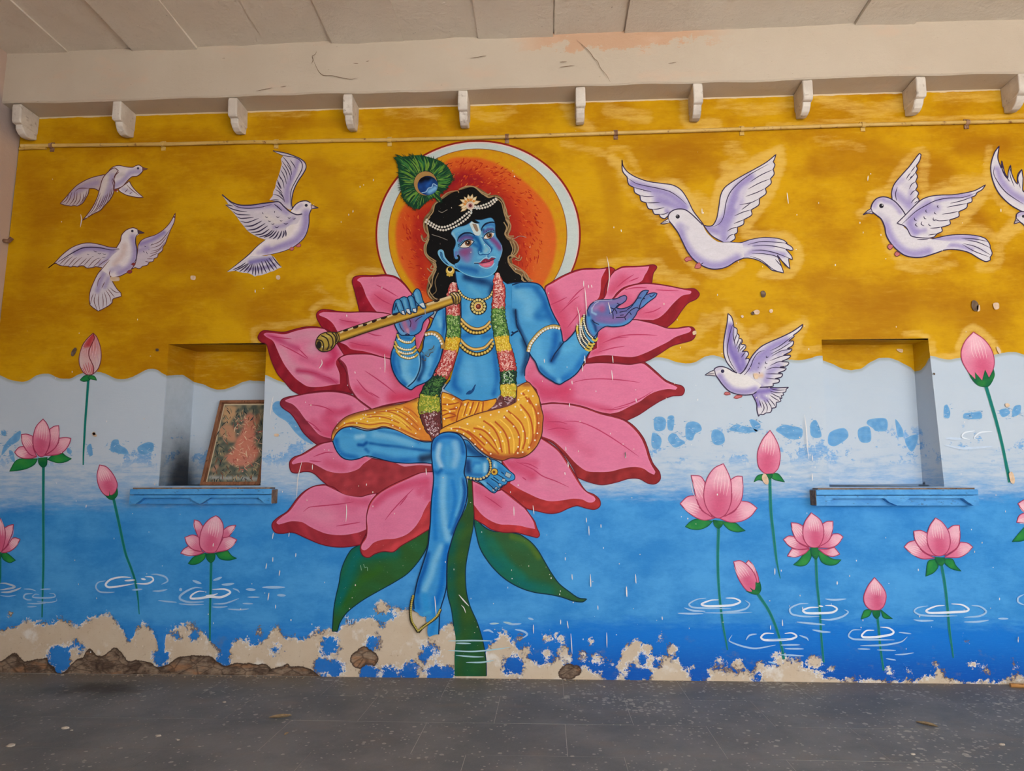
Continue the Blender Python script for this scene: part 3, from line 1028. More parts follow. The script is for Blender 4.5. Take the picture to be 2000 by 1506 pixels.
# left wall
def leftwall():
    ys = np.arange(-8.0, 0.01, 0.1)
    zs = np.arange(0, ZT + .1, 0.1)
    V, Fc = [], []
    for z in zs:
        for y in ys:
            V.append((XL + .004 * math.sin(z * 4 + y * 3) - .004, min(y, 0.0), z))
    n = len(ys)
    for j in range(len(zs) - 1):
        for i in range(n - 1):
            a = j * n + i
            Fc.append((a, a + n, a + n + 1, a + 1))
    t = NT('left_wall_limewash')
    c = t.mix(t.noise(1.2, (1, 1, 1), 6), lin((190, 160, 146)), lin((208, 184, 168)))
    sx = t.new('ShaderNodeSeparateXYZ')
    g = t.new('ShaderNodeNewGeometry')
    t.t.links.new(g.outputs['Position'], sx.inputs[0])
    z1 = t.math('MULTIPLY', t.step(sx.outputs[2], 4.6, 4.85), t.step(sx.outputs[2], 5.15, 5.0))
    c = t.mix(t.math('MULTIPLY', z1, 0.55), c, lin((158, 148, 152)))
    t.bump(t.noise(9, (1, 1, 1), 7, 0.7), 0.5, 0.012)
    t.done(c, 0.8, 0.25)
    o = mesh_obj('wall_left', V, Fc, t.m)
    tag(o, kind='structure')
    o['label'] = 'plain limewashed side wall at the left end of the mural'


leftwall()

# ---------------------------------------------------------------- corbels under the ledge beam
def corbel_mesh(seed):
    """profile in (y, z): stepped block above, curved tongue below"""
    rs = random.Random(seed)
    up = [(0, ZC), (-.235, ZC), (-.238, ZC - .03), (-.234, ZC - .15), (-.22, ZC - .175), (-.16, ZC - .18), (0, ZC - .18)]
    lo = [(0, ZC - .15), (-.185, ZC - .15), (-.19, ZC - .185), (-.178, ZC - .215), (-.15, ZC - .245), (-.11, ZC - .262), (-.06, ZC - .258), (0, ZC - .235)]

    def ext(p, hw):
        n = len(p)
        V = [(-hw, y, z) for y, z in p] + [(hw, y, z) for y, z in p]
        Fc = [tuple(range(n)), tuple(range(2 * n - 1, n - 1, -1))] + [(i, i + n, (i + 1) % n + n, (i + 1) % n) for i in range(n)]
        V = [(x + rs.uniform(-.003, .003), y + rs.uniform(-.004, .004) * (y < -.01), z + rs.uniform(-.004, .004) * (z < ZC)) for x, y, z in V]
        return V, Fc
    return ext(up, .042), ext(lo, .036)


bx = [-4.80, -3.86, -2.79, -1.745, -0.717, 0.318, 1.335, 2.27, 3.218, 4.06]
bl = ['corbel tucked in the left corner under the ledge beam', 'corbel next to the left corner one, with a deep right side', 'corbel above the second dove from the left', 'corbel to the left of the peacock feather, over the empty ochre',
      'corbel right above the white halo', 'straight-on corbel just right of the halo', 'corbel over the largest dove', 'corbel between the two right-hand large doves', 'corbel above the dove that faces left', 'corbel cut by the right edge of the picture']
for i, x in enumerate(bx):
    r = empty('corbel', (x, 0, ZC), 'white plastered ' + bl[i], 'corbel', 'corbels under the ledge beam')
    (v1, f1), (v2, f2) = corbel_mesh(i)
    for nm, v, f in (('block', v1, f1), ('tongue', v2, f2)):
        o = mesh_obj(nm, [(a, b, c - ZC) for a, b, c in v], f, LIMEW)
        o.parent = r
        bevel(o, 0.011, 3)

# ---------------------------------------------------------------- conduit pipe
def tube(path, r, seg=10):
    P = [np.array(p, float) for p in path]
    V, Fc = [], []
    for i, p in enumerate(P):
        d = P[min(i + 1, len(P) - 1)] - P[max(i - 1, 0)]
        d /= np.linalg.norm(d)
        a = np.cross(d, [0, 0, 1.0])
        if np.linalg.norm(a) < .1: a = np.cross(d, [0, 1.0, 0])
        a /= np.linalg.norm(a)
        b = np.cross(a, d)
        for k in range(seg):
            t = 2 * math.pi * k / seg
            V.append(tuple(p + r * (math.cos(t) * a + math.sin(t) * b)))
    for i in range(len(P) - 1):
        for k in range(seg):
            q = i * seg
            Fc.append((q + k, q + (k + 1) % seg, q + seg + (k + 1) % seg, q + seg + k))
    Fc.append(tuple(range(seg)))
    Fc.append(tuple(range(len(P) * seg - 1, (len(P) - 1) * seg - 1, -1)))
    return V, Fc


PIPEM = tex_mat('painted_pipe', (206, 166, 84), (216, 178, 104), 5, 0.45, 0.3, (1, 1, 1), c3=(120, 74, 40), spec=0.5)
RUST = tex_mat('rusty_iron', (122, 84, 62), (168, 132, 106), 20, 0.7, 0.4, c3=(90, 60, 46))
pp = [(40, 284), (150, 283), (317, 281), (500, 276.5), (538, 277), (660, 273.5), (760, 272.5), (900, 269), (1000, 266), (1200, 259), (1350, 254.5), (1500, 249.5), (1687, 243), (1890, 238), (2000, 235.5), (2100, 232)]
pw = [onY(x, y, -.03) for x, y in pp]
pw = [(p[0], -.022, p[2]) for p in pw] + [(XR, -.022, 4.68)]
pipe = empty('conduit_pipe', (0, -.02, 4.68), 'thin ochre-painted pipe clamped along the wall under the corbels', 'pipe')
o = mesh_obj('pipe_run', *tube(pw, .0165, 12), PIPEM, pipe, True)
for x, y in ((538, 277), (760, 272.5), (990, 266.5), (99, 283.5), (317, 281), (1203, 259), (1450, 251), (1687, 243), (1890, 238)):
    p = onY(x, y, -.03)
    cx, cz = p[0], p[2]
    V, Fc = [], []
    n = 10
    for k in range(n + 1):
        a = math.pi * k / n
        for dx in (-.016, .016):
            for rr in (.017, .024):
                V.append((cx + dx, -.020 - rr * math.sin(a), cz + rr * math.cos(a)))
    for k in range(n):
        a = 4 * k
        Fc += [(a + 1, a + 5, a + 7, a + 3), (a, a + 2, a + 6, a + 4), (a, a + 4, a + 5, a + 1), (a + 2, a + 3, a + 7, a + 6)]
    s = len(V)
    for z0, z1 in ((cz + .018, cz + .036), (cz - .052, cz - .018)):
        v, f = boxgeo(cx - .019, cx + .019, -.010, -.001, z0, z1)
        b = len(V)
        V += v
        Fc += [tuple(i + b for i in q) for q in f]
    c = mesh_obj('clamp', V, Fc, PIPEM if x % 3 else RUST, pipe)
stub = mesh_obj('pipe_stub', *tube([(XL + .02, -.018, onY(36, 293)[2]), (onY(70, 291)[0], -.02, onY(70, 291)[2]), (onY(92, 291)[0], -.012, onY(92, 291)[2])], .012), PIPEM, pipe)
stub['label'] = 'short broken end of a second pipe in the left corner'

# ---------------------------------------------------------------- sills
SILLM = tex_mat('blue_sill_paint', (64, 146, 214), (84, 164, 226), 7, 0.5, 0.3, (1, 1, 2), c3=(60, 112, 158))
DIRT = tex_mat('worn_stone', (112, 88, 72), (150, 122, 100), 14, 0.8, 0.5, c3=(80, 62, 52))


def sill(x0, x1, ztop, zmid, zbot, label, fl):
    yf = -.13
    r = empty('niche_shelf', ((x0 + x1) / 2, 0, zmid), label, 'shelf')
    o = mesh_obj('shelf_slab', *boxgeo(x0, x1, yf, .0, zmid, ztop), SILLM, r)
    bevel(o, .006)
    o = mesh_obj('worn_top', *boxgeo(x0 + .02, x1 - .02, yf + .012, 0, ztop - .002, ztop + .012), DIRT, r)
    o['label'] = 'bare brown worn upper surface'
    # apron with two long cut-outs and a pointed drop in the middle
    zz = zbot
    zc = zmid - .026
    L = x1 - x0
    xm = (x0 + x1) / 2

    def X(t): return x0 + L * t
    zm = zmid - .005
    pts = [(X(0), zm), (X(0), zz), (X(.045), zz), (X(.085), zz + .035), (X(.10), zc), (X(.425), zc), (X(.45), zz + .03), (X(.5), zz), (X(.52), zz + .012), (X(.555), zz + .04), (X(.575), zc),
           (X(.905), zc), (X(.93), zz + .03), (X(.965), zz), (X(1), zz), (X(1), zm)]
    n = len(pts)
    y1 = yf + .07
    V = [(a, yf + .006, b) for a, b in pts] + [(a, y1, b) for a, b in pts]
    Fc = [tuple(range(n))[::-1], tuple(range(n, 2 * n))] + [(i, (i + 1) % n, (i + 1) % n + n, i + n) for i in range(n)]
    o = mesh_obj('apron', V, Fc, SILLM, r)
    o = mesh_obj('back_panel', *boxgeo(x0 + .005, x1 - .005, y1 - .012, 0, zz, zmid), SILLM, r)
    o = mesh_obj('worn_end', *boxgeo(x1 - .002 if fl else x0 - .004, x1 + .004 if fl else x0 + .002, yf + .01, 0, zz + .004, ztop - .004), DIRT, r)
    o['label'] = 'chipped brown end of the shelf'


q = onY
sill(q(253, 960, -.13)[0], q(530, 960, -.13)[0], q(400, 955, -.13)[2], q(400, 966, -.13)[2], q(400, 984.5, -.13)[2], 'blue-painted carved stone shelf under the left recess, a framed picture on it', True)
sill(q(1594, 960, -.13)[0], q(1911, 960, -.13)[0], q(1750, 956, -.13)[2], q(1750, 967, -.13)[2], q(1750, 988, -.13)[2], 'blue-painted carved stone shelf under the empty right recess', False)

# hook in the left wall
h = mesh_obj('wall_hook', *tube([(XL, -.06, 3.765), (XL + .05, -.06, 3.76), (XL + .075, -.06, 3.79)], .018), RUST)
recentre(tag(h, 'short dark iron stub sticking out of the left side wall', 'hook'))

# ---------------------------------------------------------------- floor
def floor_mat():
    t = NT('slate_floor')
    n1 = t.noise(1.6, (1, 1, 1), 6, 0.65)
    c = t.mix(t.step(n1, 0.35, 0.65), lin((108, 110, 109)), lin((130, 129, 126)))
    c = t.mix(t.math('MULTIPLY', t.step(t.noise(2.6, (1, 2, 1), 6, off=(4, 0, 0)), 0.52, 0.72), .5), c, lin((132, 122, 112)))
    sx = t.new('ShaderNodeSeparateXYZ')
    g = t.new('ShaderNodeNewGeometry')
    t.t.links.new(g.outputs['Position'], sx.inputs[0])
    X, Y = sx.outputs[0], sx.outputs[1]
    c = t.mix(t.math('MULTIPLY', t.step(t.math('ADD', Y, t.math('MULTIPLY', t.noise(3, (1, 1, 1), 5), .3)), -.35, .12), .55), c, lin((140, 126, 110)))
    c = t.mix(t.math('MULTIPLY', t.step(t.noise(70, (1, 2, 1), 4, 0.7), .52, .75), .35), c, lin((150, 148, 146)))
    dens = t.math('ADD', .1, t.math('ADD', t.math('MULTIPLY', t.step(X, -3.5, 2.5), .16), t.math('MULTIPLY', t.step(Y, -1.3, -.2), .2)))
    dens = t.math('MULTIPLY', dens, t.math('MULTIPLY', t.step(t.noise(1.4, (1, 1, 1), 4, off=(6, 6, 0)), .3, .75), .95))
    for sc, off, k in ((24, (0, 0, 0), 1.3), (44, (5, 3, 0), 1.3), (13, (2, 8, 0), .7)):
        v = t.new('ShaderNodeTexVoronoi')
        v.inputs['Scale'].default_value = sc
        t.t.links.new(t.pos((1, 1, 1), off), v.inputs['Vector'])
        sc_ = t.new('ShaderNodeSeparateColor')
        t.t.links.new(v.outputs['Color'], sc_.inputs[0])
        rr = t.math('MULTIPLY', t.math('SUBTRACT', t.math('ADD', dens, .2), sc_.outputs[0]), k)
        wob = t.math('MULTIPLY', t.math('SUBTRACT', t.noise(60, (1, 1, 1), 3), .5), .16)
        e = t.math('SUBTRACT', rr, t.math('ADD', v.outputs['Distance'], wob))
        c = t.mix(t.math('MULTIPLY', t.step(e, 0.0, .05), .6), c, lin((196, 188, 174)))
    # oily patch by the wall
    dx = t.math('MULTIPLY', t.math('SUBTRACT', X, -3.47), 2.6)
    dy = t.math('MULTIPLY', t.math('ADD', Y, .42), 4.2)
    dd = t.math('SQRT', t.math('ADD', t.math('MULTIPLY', dx, dx), t.math('MULTIPLY', dy, dy)))
    dd = t.math('ADD', dd, t.math('MULTIPLY', t.math('SUBTRACT', t.noise(5, (1, 1, 1), 5), .5), 1.6))
    c = t.mix(t.math('MULTIPLY', t.step(dd, 1.2, .2), .7), c, lin((54, 46, 40)))
    t.bump(t.math('ADD', t.noise(5, (1, 1, 1), 6), t.math('MULTIPLY', t.noise(40, (1, 1, 1), 5), .3)), .35, .01)
    return t.done(c, 0.6, 0.2)


FLM = floor_mat()
GRT = tex_mat('floor_grout', (176, 170, 160), (190, 184, 174), 9, .9, .3)
fl = mesh_obj('floor', *boxgeo(XL, XR, -8.0, .02, -.12, -.0012), GRT)
tag(fl, 'dark slate slab floor spotted with droppings', kind='structure')
ye = [0.0, -.52, -1.095, -1.655] + [-1.655 - .57 * k for k in range(1, 12)]
ye[-1] = -8.0
offs = [-.8, .54, .0985, .42, -.1, .3, .55, .05, .4, .1, .3, .6, .2, .5]
tiles = {}
for r in range(len(ye) - 1):
    y1, y0 = ye[r], ye[r + 1]
    x = offs[r % len(offs)] - .905 * 8
    xs = []
    while x < XR:
        xs.append(x)
        x += .905
    for a in xs:
        b = a + .905
        a2, b2 = max(a, XL), min(b, XR)
        if b2 - a2 < .05: continue
        w_, d_ = b2 - a2 - .0035, (y1 - y0) - .0035
        key = (round(w_, 3), round(d_, 3))
        if key not in tiles:
            v, f = boxgeo(-w_ / 2, w_ / 2, -d_ / 2, d_ / 2, -.03, 0)
            me = bpy.data.meshes.new('floor_tile')
            me.from_pydata(v, [], f)
            me.materials.append(FLM)
            tiles[key] = me
        o = bpy.data.objects.new('floor_tile', tiles[key])
        C.objects.link(o)
        o.parent = fl
        o.location = ((a2 + b2) / 2, (y1 + y0) / 2, random.uniform(-.0008, .0008))

# loose blue brush dabs over the pale band
DAB = [('P5', '1490,685 1560,670 1602,705 1592,790 1530,812 1490,790'), ('P5', '1622,672 1682,668 1672,800 1622,790'), ('P5', '1470,830 1520,840 1560,890 1545,970 1500,992 1462,950'), ('P5', '1640,845 1690,828 1740,885 1795,920 1700,972 1650,940 1622,890'), ('P5', '1800,745 1860,715 1930,738 1952,800 1890,840 1860,900 1800,880'),
       ('Q5', '700,130 760,118 830,170 846,265 780,310 710,290 682,210'), ('Q5', '900,112 980,58 1100,80 1200,108 1245,140 1100,160 920,132'), ('Q5', '1150,0 1220,5 1285,70 1240,145 1185,95'), ('Q5', '1470,122 1560,62 1660,72 1792,112 1775,225 1640,235 1540,180'), ('N2', '95,762 140,738 182,860 130,878 95,850'), 
       ('Q8', '800,1335 848,1312 892,1420 872,1510 796,1500'), ('Q8', '1100,1445 1240,1425 1345,1418 1356,1520 1100,1520'), ('Q8', '1850,1342 1952,1322 1932,1450 1820,1485'), ('Q8', '1630,1400 1740,1370 1790,1440 1680,1500'),
       ('Q2', '1370,382 1442,368 1462,430 1542,480 1562,545 1420,532 1348,500'), ('Q2', '1680,462 1800,398 1875,420 1852,520 1720,545'), ('Q2', '1060,462 1110,420 1132,550 1090,562'), ('Q2', '60,420 240,258 235,370 120,452 20,560'), ('Q2', '110,500 160,518 182,640 130,602'), ('Q2', '822,468 875,500 862,545 820,522'), ('Q2', '20,250 75,268 62,325 18,300'),
       ('P2', '170,240 230,218 300,280 400,430 500,560 560,640 470,600 380,520 300,420 220,370 165,310')]
wall['_o'] = (0.0, 0.0, 0.0)
for cr_, pl_ in DAB:
    P = Part('brush_dab', wall, -4)
    P.cyc = 60
    P.fill(cr_, pl_, (98, 158, 210), [('e', 3, (136, 180, 218), .6), ('n', 3, (128, 176, 218), .6)])
    rs = random.Random(int(pl_[:3].replace(',', '')))
    a_, _ = parse(cr_, pl_)
    a_ = np.array(a_)
    lo_, hi_ = a_.min(0), a_.max(0)
    for k in range(int((hi_[0] - lo_[0]) * .9)):
        x, y = rs.uniform(lo_[0] - 2, hi_[0] + 2), rs.uniform(lo_[1] - 2, hi_[1] + 3)
        P.ribbon(np.array([(x, y), (x + rs.uniform(-4, 4), y + rs.uniform(-1.5, 1.5)), (x + rs.uniform(-7, 7), y + rs.uniform(-3, 3))]), rs.uniform(.6, 1.6), rs.choice([(112, 168, 214), (184, 200, 218), (96, 156, 208)]), 'b')
    P.done()
for cr_, pl_ in [('N2', '480,802 560,790 572,900 500,912 470,860'), ('N2', '560,730 692,724 698,815 612,822 588,800 540,762'), ('N2', '770,728 822,800 832,862 790,866 774,800'), ('N2', '250,832 362,800 392,870 290,942 234,920'), ('N2', '850,882 942,850 936,930 900,986 858,940')]:
    P = Part('brush_dab', wall, 0)
    P.plane = (np.array([0, D2, 2.0]), np.array([0, -1.0, 0]))
    P.fill(cr_, pl_, (98, 158, 210), [('e', 3, (136, 180, 218), .6), ('n', 3, (128, 176, 218), .6)])
    P.done()

# knocked-off chips of paint
CHIPS = [('H', '690,120 740,95 775,110 765,145 720,150', 1), ('H', '670,130 700,118 712,145 690,160', 0), ('H', '895,100 920,85 940,105 925,130 900,125', 1), ('H', '545,170 570,160 582,180 562,195', 1), ('E', '1480,1450 1510,1440 1530,1465 1520,1500 1490,1498', 0),
         ('U', '1899,588 1905,587 1911,594 1910,606 1903,607 1898,599', 0), ('U', '1908,598 1913,596 1914,606 1909,608', 1), ('U', '1940,593 1950,592 1951,602 1943,604', 1), ('B', '1830,868 1885,872 1880,915 1832,910', 1), ('B', '850,885 950,885 952,925 855,928', 1),
         ('D', '875,1240 910,1238 920,1270 900,1290 872,1275', 1), ('Q1', '1000,330 1040,280 1070,290 1060,340 1020,400 990,380', 0), ('Q2', '1120,295 1150,280 1185,320 1150,330', 1), ('Q1', '1290,1460 1320,1455 1335,1490 1300,1500', 1), ('P2', '180,538 220,538 218,562 182,560', 1),
         ('Q5', '1320,660 1350,665 1382,740 1375,785 1345,785 1310,740 1300,700', 1), ('U', '1971,924 1977,922 1982,934 1981,944 1975,943 1972,934', 1), ('N2', '775,172 820,175 818,200 785,190', 2), ('H', '700,880 740,875 765,900 750,940 715,935', 1), ('Q8', '1720,1300 1760,1290 1790,1320 1760,1350 1730,1340', 1),
         ('N1', '310,172 332,172 332,192 312,192', 0), ('Q8', '1590,440 1620,450 1650,500 1640,550 1600,500', 1), ('Q8', '640,830 665,840 660,865 640,855', 0), ('U', '1353,648 1359,646 1360,652 1354,654', 1), ('AL', '1900,10 1904,8 1904,14 1900,14', 1)]
for cr_, pl_, kind_ in CHIPS:
    P = Part('paint_chip', wall, 92)
    if kind_ == 2: P.plane = (np.array([0, D2, 2.0]), np.array([0, -1.0, 0]))
    P.fill(cr_, pl_, (92, 74, 60) if kind_ == 0 else (224, 196, 168), [('n', 2, (150, 128, 110) if kind_ == 0 else (206, 168, 136), .6)], sp=1.0)
    P.done()

# solid masonry behind the painted face, and unseen blockers added to shape the light
core = mesh_obj('wall_core', *boxgeo(XL - .3, XR + .1, .34, .55, -.12, ZT + .6), LIME)
tag(core, kind='structure')
sd_ = mesh_obj('wall_end', *boxgeo(XL - .3, XL - .012, -8.3, .34, -.12, ZT + .6), LIME)
tag(sd_, kind='structure')
se_ = mesh_obj('wall_end', *boxgeo(XR, XR + .1, .0, .34, -.12, ZT + .6), LIME)
tag(se_, kind='structure')
rf_ = mesh_obj('roof', *boxgeo(XL - .3, XR + .1, -8.3, .5, ZT + .16, ZT + .4), LIME)
tag(rf_, kind='structure')
wf_ = mesh_obj('front_light_blocker', *boxgeo(XL - .012, -1.2, -8.3, -8.0, -.12, ZT + .16), LIME)  # added out of view to darken the left of the mural
wr_ = mesh_obj('right_light_blocker', *boxgeo(XR, XR + .2, -8.3, .0, -.12, ZT + .16), LIME)  # added out of view to cut light from the side
tag(wr_, kind='structure')
wt_ = mesh_obj('upper_light_blocker', *boxgeo(-1.2, XR + .2, -8.3, -8.0, 4.7, ZT + .16), LIME)  # added above the opening, out of view, to narrow the incoming light
tag(wt_, kind='structure')
tag(wf_, kind='structure')
kb_ = mesh_obj('floor_edge', *boxgeo(XL, XR, -.0, .34, -.12, -.004), GRT)
tag(kb_, kind='structure')

# yard outside the open side of the hall
yd = mesh_obj('ground', *boxgeo(-40, 40, -60, -8.02, -.4, -.18), tex_mat('yard_sand', (206, 202, 194), (218, 214, 206), 1.5, .9, .2))
tag(yd, kind='structure')
# ================================================================== doves
DV, DS, DK, DB = (206, 198, 212), (142, 126, 186), (58, 46, 76), (104, 60, 62)
WM = (232, 222, 226)
LV = [20]


def dove(px, label, parts, group='white doves painted on the wall', name='painted_dove'):
    r = motif(name, px, label, 'painted dove', group)
    for p in parts:
        nm, cr, poly, col, shades, ow, oc = p[:7]
        P = Part(nm, r, LV[0])
        P.fill(cr, poly, col, shades)
        if ow: P.outline(cr, poly, ow, oc)
        for l in p[7:]:
            if l[0] == 'l': P.line(cr, l[1], l[2], l[3], l[4] if len(l) > 4 else 'b')
            if l[0] == 'd': P.dots(cr, l[1], l[2], l[3])
        P.done()
        LV[0] += 4
    LV[0] = 20
    return r


PK = (196, 110, 112)
feetc = (150, 62, 60)

dove((200, 365), 'pale dove at top left flying right with both wings swept down', [
    ('wing', 'A', '778,380! 640,412 540,452 440,512 370,580 310,650 235,735! 300,757 335,760 370,767 405,758 440,767 485,745 520,715 545,670 575,620 590,550! 650,552 705,578! 745,480', (196, 176, 178), [('s', 'A', '360,640 450,570 560,520 680,480', 12, DS, .5), ('s', 'A', '540,600 500,680', 8, (214, 204, 214), .5)], 1.6, DB,
     ('l', '345,600 310,690 250,735/380,590 350,680 300,750/410,590 400,680 345,755/440,590 430,690 380,762/480,600 475,690 420,762/520,610 510,690 470,745/560,580 545,640 505,720/410,590 470,550 590,548', 1.4, DB)),
    ('wing', 'A', '945,560! 1078,462! 1110,520 1160,580 1250,660! 1180,660 1100,645 1040,630 960,585', WM, [('s', 'A', '1000,560 1100,590', 8, DS, .35)], 1.6, DB,
     ('l', '1040,500 1100,560 1200,640/1020,600 1050,570 1060,550/1080,620 1110,595', 1.3, DB)),
    ('body', 'A', '830,330! 880,288 950,270 1040,287 1120,292 1160,272 1200,266 1240,292! 1250,320 1220,365 1170,400 1110,408 1060,452 1000,520 940,550 895,560! 870,500 860,420', WM, [('s', 'A', '900,520 1000,460 1090,360 1200,340', 10, DS, .6), ('s', 'A', '930,400 1000,380', 8, (196, 184, 190), .6)], 1.6, DB,
     ('d', '1185,305', 2.4, (70, 64, 90)), ('l', '960,345 910,390 900,440/900,560 940,552 1000,520', 1.5, DB)),
    ('wing', 'A', '850,320! 780,390 745,450 715,560 690,650 640,760 580,850 508,940! 560,908 640,860 720,820 780,755 840,690 870,640 890,590! 895,530 900,480 890,430 910,380 945,335! 900,300', (210, 196, 200), [('s', 'A', '870,400 850,520 800,640 720,740', 11, DS, .5), ('s', 'A', '800,420 760,560 700,720', 7, (226, 214, 210), .7)], 1.7, DB,
     ('l', '560,900 640,800 730,600/600,880 680,790 740,640/650,850 720,760 770,640/700,825 750,740 800,620/750,780 790,700 820,600/800,730 830,660 850,560/840,680 860,610 870,540/880,590 885,520 860,440/900,500 880,450 865,420', 1.4, DB)),
    ('beak', 'A', '1240,292! 1308,311! 1240,330!', (120, 84, 76), [], 1.0, DB),
    ('foot', 'A', '892,575 915,562 940,572 925,590', feetc, [], 0, DB),
])

dove((225, 500), 'pale dove at far left climbing right with spread wings and fanned tail', [
    ('wing', 'B', '1185,500! 1220,440 1280,405 1400,365 1500,300 1580,210 1640,100! 1630,200 1590,290! 1560,360 1530,440! 1520,470 1490,510! 1480,560 1430,600! 1420,640 1380,655! 1370,690 1320,700! 1300,735 1240,750! 1200,780 1150,765! 1100,790! 1150,720 1175,600', (206, 192, 206), [('s', 'B', '1220,480 1350,430 1500,340', 8, DS, .8), ('s', 'B', '1200,560 1300,520', 9, DS, .5)], 1.5, DB,
     ('l', '1330,500 1460,440 1580,300/1340,530 1450,490 1550,370/1340,570 1440,540 1520,450/1330,600 1420,570 1490,510/1320,640 1380,610 1430,590/1290,660 1370,660/1270,690 1320,700', 1.3, DB),
     ('l', '1340,495 1365,475/1310,545 1325,540/1245,560 1265,585/1285,570 1300,605/1260,505 1285,510', 1.1, DK), ('d', '1628,150', 1.8, DB)),
    ('wing', 'B', '90,770! 160,715 260,610 380,520 500,475 600,466 720,485 830,515 920,525! 980,540! 860,650 760,770! 700,760! 660,755 640,765 600,770! 560,772 520,745! 480,745 450,758 400,750! 360,760 330,750! 250,745 220,735! 170,715', (212, 200, 210), [('s', 'B', '420,580 560,530 720,540 880,560', 10, DS, .75), ('s', 'B', '850,600 800,680 720,720', 8, DS, .5)], 1.7, DB,
     ('l', '180,715 300,640 380,590 500,530 600,518 720,525 850,550 960,545', 2.2, DK), ('l', '220,735 300,660 350,630/270,745 340,670 390,630/330,750 400,670 440,640/370,760 450,680 500,640/450,755 520,690 560,650/520,745 580,680 620,640/570,770 640,690 700,650/630,760 700,700 740,650/680,765 760,700 830,660', 1.3, DB),
     ('l', '640,555 660,572 690,575/690,590 715,600 740,590/750,595 775,605 800,598/560,600 590,608/620,635 645,630/685,655 720,650/740,645 790,640', 1.0, DK)),
    ('tail', 'B', '850,880! 830,780! 740,780! 690,850 640,950 600,1060 590,1150 600,1225! 640,1260! 700,1298 718,1290! 760,1270! 800,1248! 830,1230! 870,1195! 880,1150 980,1118! 975,1075! 930,1030 880,950', (214, 204, 214), [('s', 'B', '760,850 720,950 690,1050', 9, DS, .6), ('s', 'B', '820,900 780,1000', 8, DS, .5)], 1.6, DB,
     ('l', '640,1080 620,1140 602,1220/670,1080 650,1180 690,1290/710,1080 700,1180 720,1290/745,1080 760,1180 755,1270/770,1060 800,1160 800,1248/790,1040 840,1120 860,1200/810,1020 860,1080 900,1130/840,1010 900,1060 970,1076/690,1000 700,930 740,870/780,940 740,1020', 1.3, DB)),
    ('body', 'B', '920,525! 970,440 985,370 1040,310 1120,280 1180,300! 1195,360! 1160,390 1155,460 1170,540 1165,650 1130,740 1060,820 960,870 870,885! 840,860 790,830 730,790! 800,700 880,610 960,545', WM, [('s', 'B', '1120,400 1150,520 1140,650 1080,760 960,830', 12, DS, .7), ('s', 'B', '900,720 1000,600 1020,500', 10, (210, 180, 176), .55), ('s', 'B', '860,800 950,760', 9, DS, .4)], 0, DB,
     ('l', '918,528 970,440 985,370 1040,310 1120,280 1180,300', 1.8, DB, None), ('l', '1195,340 1160,390 1155,460 1170,540 1165,650 1130,720', 2, DK), ('l', '870,885 960,872 1060,822 1090,800/840,870 835,830 850,800/840,670 780,740 690,850', 1.5, DB), ('d', '1115,320', 2.6, (60, 54, 70))),
    ('beak', 'B', '1178,305! 1266,344! 1185,352!', (90, 66, 74), [], 1.0, DK),
    ('foot', 'B', '1100,725! 1130,708 1155,725 1130,742', feetc, [], .8, DB),
    ('foot', 'B', '1050,820 1085,795 1115,815 1085,840', feetc, [], .8, DB),
])

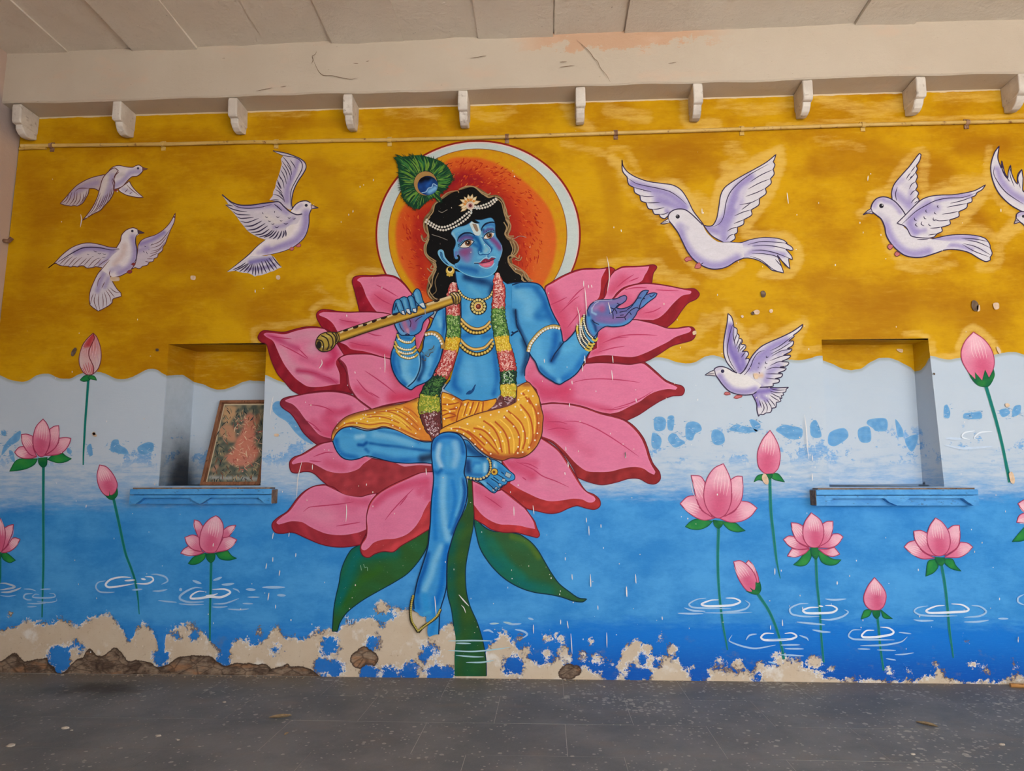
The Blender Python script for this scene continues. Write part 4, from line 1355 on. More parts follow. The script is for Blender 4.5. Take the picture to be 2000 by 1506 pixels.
dove((525, 420), 'lilac dove beside the peacock feather, one wing raised straight up', [
    ('wing', 'C', '830,90! 980,118 1080,150 1170,190 1225,240 1235,300 1200,370 1140,460 1090,560 1065,660 1060,740 1070,800! 1030,810! 960,760! 900,715! 790,690! 830,640! 835,590! 860,540! 870,480! 900,400! 920,330! 940,250! 930,190! 960,150!', (204, 194, 208), [('s', 'C', '1150,200 1120,320 1050,450 1010,560 1000,700', 12, DS, .65), ('s', 'C', '1170,260 1130,400 1060,560', 7, (222, 212, 216), .8)], 0, DK,
     ('l', '830,90 980,118 1080,150 1170,190 1225,240 1235,300 1200,370 1140,460 1090,560 1065,660 1060,740 1070,795', 2, DK, None), ('l', '840,100 960,148 1090,170 1160,205 1190,260 1180,330 1110,460 1060,560 1045,660 1050,800', 1.8, DK),
     ('l', '950,160 1000,220 1040,280 1060,330/1040,200 1090,270 1110,310/1000,250 1050,330 1060,390/940,210 1000,300 1040,390 1050,460/940,270 990,350 1010,440/925,320 970,400 1000,500/900,380 950,460 970,550/880,440 920,520 940,560/870,510 910,560 950,610/860,560 930,610 970,680/830,620 900,640 960,690 980,720/800,695 850,690 910,690/900,600 950,650 975,700/905,380 930,440/885,470 930,560', 1.7, DK)),
    ('tail', 'D', '750,1000! 690,1000! 560,1000 400,1100 270,1195! 330,1185 370,1180 420,1195 470,1205! 530,1210 580,1230! 610,1250 640,1240 690,1235! 750,1215! 800,1195 850,1180! 880,1160 940,1135! 900,1090 850,1020 800,985!', (212, 204, 216), [('s', 'D', '560,1080 650,1060 800,1040', 9, (96, 84, 164), .7), ('s', 'D', '520,1160 700,1150 850,1110', 7, (110, 96, 160), .6)], 0, DK,
     ('l', '340,1170 430,1130 500,1080/360,1185 450,1140 530,1090/420,1195 490,1140 540,1090/470,1200 520,1150 560,1100/520,1210 560,1150 580,1090/580,1230 590,1160 590,1100/620,1240 620,1170 610,1100/660,1230 650,1160 635,1090/700,1225 690,1150 660,1080/755,1210 720,1140 690,1060/800,1195 770,1130 730,1050/850,1180 800,1110 750,1040/885,1160 840,1100 780,1020/935,1135 880,1080 820,1000', 2.4, DK)),
    ('body', 'D', '1055,440! 1110,370 1170,335 1240,328 1290,350! 1320,390! 1300,430! 1275,500 1272,600 1250,700 1210,780 1150,840 1080,890 980,935 850,970 690,1000! 560,1000! 270,1195! 420,1080 540,980 640,880 740,800! 900,760 1000,650', WM, [('s', 'D', '1240,480 1230,620 1180,740 1080,830 920,880 760,930', 16, DS, .8), ('s', 'D', '1120,420 1180,380', 8, DS, .4), ('s', 'D', '1080,600 1000,760 820,860', 9, (226, 216, 212), .7), ('s', 'D', '660,960 760,930', 9, DS, .4)], 0, DK,
     ('l', '1055,440 1110,370 1170,335 1240,328 1290,350', 2, DK, None), ('l', '1300,430 1275,500 1272,600 1250,700 1210,780 1150,840 1080,890 980,935 850,970 690,1000', 2, DK, 'e'), ('l', '270,1195 420,1080 540,980 640,880 750,795', 1.8, DK), ('d', '1238,382', 3, (50, 44, 66))),
    ('wing', 'D', '210,250! 280,310 340,350 430,378 560,380 700,360 820,345 905,340! 970,400 1040,460 1120,495 1190,485! 1130,600 1050,620 990,660! 1000,740! 950,780! 890,800! 830,795! 740,800! 660,775! 600,745! 560,720! 520,690! 480,640! 430,580! 390,520! 340,460! 250,375! 290,370! 250,310', (208, 198, 210), [('s', 'D', '400,390 600,400 850,380 1000,470', 10, DS, .6), ('s', 'D', '750,520 900,600', 13, (222, 212, 208), .7), ('s', 'D', '850,650 980,620 1080,540', 8, DS, .5)], 0, DK,
     ('l', '210,250 280,310 340,350 430,378 560,380 700,360 820,345 905,340 970,400 1040,460 1120,495 1190,488', 2.4, DK, None), ('l', '290,330 400,400 520,418 680,405 820,370', 1.7, DK), ('l', '845,365 900,410 945,450/250,375 320,420 420,450 520,460/250,380 300,380 350,395/340,455 400,490 560,500/380,515 440,540 600,530/430,575 520,590 660,540', 2, DK),
     ('l', '480,635 580,630 700,570/510,685 620,670 740,600/560,715 660,700 770,630/605,745 700,730 790,670/660,770 760,740 830,680/720,775 800,740 850,685/780,785 830,750 880,690/830,795 870,760 905,695/885,800 920,750 940,690/945,780 965,730 965,690/990,765 990,720 980,680', 2.7, DK),
     ('l', '700,465 715,490/735,515 755,530 775,522/770,565 790,580 810,572/810,605 830,615 850,600/850,640 880,655 910,635/855,450 850,475/870,515 890,530 915,520/915,560 930,575 950,565/960,600 990,610 1020,598/1010,530 1030,540 1050,532/1070,545 1090,550 1110,535', 1.5, DK)),
    ('beak', 'D', '1295,372! 1390,412! 1302,425!', (198, 176, 180), [('s', 'D', '1350,400 1390,412', 4, (90, 70, 60), .9)], 1.3, DK),
    ('foot', 'D', '1035,910! 1060,890 1090,905 1075,930 1050,932', PK, [], 1, feetc),
    ('foot', 'D', '1110,880! 1150,850 1175,865 1165,885 1130,890', PK, [], 1, feetc),
])

W1, W2, S1 = (216, 210, 218), (206, 198, 214), (150, 136, 194)
dove((1385, 410), 'largest dove, right of the halo, facing left with wings raised in a wide V', [
    ('wing', 'E', '125,160! 135,220 180,280 260,330 380,372 520,392 620,408 700,455 760,540 820,660 880,740 925,800! 820,800! 570,710! 540,735 500,720 490,695! 440,690 420,645! 380,635 360,580! 310,560 300,510! 250,480 240,430! 190,400 175,330! 130,270', W1,
     [('s', 'E', '220,390 330,420 420,450 560,490 680,560 740,620', 13, S1, .9), ('s', 'E', '480,560 620,600 700,640', 16, S1, .85), ('s', 'E', '440,500 560,560', 12, S1, .5), ('s', 'E', '600,690 560,660', 8, S1, .8)], 2, DK,
     ('l', '175,335 260,390 380,420 480,440 600,475 700,545 755,600/240,430 330,455 415,475/300,508 360,520 440,520/360,580 430,580 500,575/415,645 480,640 540,625/490,695 540,690 580,670', 1.7, DK)),
    ('wing', 'E', '920,800! 960,808 1010,800 1050,730 1070,620 1090,500 1130,430 1210,370 1320,305 1440,240 1540,180 1628,108! 1615,150 1600,180! 1618,210 1600,255! 1610,300 1575,345! 1580,390 1525,440! 1530,490 1465,540! 1460,600 1385,650! 1390,700 1315,745! 1310,790 1250,820! 1250,870 1222,888! 1228,930 1180,965! 1120,970! 1000,900', W1,
     [('s', 'E', '1380,330 1260,430 1200,560 1160,680 1080,790', 15, S1, .9), ('s', 'E', '1260,560 1180,720 1120,860 1120,940', 17, S1, .8), ('s', 'E', '960,830 1050,860', 14, S1, .85), ('s', 'E', '1330,440 1240,620', 8, (200, 190, 214), .8)], 2, DK,
     ('l', '1000,820 1080,780 1120,700 1140,580 1180,480 1260,390 1380,300 1560,200', 1.9, DK), ('l', '1370,380 1480,310 1600,255/1350,450 1460,390 1575,345/1330,520 1440,480 1525,440/1270,600 1380,580 1465,540/1290,650 1385,580/1220,710 1310,670 1385,650/1215,785 1315,745/1150,860 1200,830 1250,820/1140,945 1180,900 1222,888', 1.7, DK)),
    ('tail', 'E', '1180,965! 1280,970 1380,940 1500,920 1620,925 1700,945 1740,975! 1720,975! 1780,1010 1795,1040 1770,1045! 1720,1030! 1780,1100 1790,1135! 1750,1125! 1760,1200 1765,1225! 1720,1190! 1640,1090! 1700,1250 1700,1265! 1640,1250! 1590,1240! 1520,1180 1450,1140 1360,1120 1280,1125!', W1,
     [('s', 'E', '1250,1000 1400,970 1600,950', 12, S1, .6), ('s', 'E', '1280,1100 1450,1050 1700,1090', 10, S1, .7), ('s', 'E', '1420,1000 1600,1010', 6, S1, .5), ('s', 'E', '1200,1045 1300,1045', 19, W1, 1.0)], 1.8, DK,
     ('l', '1350,990 1480,960 1620,965 1740,975/1390,1005 1500,995 1640,1010 1770,1045/1390,1045 1500,1045 1620,1070 1780,1130/1390,1075 1520,1080 1640,1110 1760,1220/1370,1100 1480,1140 1600,1230 1690,1265/1620,1130 1680,1200', 1.7, DK)),
    ('body', 'E', '575,740! 590,680 650,645 730,645 790,680 850,735 910,795! 960,880 1060,960 1180,968! 1300,975! 1320,1118! 1240,1150 1160,1200 1080,1225 990,1225 900,1190 820,1130 760,1050 710,950 670,870 620,800!', W1,
     [('s', 'E', '690,820 720,940 780,1050 860,1130 980,1190 1100,1190 1250,1120', 15, S1, .8), ('s', 'E', '680,810 760,830', 9, (186, 178, 204), .6)], 0, DK,
     ('l', '910,795 850,735 790,680 730,645 650,645 590,680 575,740 620,800 670,870 710,950 760,1050 820,1130 900,1190 990,1225 1080,1225 1160,1200 1240,1150 1320,1118', 2.2, DK, None), ('d', '668,715', 4.2, (46, 42, 52)), ('d', '662,708', 1, (180, 180, 180)), ('l', '890,1185 920,1165', 1.6, DK)),
    ('beak', 'E', '578,735! 535,760 500,785! 540,785 590,775!', (222, 214, 210), [], 1.5, DK, ('l', '520,775 580,760', 1.2, DK)),
    ('foot', 'E', '735,1130! 760,1110 795,1112! 810,1140 780,1145 750,1155', PK, [], 1.3, feetc),
    ('foot', 'E', '835,1215! 850,1180 880,1165! 895,1190 890,1215 860,1222', PK, [], 1.3, feetc),
])

dove((1810, 410), 'dove at upper right facing left, long smooth tail streaming right', [
    ('wing', 'G', '485,640! 480,560 510,470 590,370 680,270 740,190 800,115 818,130! 800,200 760,260! 775,290 755,335! 775,380 755,440! 775,490 755,535! 788,570 770,615! 795,650 780,680! 640,820! 560,740', W1,
     [('s', 'G', '510,560 600,640 680,720', 16, S1, .7), ('s', 'G', '640,480 720,500', 12, (204, 196, 212), .7), ('s', 'G', '700,560 690,680', 10, S1, .5), ('s', 'G', '530,470 600,420', 10, S1, .4)], 2, DK,
     ('l', '545,500 525,580 535,660/700,335 665,380 645,415/750,265 700,330/715,375 690,400/755,335 700,400 670,430/755,440 710,470 680,530/755,535 720,560 690,600/770,615 730,650 700,690/780,660 740,690', 1.7, DK)),
    ('tail', 'G', '770,1105! 900,1105 1000,1085 1150,1055 1300,1048 1450,1060 1550,1090 1590,1130! 1610,1170 1612,1200! 1635,1260 1625,1290! 1610,1310! 1612,1340 1560,1358 1480,1320 1380,1260 1280,1230 1160,1218 1060,1230! 900,1280! 700,1200', W1,
     [('s', 'G', '980,1110 1200,1085 1450,1085', 10, S1, .75), ('s', 'G', '1000,1210 1200,1170 1400,1220', 8, S1, .7), ('s', 'G', '1380,1160 1550,1240', 6, (190, 182, 204), .7), ('s', 'G', '960,1180 1080,1175', 16, W1, 1.0)], 2, DK,
     ('l', '1280,1090 1440,1100 1590,1130/1320,1105 1480,1140 1612,1200/1300,1150 1450,1190 1620,1285/1290,1160 1430,1240 1600,1305', 1.7, DK)),
    ('body', 'G', '245,770! 255,700 300,640 370,615 440,625 520,670 600,760 640,830! 620,960 800,1060 960,1105! 1160,1130! 1060,1235! 960,1270 840,1305 740,1310 640,1290 560,1240 480,1160 420,1060 400,960 360,870 300,820!', W1,
     [('s', 'G', '400,660 500,690 580,790', 9, S1, .6), ('s', 'G', '410,930 470,1080 580,1210 720,1270 900,1240', 15, S1, .8), ('s', 'G', '280,720 300,660 380,630', 9, S1, .6), ('s', 'G', '330,820 430,880', 11, (190, 182, 204), .7)], 0, DK,
     ('l', '640,825 600,760 520,670 440,625 370,615 300,640 255,700 245,770 300,820 360,870 400,960 420,1060 480,1160 560,1240 640,1290 740,1310 840,1305 960,1270 1060,1235', 2.3, DK, None), ('d', '362,718', 4.6, (34, 30, 40)), ('d', '372,710', 1.2, (210, 210, 216))),
    ('wing', 'G', '540,918! 640,820 720,740 820,650 920,610 1040,595 1180,590 1320,570 1440,540 1560,475! 1520,530 1460,565! 1440,600 1400,618! 1400,670 1350,690! 1340,740 1250,785! 1250,840 1145,880! 1150,930 1050,965! 1060,1010 1000,1040! 970,1075! 900,1090 760,1080! 700,1060 640,960', W1,
     [('s', 'G', '900,700 760,820 690,920 740,1010', 16, S1, .85), ('s', 'G', '1000,650 1200,610 1380,600', 9, S1, .75), ('s', 'G', '900,780 1000,740', 14, S1, .6), ('s', 'G', '760,1020 860,1000', 9, S1, .6)], 2, DK,
     ('l', '580,945 660,870 760,780 860,720 980,660 1120,630 1300,620 1460,565/1150,690 1280,660 1400,618/1110,735 1240,710 1350,690/1055,815 1160,800 1250,780/960,870 1030,890 1145,880/920,975 1000,970 1060,960/900,1055 960,1045 1005,1040/770,1105 900,1105', 1.8, DK),
     ('l', '880,760 870,780 890,797/980,785 970,800 995,815/850,835 855,860 880,870/740,850 745,880 770,885/770,920 750,935 780,960/830,895 820,930 855,950/910,920 905,935 930,950/960,850 958,880 990,890/1015,710 1005,725 1020,745', 1.8, DK)),
    ('beak', 'G', '245,748! 200,775 150,820! 215,805 265,810!', (186, 176, 186), [('s', 'G', '160,815 190,800', 3, (50, 44, 54), .9)], 1.6, DK, ('l', '190,798 260,780', 1.2, DK)),
    ('foot', 'G', '430,1190! 450,1160 490,1165! 495,1190 460,1222', PK, [], 1.4, DB),
    ('foot', 'G', '512,1275! 530,1245 570,1255! 575,1280 535,1300', PK, [], 1.4, DB),
])

dove((1990, 370), 'dove cut off by the right edge, only its raised wing and head in view', [
    ('wing', 'G', '1715,30! 1660,110 1620,250 1630,380 1680,520 1750,620 1850,710 1960,775! 2100,820! 2200,560! 2080,640 2040,560! 2070,430! 2030,440 2000,560! 1985,540 1990,400! 1975,300! 1930,360 1925,470! 1900,440 1860,350 1845,250! 1820,330 1815,400! 1780,340 1745,200! 1740,290! 1700,170', W1,
     [('s', 'G', '1690,300 1740,430 1850,560 1990,650', 13, S1, .75), ('s', 'G', '1660,330 1700,500 1820,650', 8, W2, .6)], 2.2, DK,
     ('l', '1665,260 1650,340 1690,430 1780,550 1900,640 2000,700/1740,290 1780,370 1840,440/1750,210 1760,320 1830,440/1850,260 1840,360 1890,500/1975,300 1930,400 1960,520', 1.8, DK)),
    ('body', 'G', '1910,860! 1920,810 1970,785 2060,800 2150,900! 2150,1040! 2040,980 1990,930 1950,900!', W1, [('s', 'G', '1930,830 1990,800', 6, S1, .6)], 2.2, DK, ('d', '1993,838', 3, (46, 42, 52))),
    ('beak', 'G', '1912,860! 1885,925! 1925,915 1952,900!', (180, 170, 178), [], 1.6, DK, ('l', '1895,890 1940,890', 1.4, DK)),
])

dove((1470, 715), 'small dove hovering across the wave line above the blue dabs', [
    ('wing', 'H', '388,140! 378,250 350,400 335,520 340,640 370,730 440,820 500,880! 560,880! 640,740 650,700! 630,690 600,700! 640,640 620,605 560,610! 605,560 600,525 545,520! 565,480 550,450 520,450! 525,410 500,385! 498,330 460,305! 450,240 430,180', W1,
     [('s', 'H', '420,300 410,480 430,600 490,720 540,830', 13, (128, 110, 182), .95), ('s', 'H', '560,650 580,780', 12, (128, 110, 182), .85), ('s', 'H', '480,560 500,680', 10, (128, 110, 182), .7)], 2, DK,
     ('l', '460,250 430,320 400,440 380,560 385,640 420,740 500,870/460,310 450,400 470,500 480,560/500,385 465,480/525,440 490,540/565,455 500,580/600,525 530,600/540,520 510,620/605,605 550,680', 1.8, DK)),
    ('tail', 'H', '740,1045! 860,1045 1000,1050 1130,1045! 1100,1070! 1095,1100 1060,1110! 1070,1140 1040,1145! 1050,1180 1020,1180! 1035,1215 980,1230! 975,1290 930,1300! 910,1350 850,1360! 820,1380 780,1375! 765,1400! 745,1330 740,1250 710,1180 680,1130!', W1,
     [('s', 'H', '740,1100 860,1090 960,1060', 12, (128, 110, 182), .9), ('s', 'H', '720,1150 760,1260', 9, (128, 110, 182), .85), ('s', 'H', '800,1160 860,1200', 9, (128, 110, 182), .7)], 2, DK,
     ('l', '900,1060 1000,1080 1090,1075/900,1090 980,1110 1060,1110/910,1110 980,1150 1045,1175/900,1140 960,1180 1020,1215/890,1180 950,1250 975,1290/860,1190 910,1270 930,1330/830,1200 870,1290 860,1355/800,1210 830,1300 790,1375/770,1200 800,1300', 1.7, DK)),
    ('wing', 'H', '460,915! 540,880 600,820 650,720 700,640 790,550 900,490 1040,430 1180,360 1308,272! 1290,320 1240,370 1190,405! 1200,420 1130,480! 1190,480 1180,530 1110,575! 1170,575 1150,610 1070,650! 1155,655 1130,690 1040,730! 1130,740 1110,780 1020,800! 1100,810 1080,840 1000,870! 1055,880 1040,920 960,940! 1015,950 1010,985 940,1000! 940,1030 860,1040! 740,1050! 600,1040 500,980', W1,
     [('s', 'H', '1100,470 960,530 860,600 740,700 660,820', 14, S1, .9), ('s', 'H', '900,640 800,720 740,820', 13, S1, .75), ('s', 'H', '1000,780 900,860 860,960', 14, S1, .7), ('s', 'H', '1000,640 1100,600', 9, S1, .4), ('s', 'H', '600,1070 800,1030', 8, S1, .6), ('s', 'H', '740,900 800,900', 8, (214, 170, 140), .7)], 2.2, DK,
     ('l', '510,945 590,890 660,800 700,700 760,620 840,590/900,600 1020,540 1190,410/910,640 1040,570 1180,480/920,665 1040,600 1160,580/900,720 1060,660 1150,655/900,780 1020,730 1130,740/860,830 960,800 1090,815/850,880 960,880 1050,885/850,930 1010,950', 1.6, DK),
     ('l', '860,655 858,680 890,670/850,725 850,750 875,755/770,735 765,755 785,760/760,790 758,812/840,790 850,815/690,850 700,860/765,855 780,880', 1.6, DK)),
    ('body', 'H', '218,830! 250,800 310,790 380,810 450,850 540,885! 620,900 700,950 800,1020! 740,1090 690,1130 600,1140 500,1130 400,1090 320,1010 270,940 235,890!', (226, 220, 220),
     [('s', 'H', '290,910 350,1000 450,1080 600,1100 720,1070', 12, S1, .85), ('s', 'H', '230,830 300,810', 7, S1, .4)], 0, DK,
     ('l', '500,870 450,850 380,810 310,790 250,800 218,830 235,890 270,940 320,1010 400,1090 500,1130 600,1140 690,1130 740,1100', 2.2, DK, None), ('d', '322,847', 3.6, (50, 46, 76))),
    ('beak', 'H', '222,832! 160,860 105,895! 170,900 240,905!', (214, 206, 206), [], 1.7, DK, ('l', '130,885 225,875', 1.4, DK)),
    ('foot', 'H', '340,1130! 360,1102 400,1110! 420,1130 370,1138', PK, [], 1.4, feetc),
    ('foot', 'H', '458,1175! 490,1145 560,1145! 560,1160 500,1182', PK, [], 1.4, feetc),
])
# ================================================================== small lotuses
PKC, PKD, PKL, OUT = (226, 138, 166), (206, 78, 118), (240, 186, 200), (166, 58, 92)
GRN, GRD, STM = (34, 130, 66), (12, 86, 62), (20, 118, 112)


def flower(px, label, petals, leaves, cup, stem, cat='painted lotus', name='painted_lotus', group='pink lotus flowers painted on the water', pc=PKC, pd=PKD, pl=PKL, oc=OUT):
    r = motif(name, px, label, cat, group)
    lv = 20
    # stem: (path in U px, w0, w1)
    if stem:
        P = Part('stem', r, lv)
        pts, cor = parse('U', stem[0])
        L = spline(pts, cor, False, 3)
        n = len(L)
        T = np.gradient(L, axis=0)
        T /= np.maximum(np.hypot(T[:, 0], T[:, 1]), 1e-6)[:, None]
        N_ = np.stack([-T[:, 1], T[:, 0]], 1)
        w_ = np.interp(np.linspace(0, 1, n), [0, .75, 1], [stem[1], stem[1] * .8, stem[2]]) / 2
        for k, (cc, f) in enumerate((((74, 150, 120), 1.25), (STM, .95))):
            Q = np.empty((2 * n, 2))
            Q[0::2] = L + N_ * (w_ * f)[:, None]
            Q[1::2] = L - N_ * (w_ * f)[:, None]
            P.add(Q, [(2 * i, 2 * i + 2, 2 * i + 3, 2 * i + 1) for i in range(n - 1)], lin(cc))
            P.lv += 1
        P.done()
        lv += 3
    for cr, poly in leaves:
        P = Part('leaf', r, lv)
        pts, cor = parse(cr, poly)
        a = np.array(pts)
        far = a[np.argmax(np.hypot(*(a - a.mean(0)).T))]
        P.fill(cr, poly, GRN, [('e', 3.5, GRD, .8), ('n', 5, (70, 158, 60), .5)])
        P.outline(cr, poly, 1.1, GRD)
        P.done()
        lv += 3
    for i, (cr, poly) in enumerate(petals):
        P = Part('petal', r, lv)
        a = np.array(parse(cr, poly)[0])
        tip = a[0]
        # foot of the petal = the point farthest from the tip
        base = a[np.argmax(np.hypot(*(a - tip).T))]
        d = base - tip

        def loc(u, v):
            k = CR[cr]
            nrm = np.array([-d[1], d[0]])
            q = tip + d * u + nrm * v
            return '%.1f,%.1f' % ((q[0] - k[0]) * k[2], (q[1] - k[1]) * k[2])
        R = float(np.hypot(*d))
        mid = i >= len(petals) - 1
        sh = [('s', cr, loc(.04, 0) + ' ' + loc(.35, 0), R * .42, pl, .95), ('s', cr, loc(.62, .0) + ' ' + loc(.86, 0), R * .38, pd, .75 if mid else .45), ('e', 2.5, pd, .35)]
        P.fill(cr, poly, pc, sh)
        P.outline(cr, poly, 1.6, oc)
        for v in np.linspace(-.13, .13, 5):
            P.ribbon(spline([tip + d * .12 + np.array([-d[1], d[0]]) * v * .6, tip + d * .35 + np.array([-d[1], d[0]]) * v, tip + d * (.55 + .05 * math.sin(v * 90)) + np.array([-d[1], d[0]]) * v * .9], [False] * 3, False, 2), .9, (246, 208, 214) if i % 2 == 0 or mid else (236, 176, 192), 'b')
        P.done()
        lv += 4
    if cup:
        cr, poly = cup
        P = Part('cup', r, lv)
        P.fill(cr, poly, (20, 104, 60), [('e', 3, (8, 72, 60), .8), ('n', 4, (60, 140, 60), .5)])
        P.done()
    return r


flower((84, 880), 'lotus at far left under the tallest bud, wide dark leaves', [
    ('Q2', '178,520! 220,570 290,595 380,595 450,577! 370,550 310,480 290,447! 230,462'), ('Q2', '867,352! 840,430 780,510 700,550 550,562! 650,490 710,410 722,350! 800,340'),
    ('Q2', '262,303! 270,400 310,480 370,550 450,577! 405,460 400,325! 330,300'), ('Q2', '718,195! 722,300 710,400 660,480 550,557! 600,450 612,340 605,240! 660,205'),
    ('Q2', '525,115! 440,210 405,340 410,460 450,540 490,572 540,562 590,470 612,360 605,260 570,170')],
    [('Q2', '115,755! 180,640 250,600 460,600! 420,670 330,720 220,745'), ('Q2', '875,600! 800,640 700,650 575,612! 640,560 760,527! 810,570')],
    ('Q2', '465,590! 470,660 520,708 570,680 580,580!'), ('84.8,910 84.5,980 84.8,1100 83.5,1150 82,1206', 4.4, 2))
flower((5, 1050), 'lotus cut off by the left edge of the picture', [
    ('Q3', '245,460! 200,540 140,595 70,620 10,620! 90,540 145,447! 190,440'), ('Q3', '165,278! 150,380 120,460 80,540 10,612! 55,480 55,320! 110,290'),
    ('Q3', '-30,150! -100,260 -120,400 -90,540 -40,612 10,620 50,520 66,400 45,290')],
    [('Q3', '190,715! 120,745 40,705 10,635! 80,625')], ('Q3', '-40,610! -30,670 5,700 20,660 15,615!'), ('1,1090 1,1140', 3, 1.2))
flower((411, 1055), 'lotus standing below the shelf with the framed picture', [
    ('Q4', '705,630! 800,655 900,652 1000,615! 870,592 800,543! 740,580'), ('Q4', '755,435! 780,510 850,580 970,612! 940,540 930,430! 850,405'), ('Q4', '1393,465! 1340,540 1270,590 1130,617! 1190,510 1225,440! 1300,425'),
    ('Q4', '870,220! 875,310 920,430 950,450! 975,300! 930,240'), ('Q4', '1380,285! 1340,360 1290,425 1215,440! 1225,345! 1290,300'),
    ('Q4', '1135,170! 1060,210 980,300 940,420 940,540 1000,610 1060,625 1130,612 1190,500 1225,380 1220,270 1180,200')],
    [('Q4', '795,755! 870,670 1010,627! 1000,690 930,750 850,770'), ('Q4', '1390,690! 1300,715 1190,700 1130,627! 1280,597! 1330,660')],
    ('Q4', '1010,630! 1020,700 1070,748 1120,710 1135,627!'), ('412.5,1098 411.5,1140 410.5,1180 410,1215 410,1252', 4.2, 2.6))
flower((1402, 970), 'biggest small lotus, just right of the great flower, pale water rings at its stem', [
    ('Q5', '302,1022! 380,1110 490,1190 600,1225 730,1200! 560,1100 485,925! 390,940'), ('Q5', '1243,1078! 1160,1180 1040,1240 900,1247 780,1200! 960,1120 1045,990! 1150,1010'),
    ('Q5', '437,678! 470,820 500,960 570,1100 700,1195! 600,1000 605,760! 550,690'), ('Q5', '1060,690! 1070,830 1050,980 980,1090 850,1180! 930,980 920,730! 990,690'),
    ('Q5', '830,535! 720,590 640,700 595,850 600,1000 660,1130 760,1200 860,1150 920,1020 930,860 915,720 870,610')],
    [('Q5', '365,1305! 430,1240 510,1210 700,1237! 640,1300 540,1340 440,1335'), ('Q5', '1100,1355! 1000,1370 900,1340 800,1240! 980,1260 1040,1310')],
    ('Q5', '700,1220! 720,1290 770,1330 820,1290 830,1235!'), ('1403.6,1030 1402,1090 1403.5,1140 1407,1180 1412,1220 1418.5,1255 1421,1270', 4.6, 2.2))
flower((1587, 1045), 'lotus under the left end of the empty recess shelf, long drooping leaves', [
    ('Q6', '1210,590! 1300,600 1400,562 1450,512! 1350,520 1260,508!'), ('Q6', '1780,570! 1700,595 1620,570 1545,512! 1640,515 1720,493!'),
    ('Q6', '1168,410! 1230,480 1320,517 1450,507! 1340,450 1280,376! 1220,373'), ('Q6', '1815,382! 1760,460 1680,500 1535,497! 1650,420 1705,350! 1770,350'),
    ('Q6', '1252,228! 1270,330 1320,430 1450,497! 1385,400 1378,262! 1320,235'), ('Q6', '1705,212! 1700,310 1660,420 1550,492! 1605,360 1585,245! 1640,215'),
    ('Q6', '1470,120! 1400,220 1378,330 1400,430 1460,492 1540,492 1590,420 1605,310 1570,200')],
    [('Q6', '1275,685! 1340,630 1400,550 1470,510! 1470,600 1420,680 1350,700'), ('Q6', '1795,630! 1740,680 1660,690 1580,650 1530,520! 1620,570 1700,620')],
    ('Q6', '1460,497! 1470,570 1520,628 1550,580 1545,497!'), ('1593.5,1090 1596,1140 1601,1190 1604,1240 1607,1275 1609,1294', 4.2, 3))
flower((1833, 1045), 'lotus below the empty recess, drooping split leaves', [
    ('Q7', '700,490! 790,570 900,620 1030,612! 900,540 820,420! 750,440'), ('Q7', '1445,492! 1380,560 1290,605 1140,602! 1260,520 1310,438! 1390,450'),
    ('Q7', '803,320! 820,420 880,510 960,570 1050,592! 960,480 952,343! 880,312'), ('Q7', '1300,255! 1305,400 1270,500 1140,587! 1200,450 1173,300! 1230,260'),
    ('Q7', '1040,175! 980,260 948,370 960,470 1020,570 1100,587 1170,540 1200,440 1180,320 1110,220')],
    [('Q7', '935,810! 960,650 1040,622! 1070,700 1020,770'), ('Q7', '1320,755! 1220,730 1150,680 1120,620! 1220,622 1260,690')],
    ('Q7', '1030,600! 1050,660 1105,698 1145,650 1140,605!'), ('1839,1103 1846,1145 1851,1190 1855,1235 1859,1262 1862,1285', 4.6, 2.2))
flower((1992, 1020), 'lotus half outside the right edge of the picture', [
    ('Q7', '1920,225! 1950,150 2020,125 2140,190! 2060,235 2000,228'), ('Q7', '1935,20! 2000,-20 2080,-30 2140,180! 2060,140 1990,100')],
    [('Q7', '1870,435! 1930,360 2010,270! 2100,330! 2000,420')], None, None)

# ------------------------------------------------------------------ buds
b1 = flower((174, 700), 'nearly white bud with a red tip, high up at far left', [
    ('Q1', '1300,75! 1220,150 1150,250 1105,400 1110,520 1160,620 1210,655 1290,650 1370,570 1410,430 1400,270 1350,130')],
    [('Q1', '1115,730! 1180,670 1280,655! 1260,720 1220,745 1160,750'), ('Q1', '1350,735! 1250,715 1225,700 1260,660! 1320,680')], None, ('172.5,742 169,790 166,830 164.5,860 163,885 162.5,908', 4.2, 2),
    'painted bud', 'painted_lotus_bud', 'pink lotus buds painted on the wall', (218, 202, 198), (216, 168, 172), (206, 120, 122), (120, 60, 70))
P = Part('inner_petal', b1, 60)
P.fill('Q1', '1300,85! 1318,150 1290,220 1255,300! 1210,300 1150,330! 1175,240 1230,160', (196, 96, 98), [('s', 'Q1', '1290,110 1230,230', 7, (186, 60, 66), .9), ('s', 'Q1', '1150,320 1250,300', 7, (222, 200, 200), .8)])
P.line('Q1', '1300,80 1315,150 1270,250 1240,330 1245,410 1280,490 1308,560 1300,650', 1.7, (120, 46, 56), None)
P.line('Q1', '1160,510 1195,600 1225,650/1190,490 1225,590 1250,655/1230,480 1250,590 1265,655/1265,500 1275,590 1278,650/1150,560 1180,620 1210,655/1290,520 1295,600 1285,650', 1.3, (196, 60, 74), 'b')
P.line('Q1', '1330,150 1345,240 1340,300/1360,180 1375,260/1290,330 1330,480 1340,600/1340,330 1370,450 1360,540', 1.2, (206, 160, 176), 'b')
P.done()
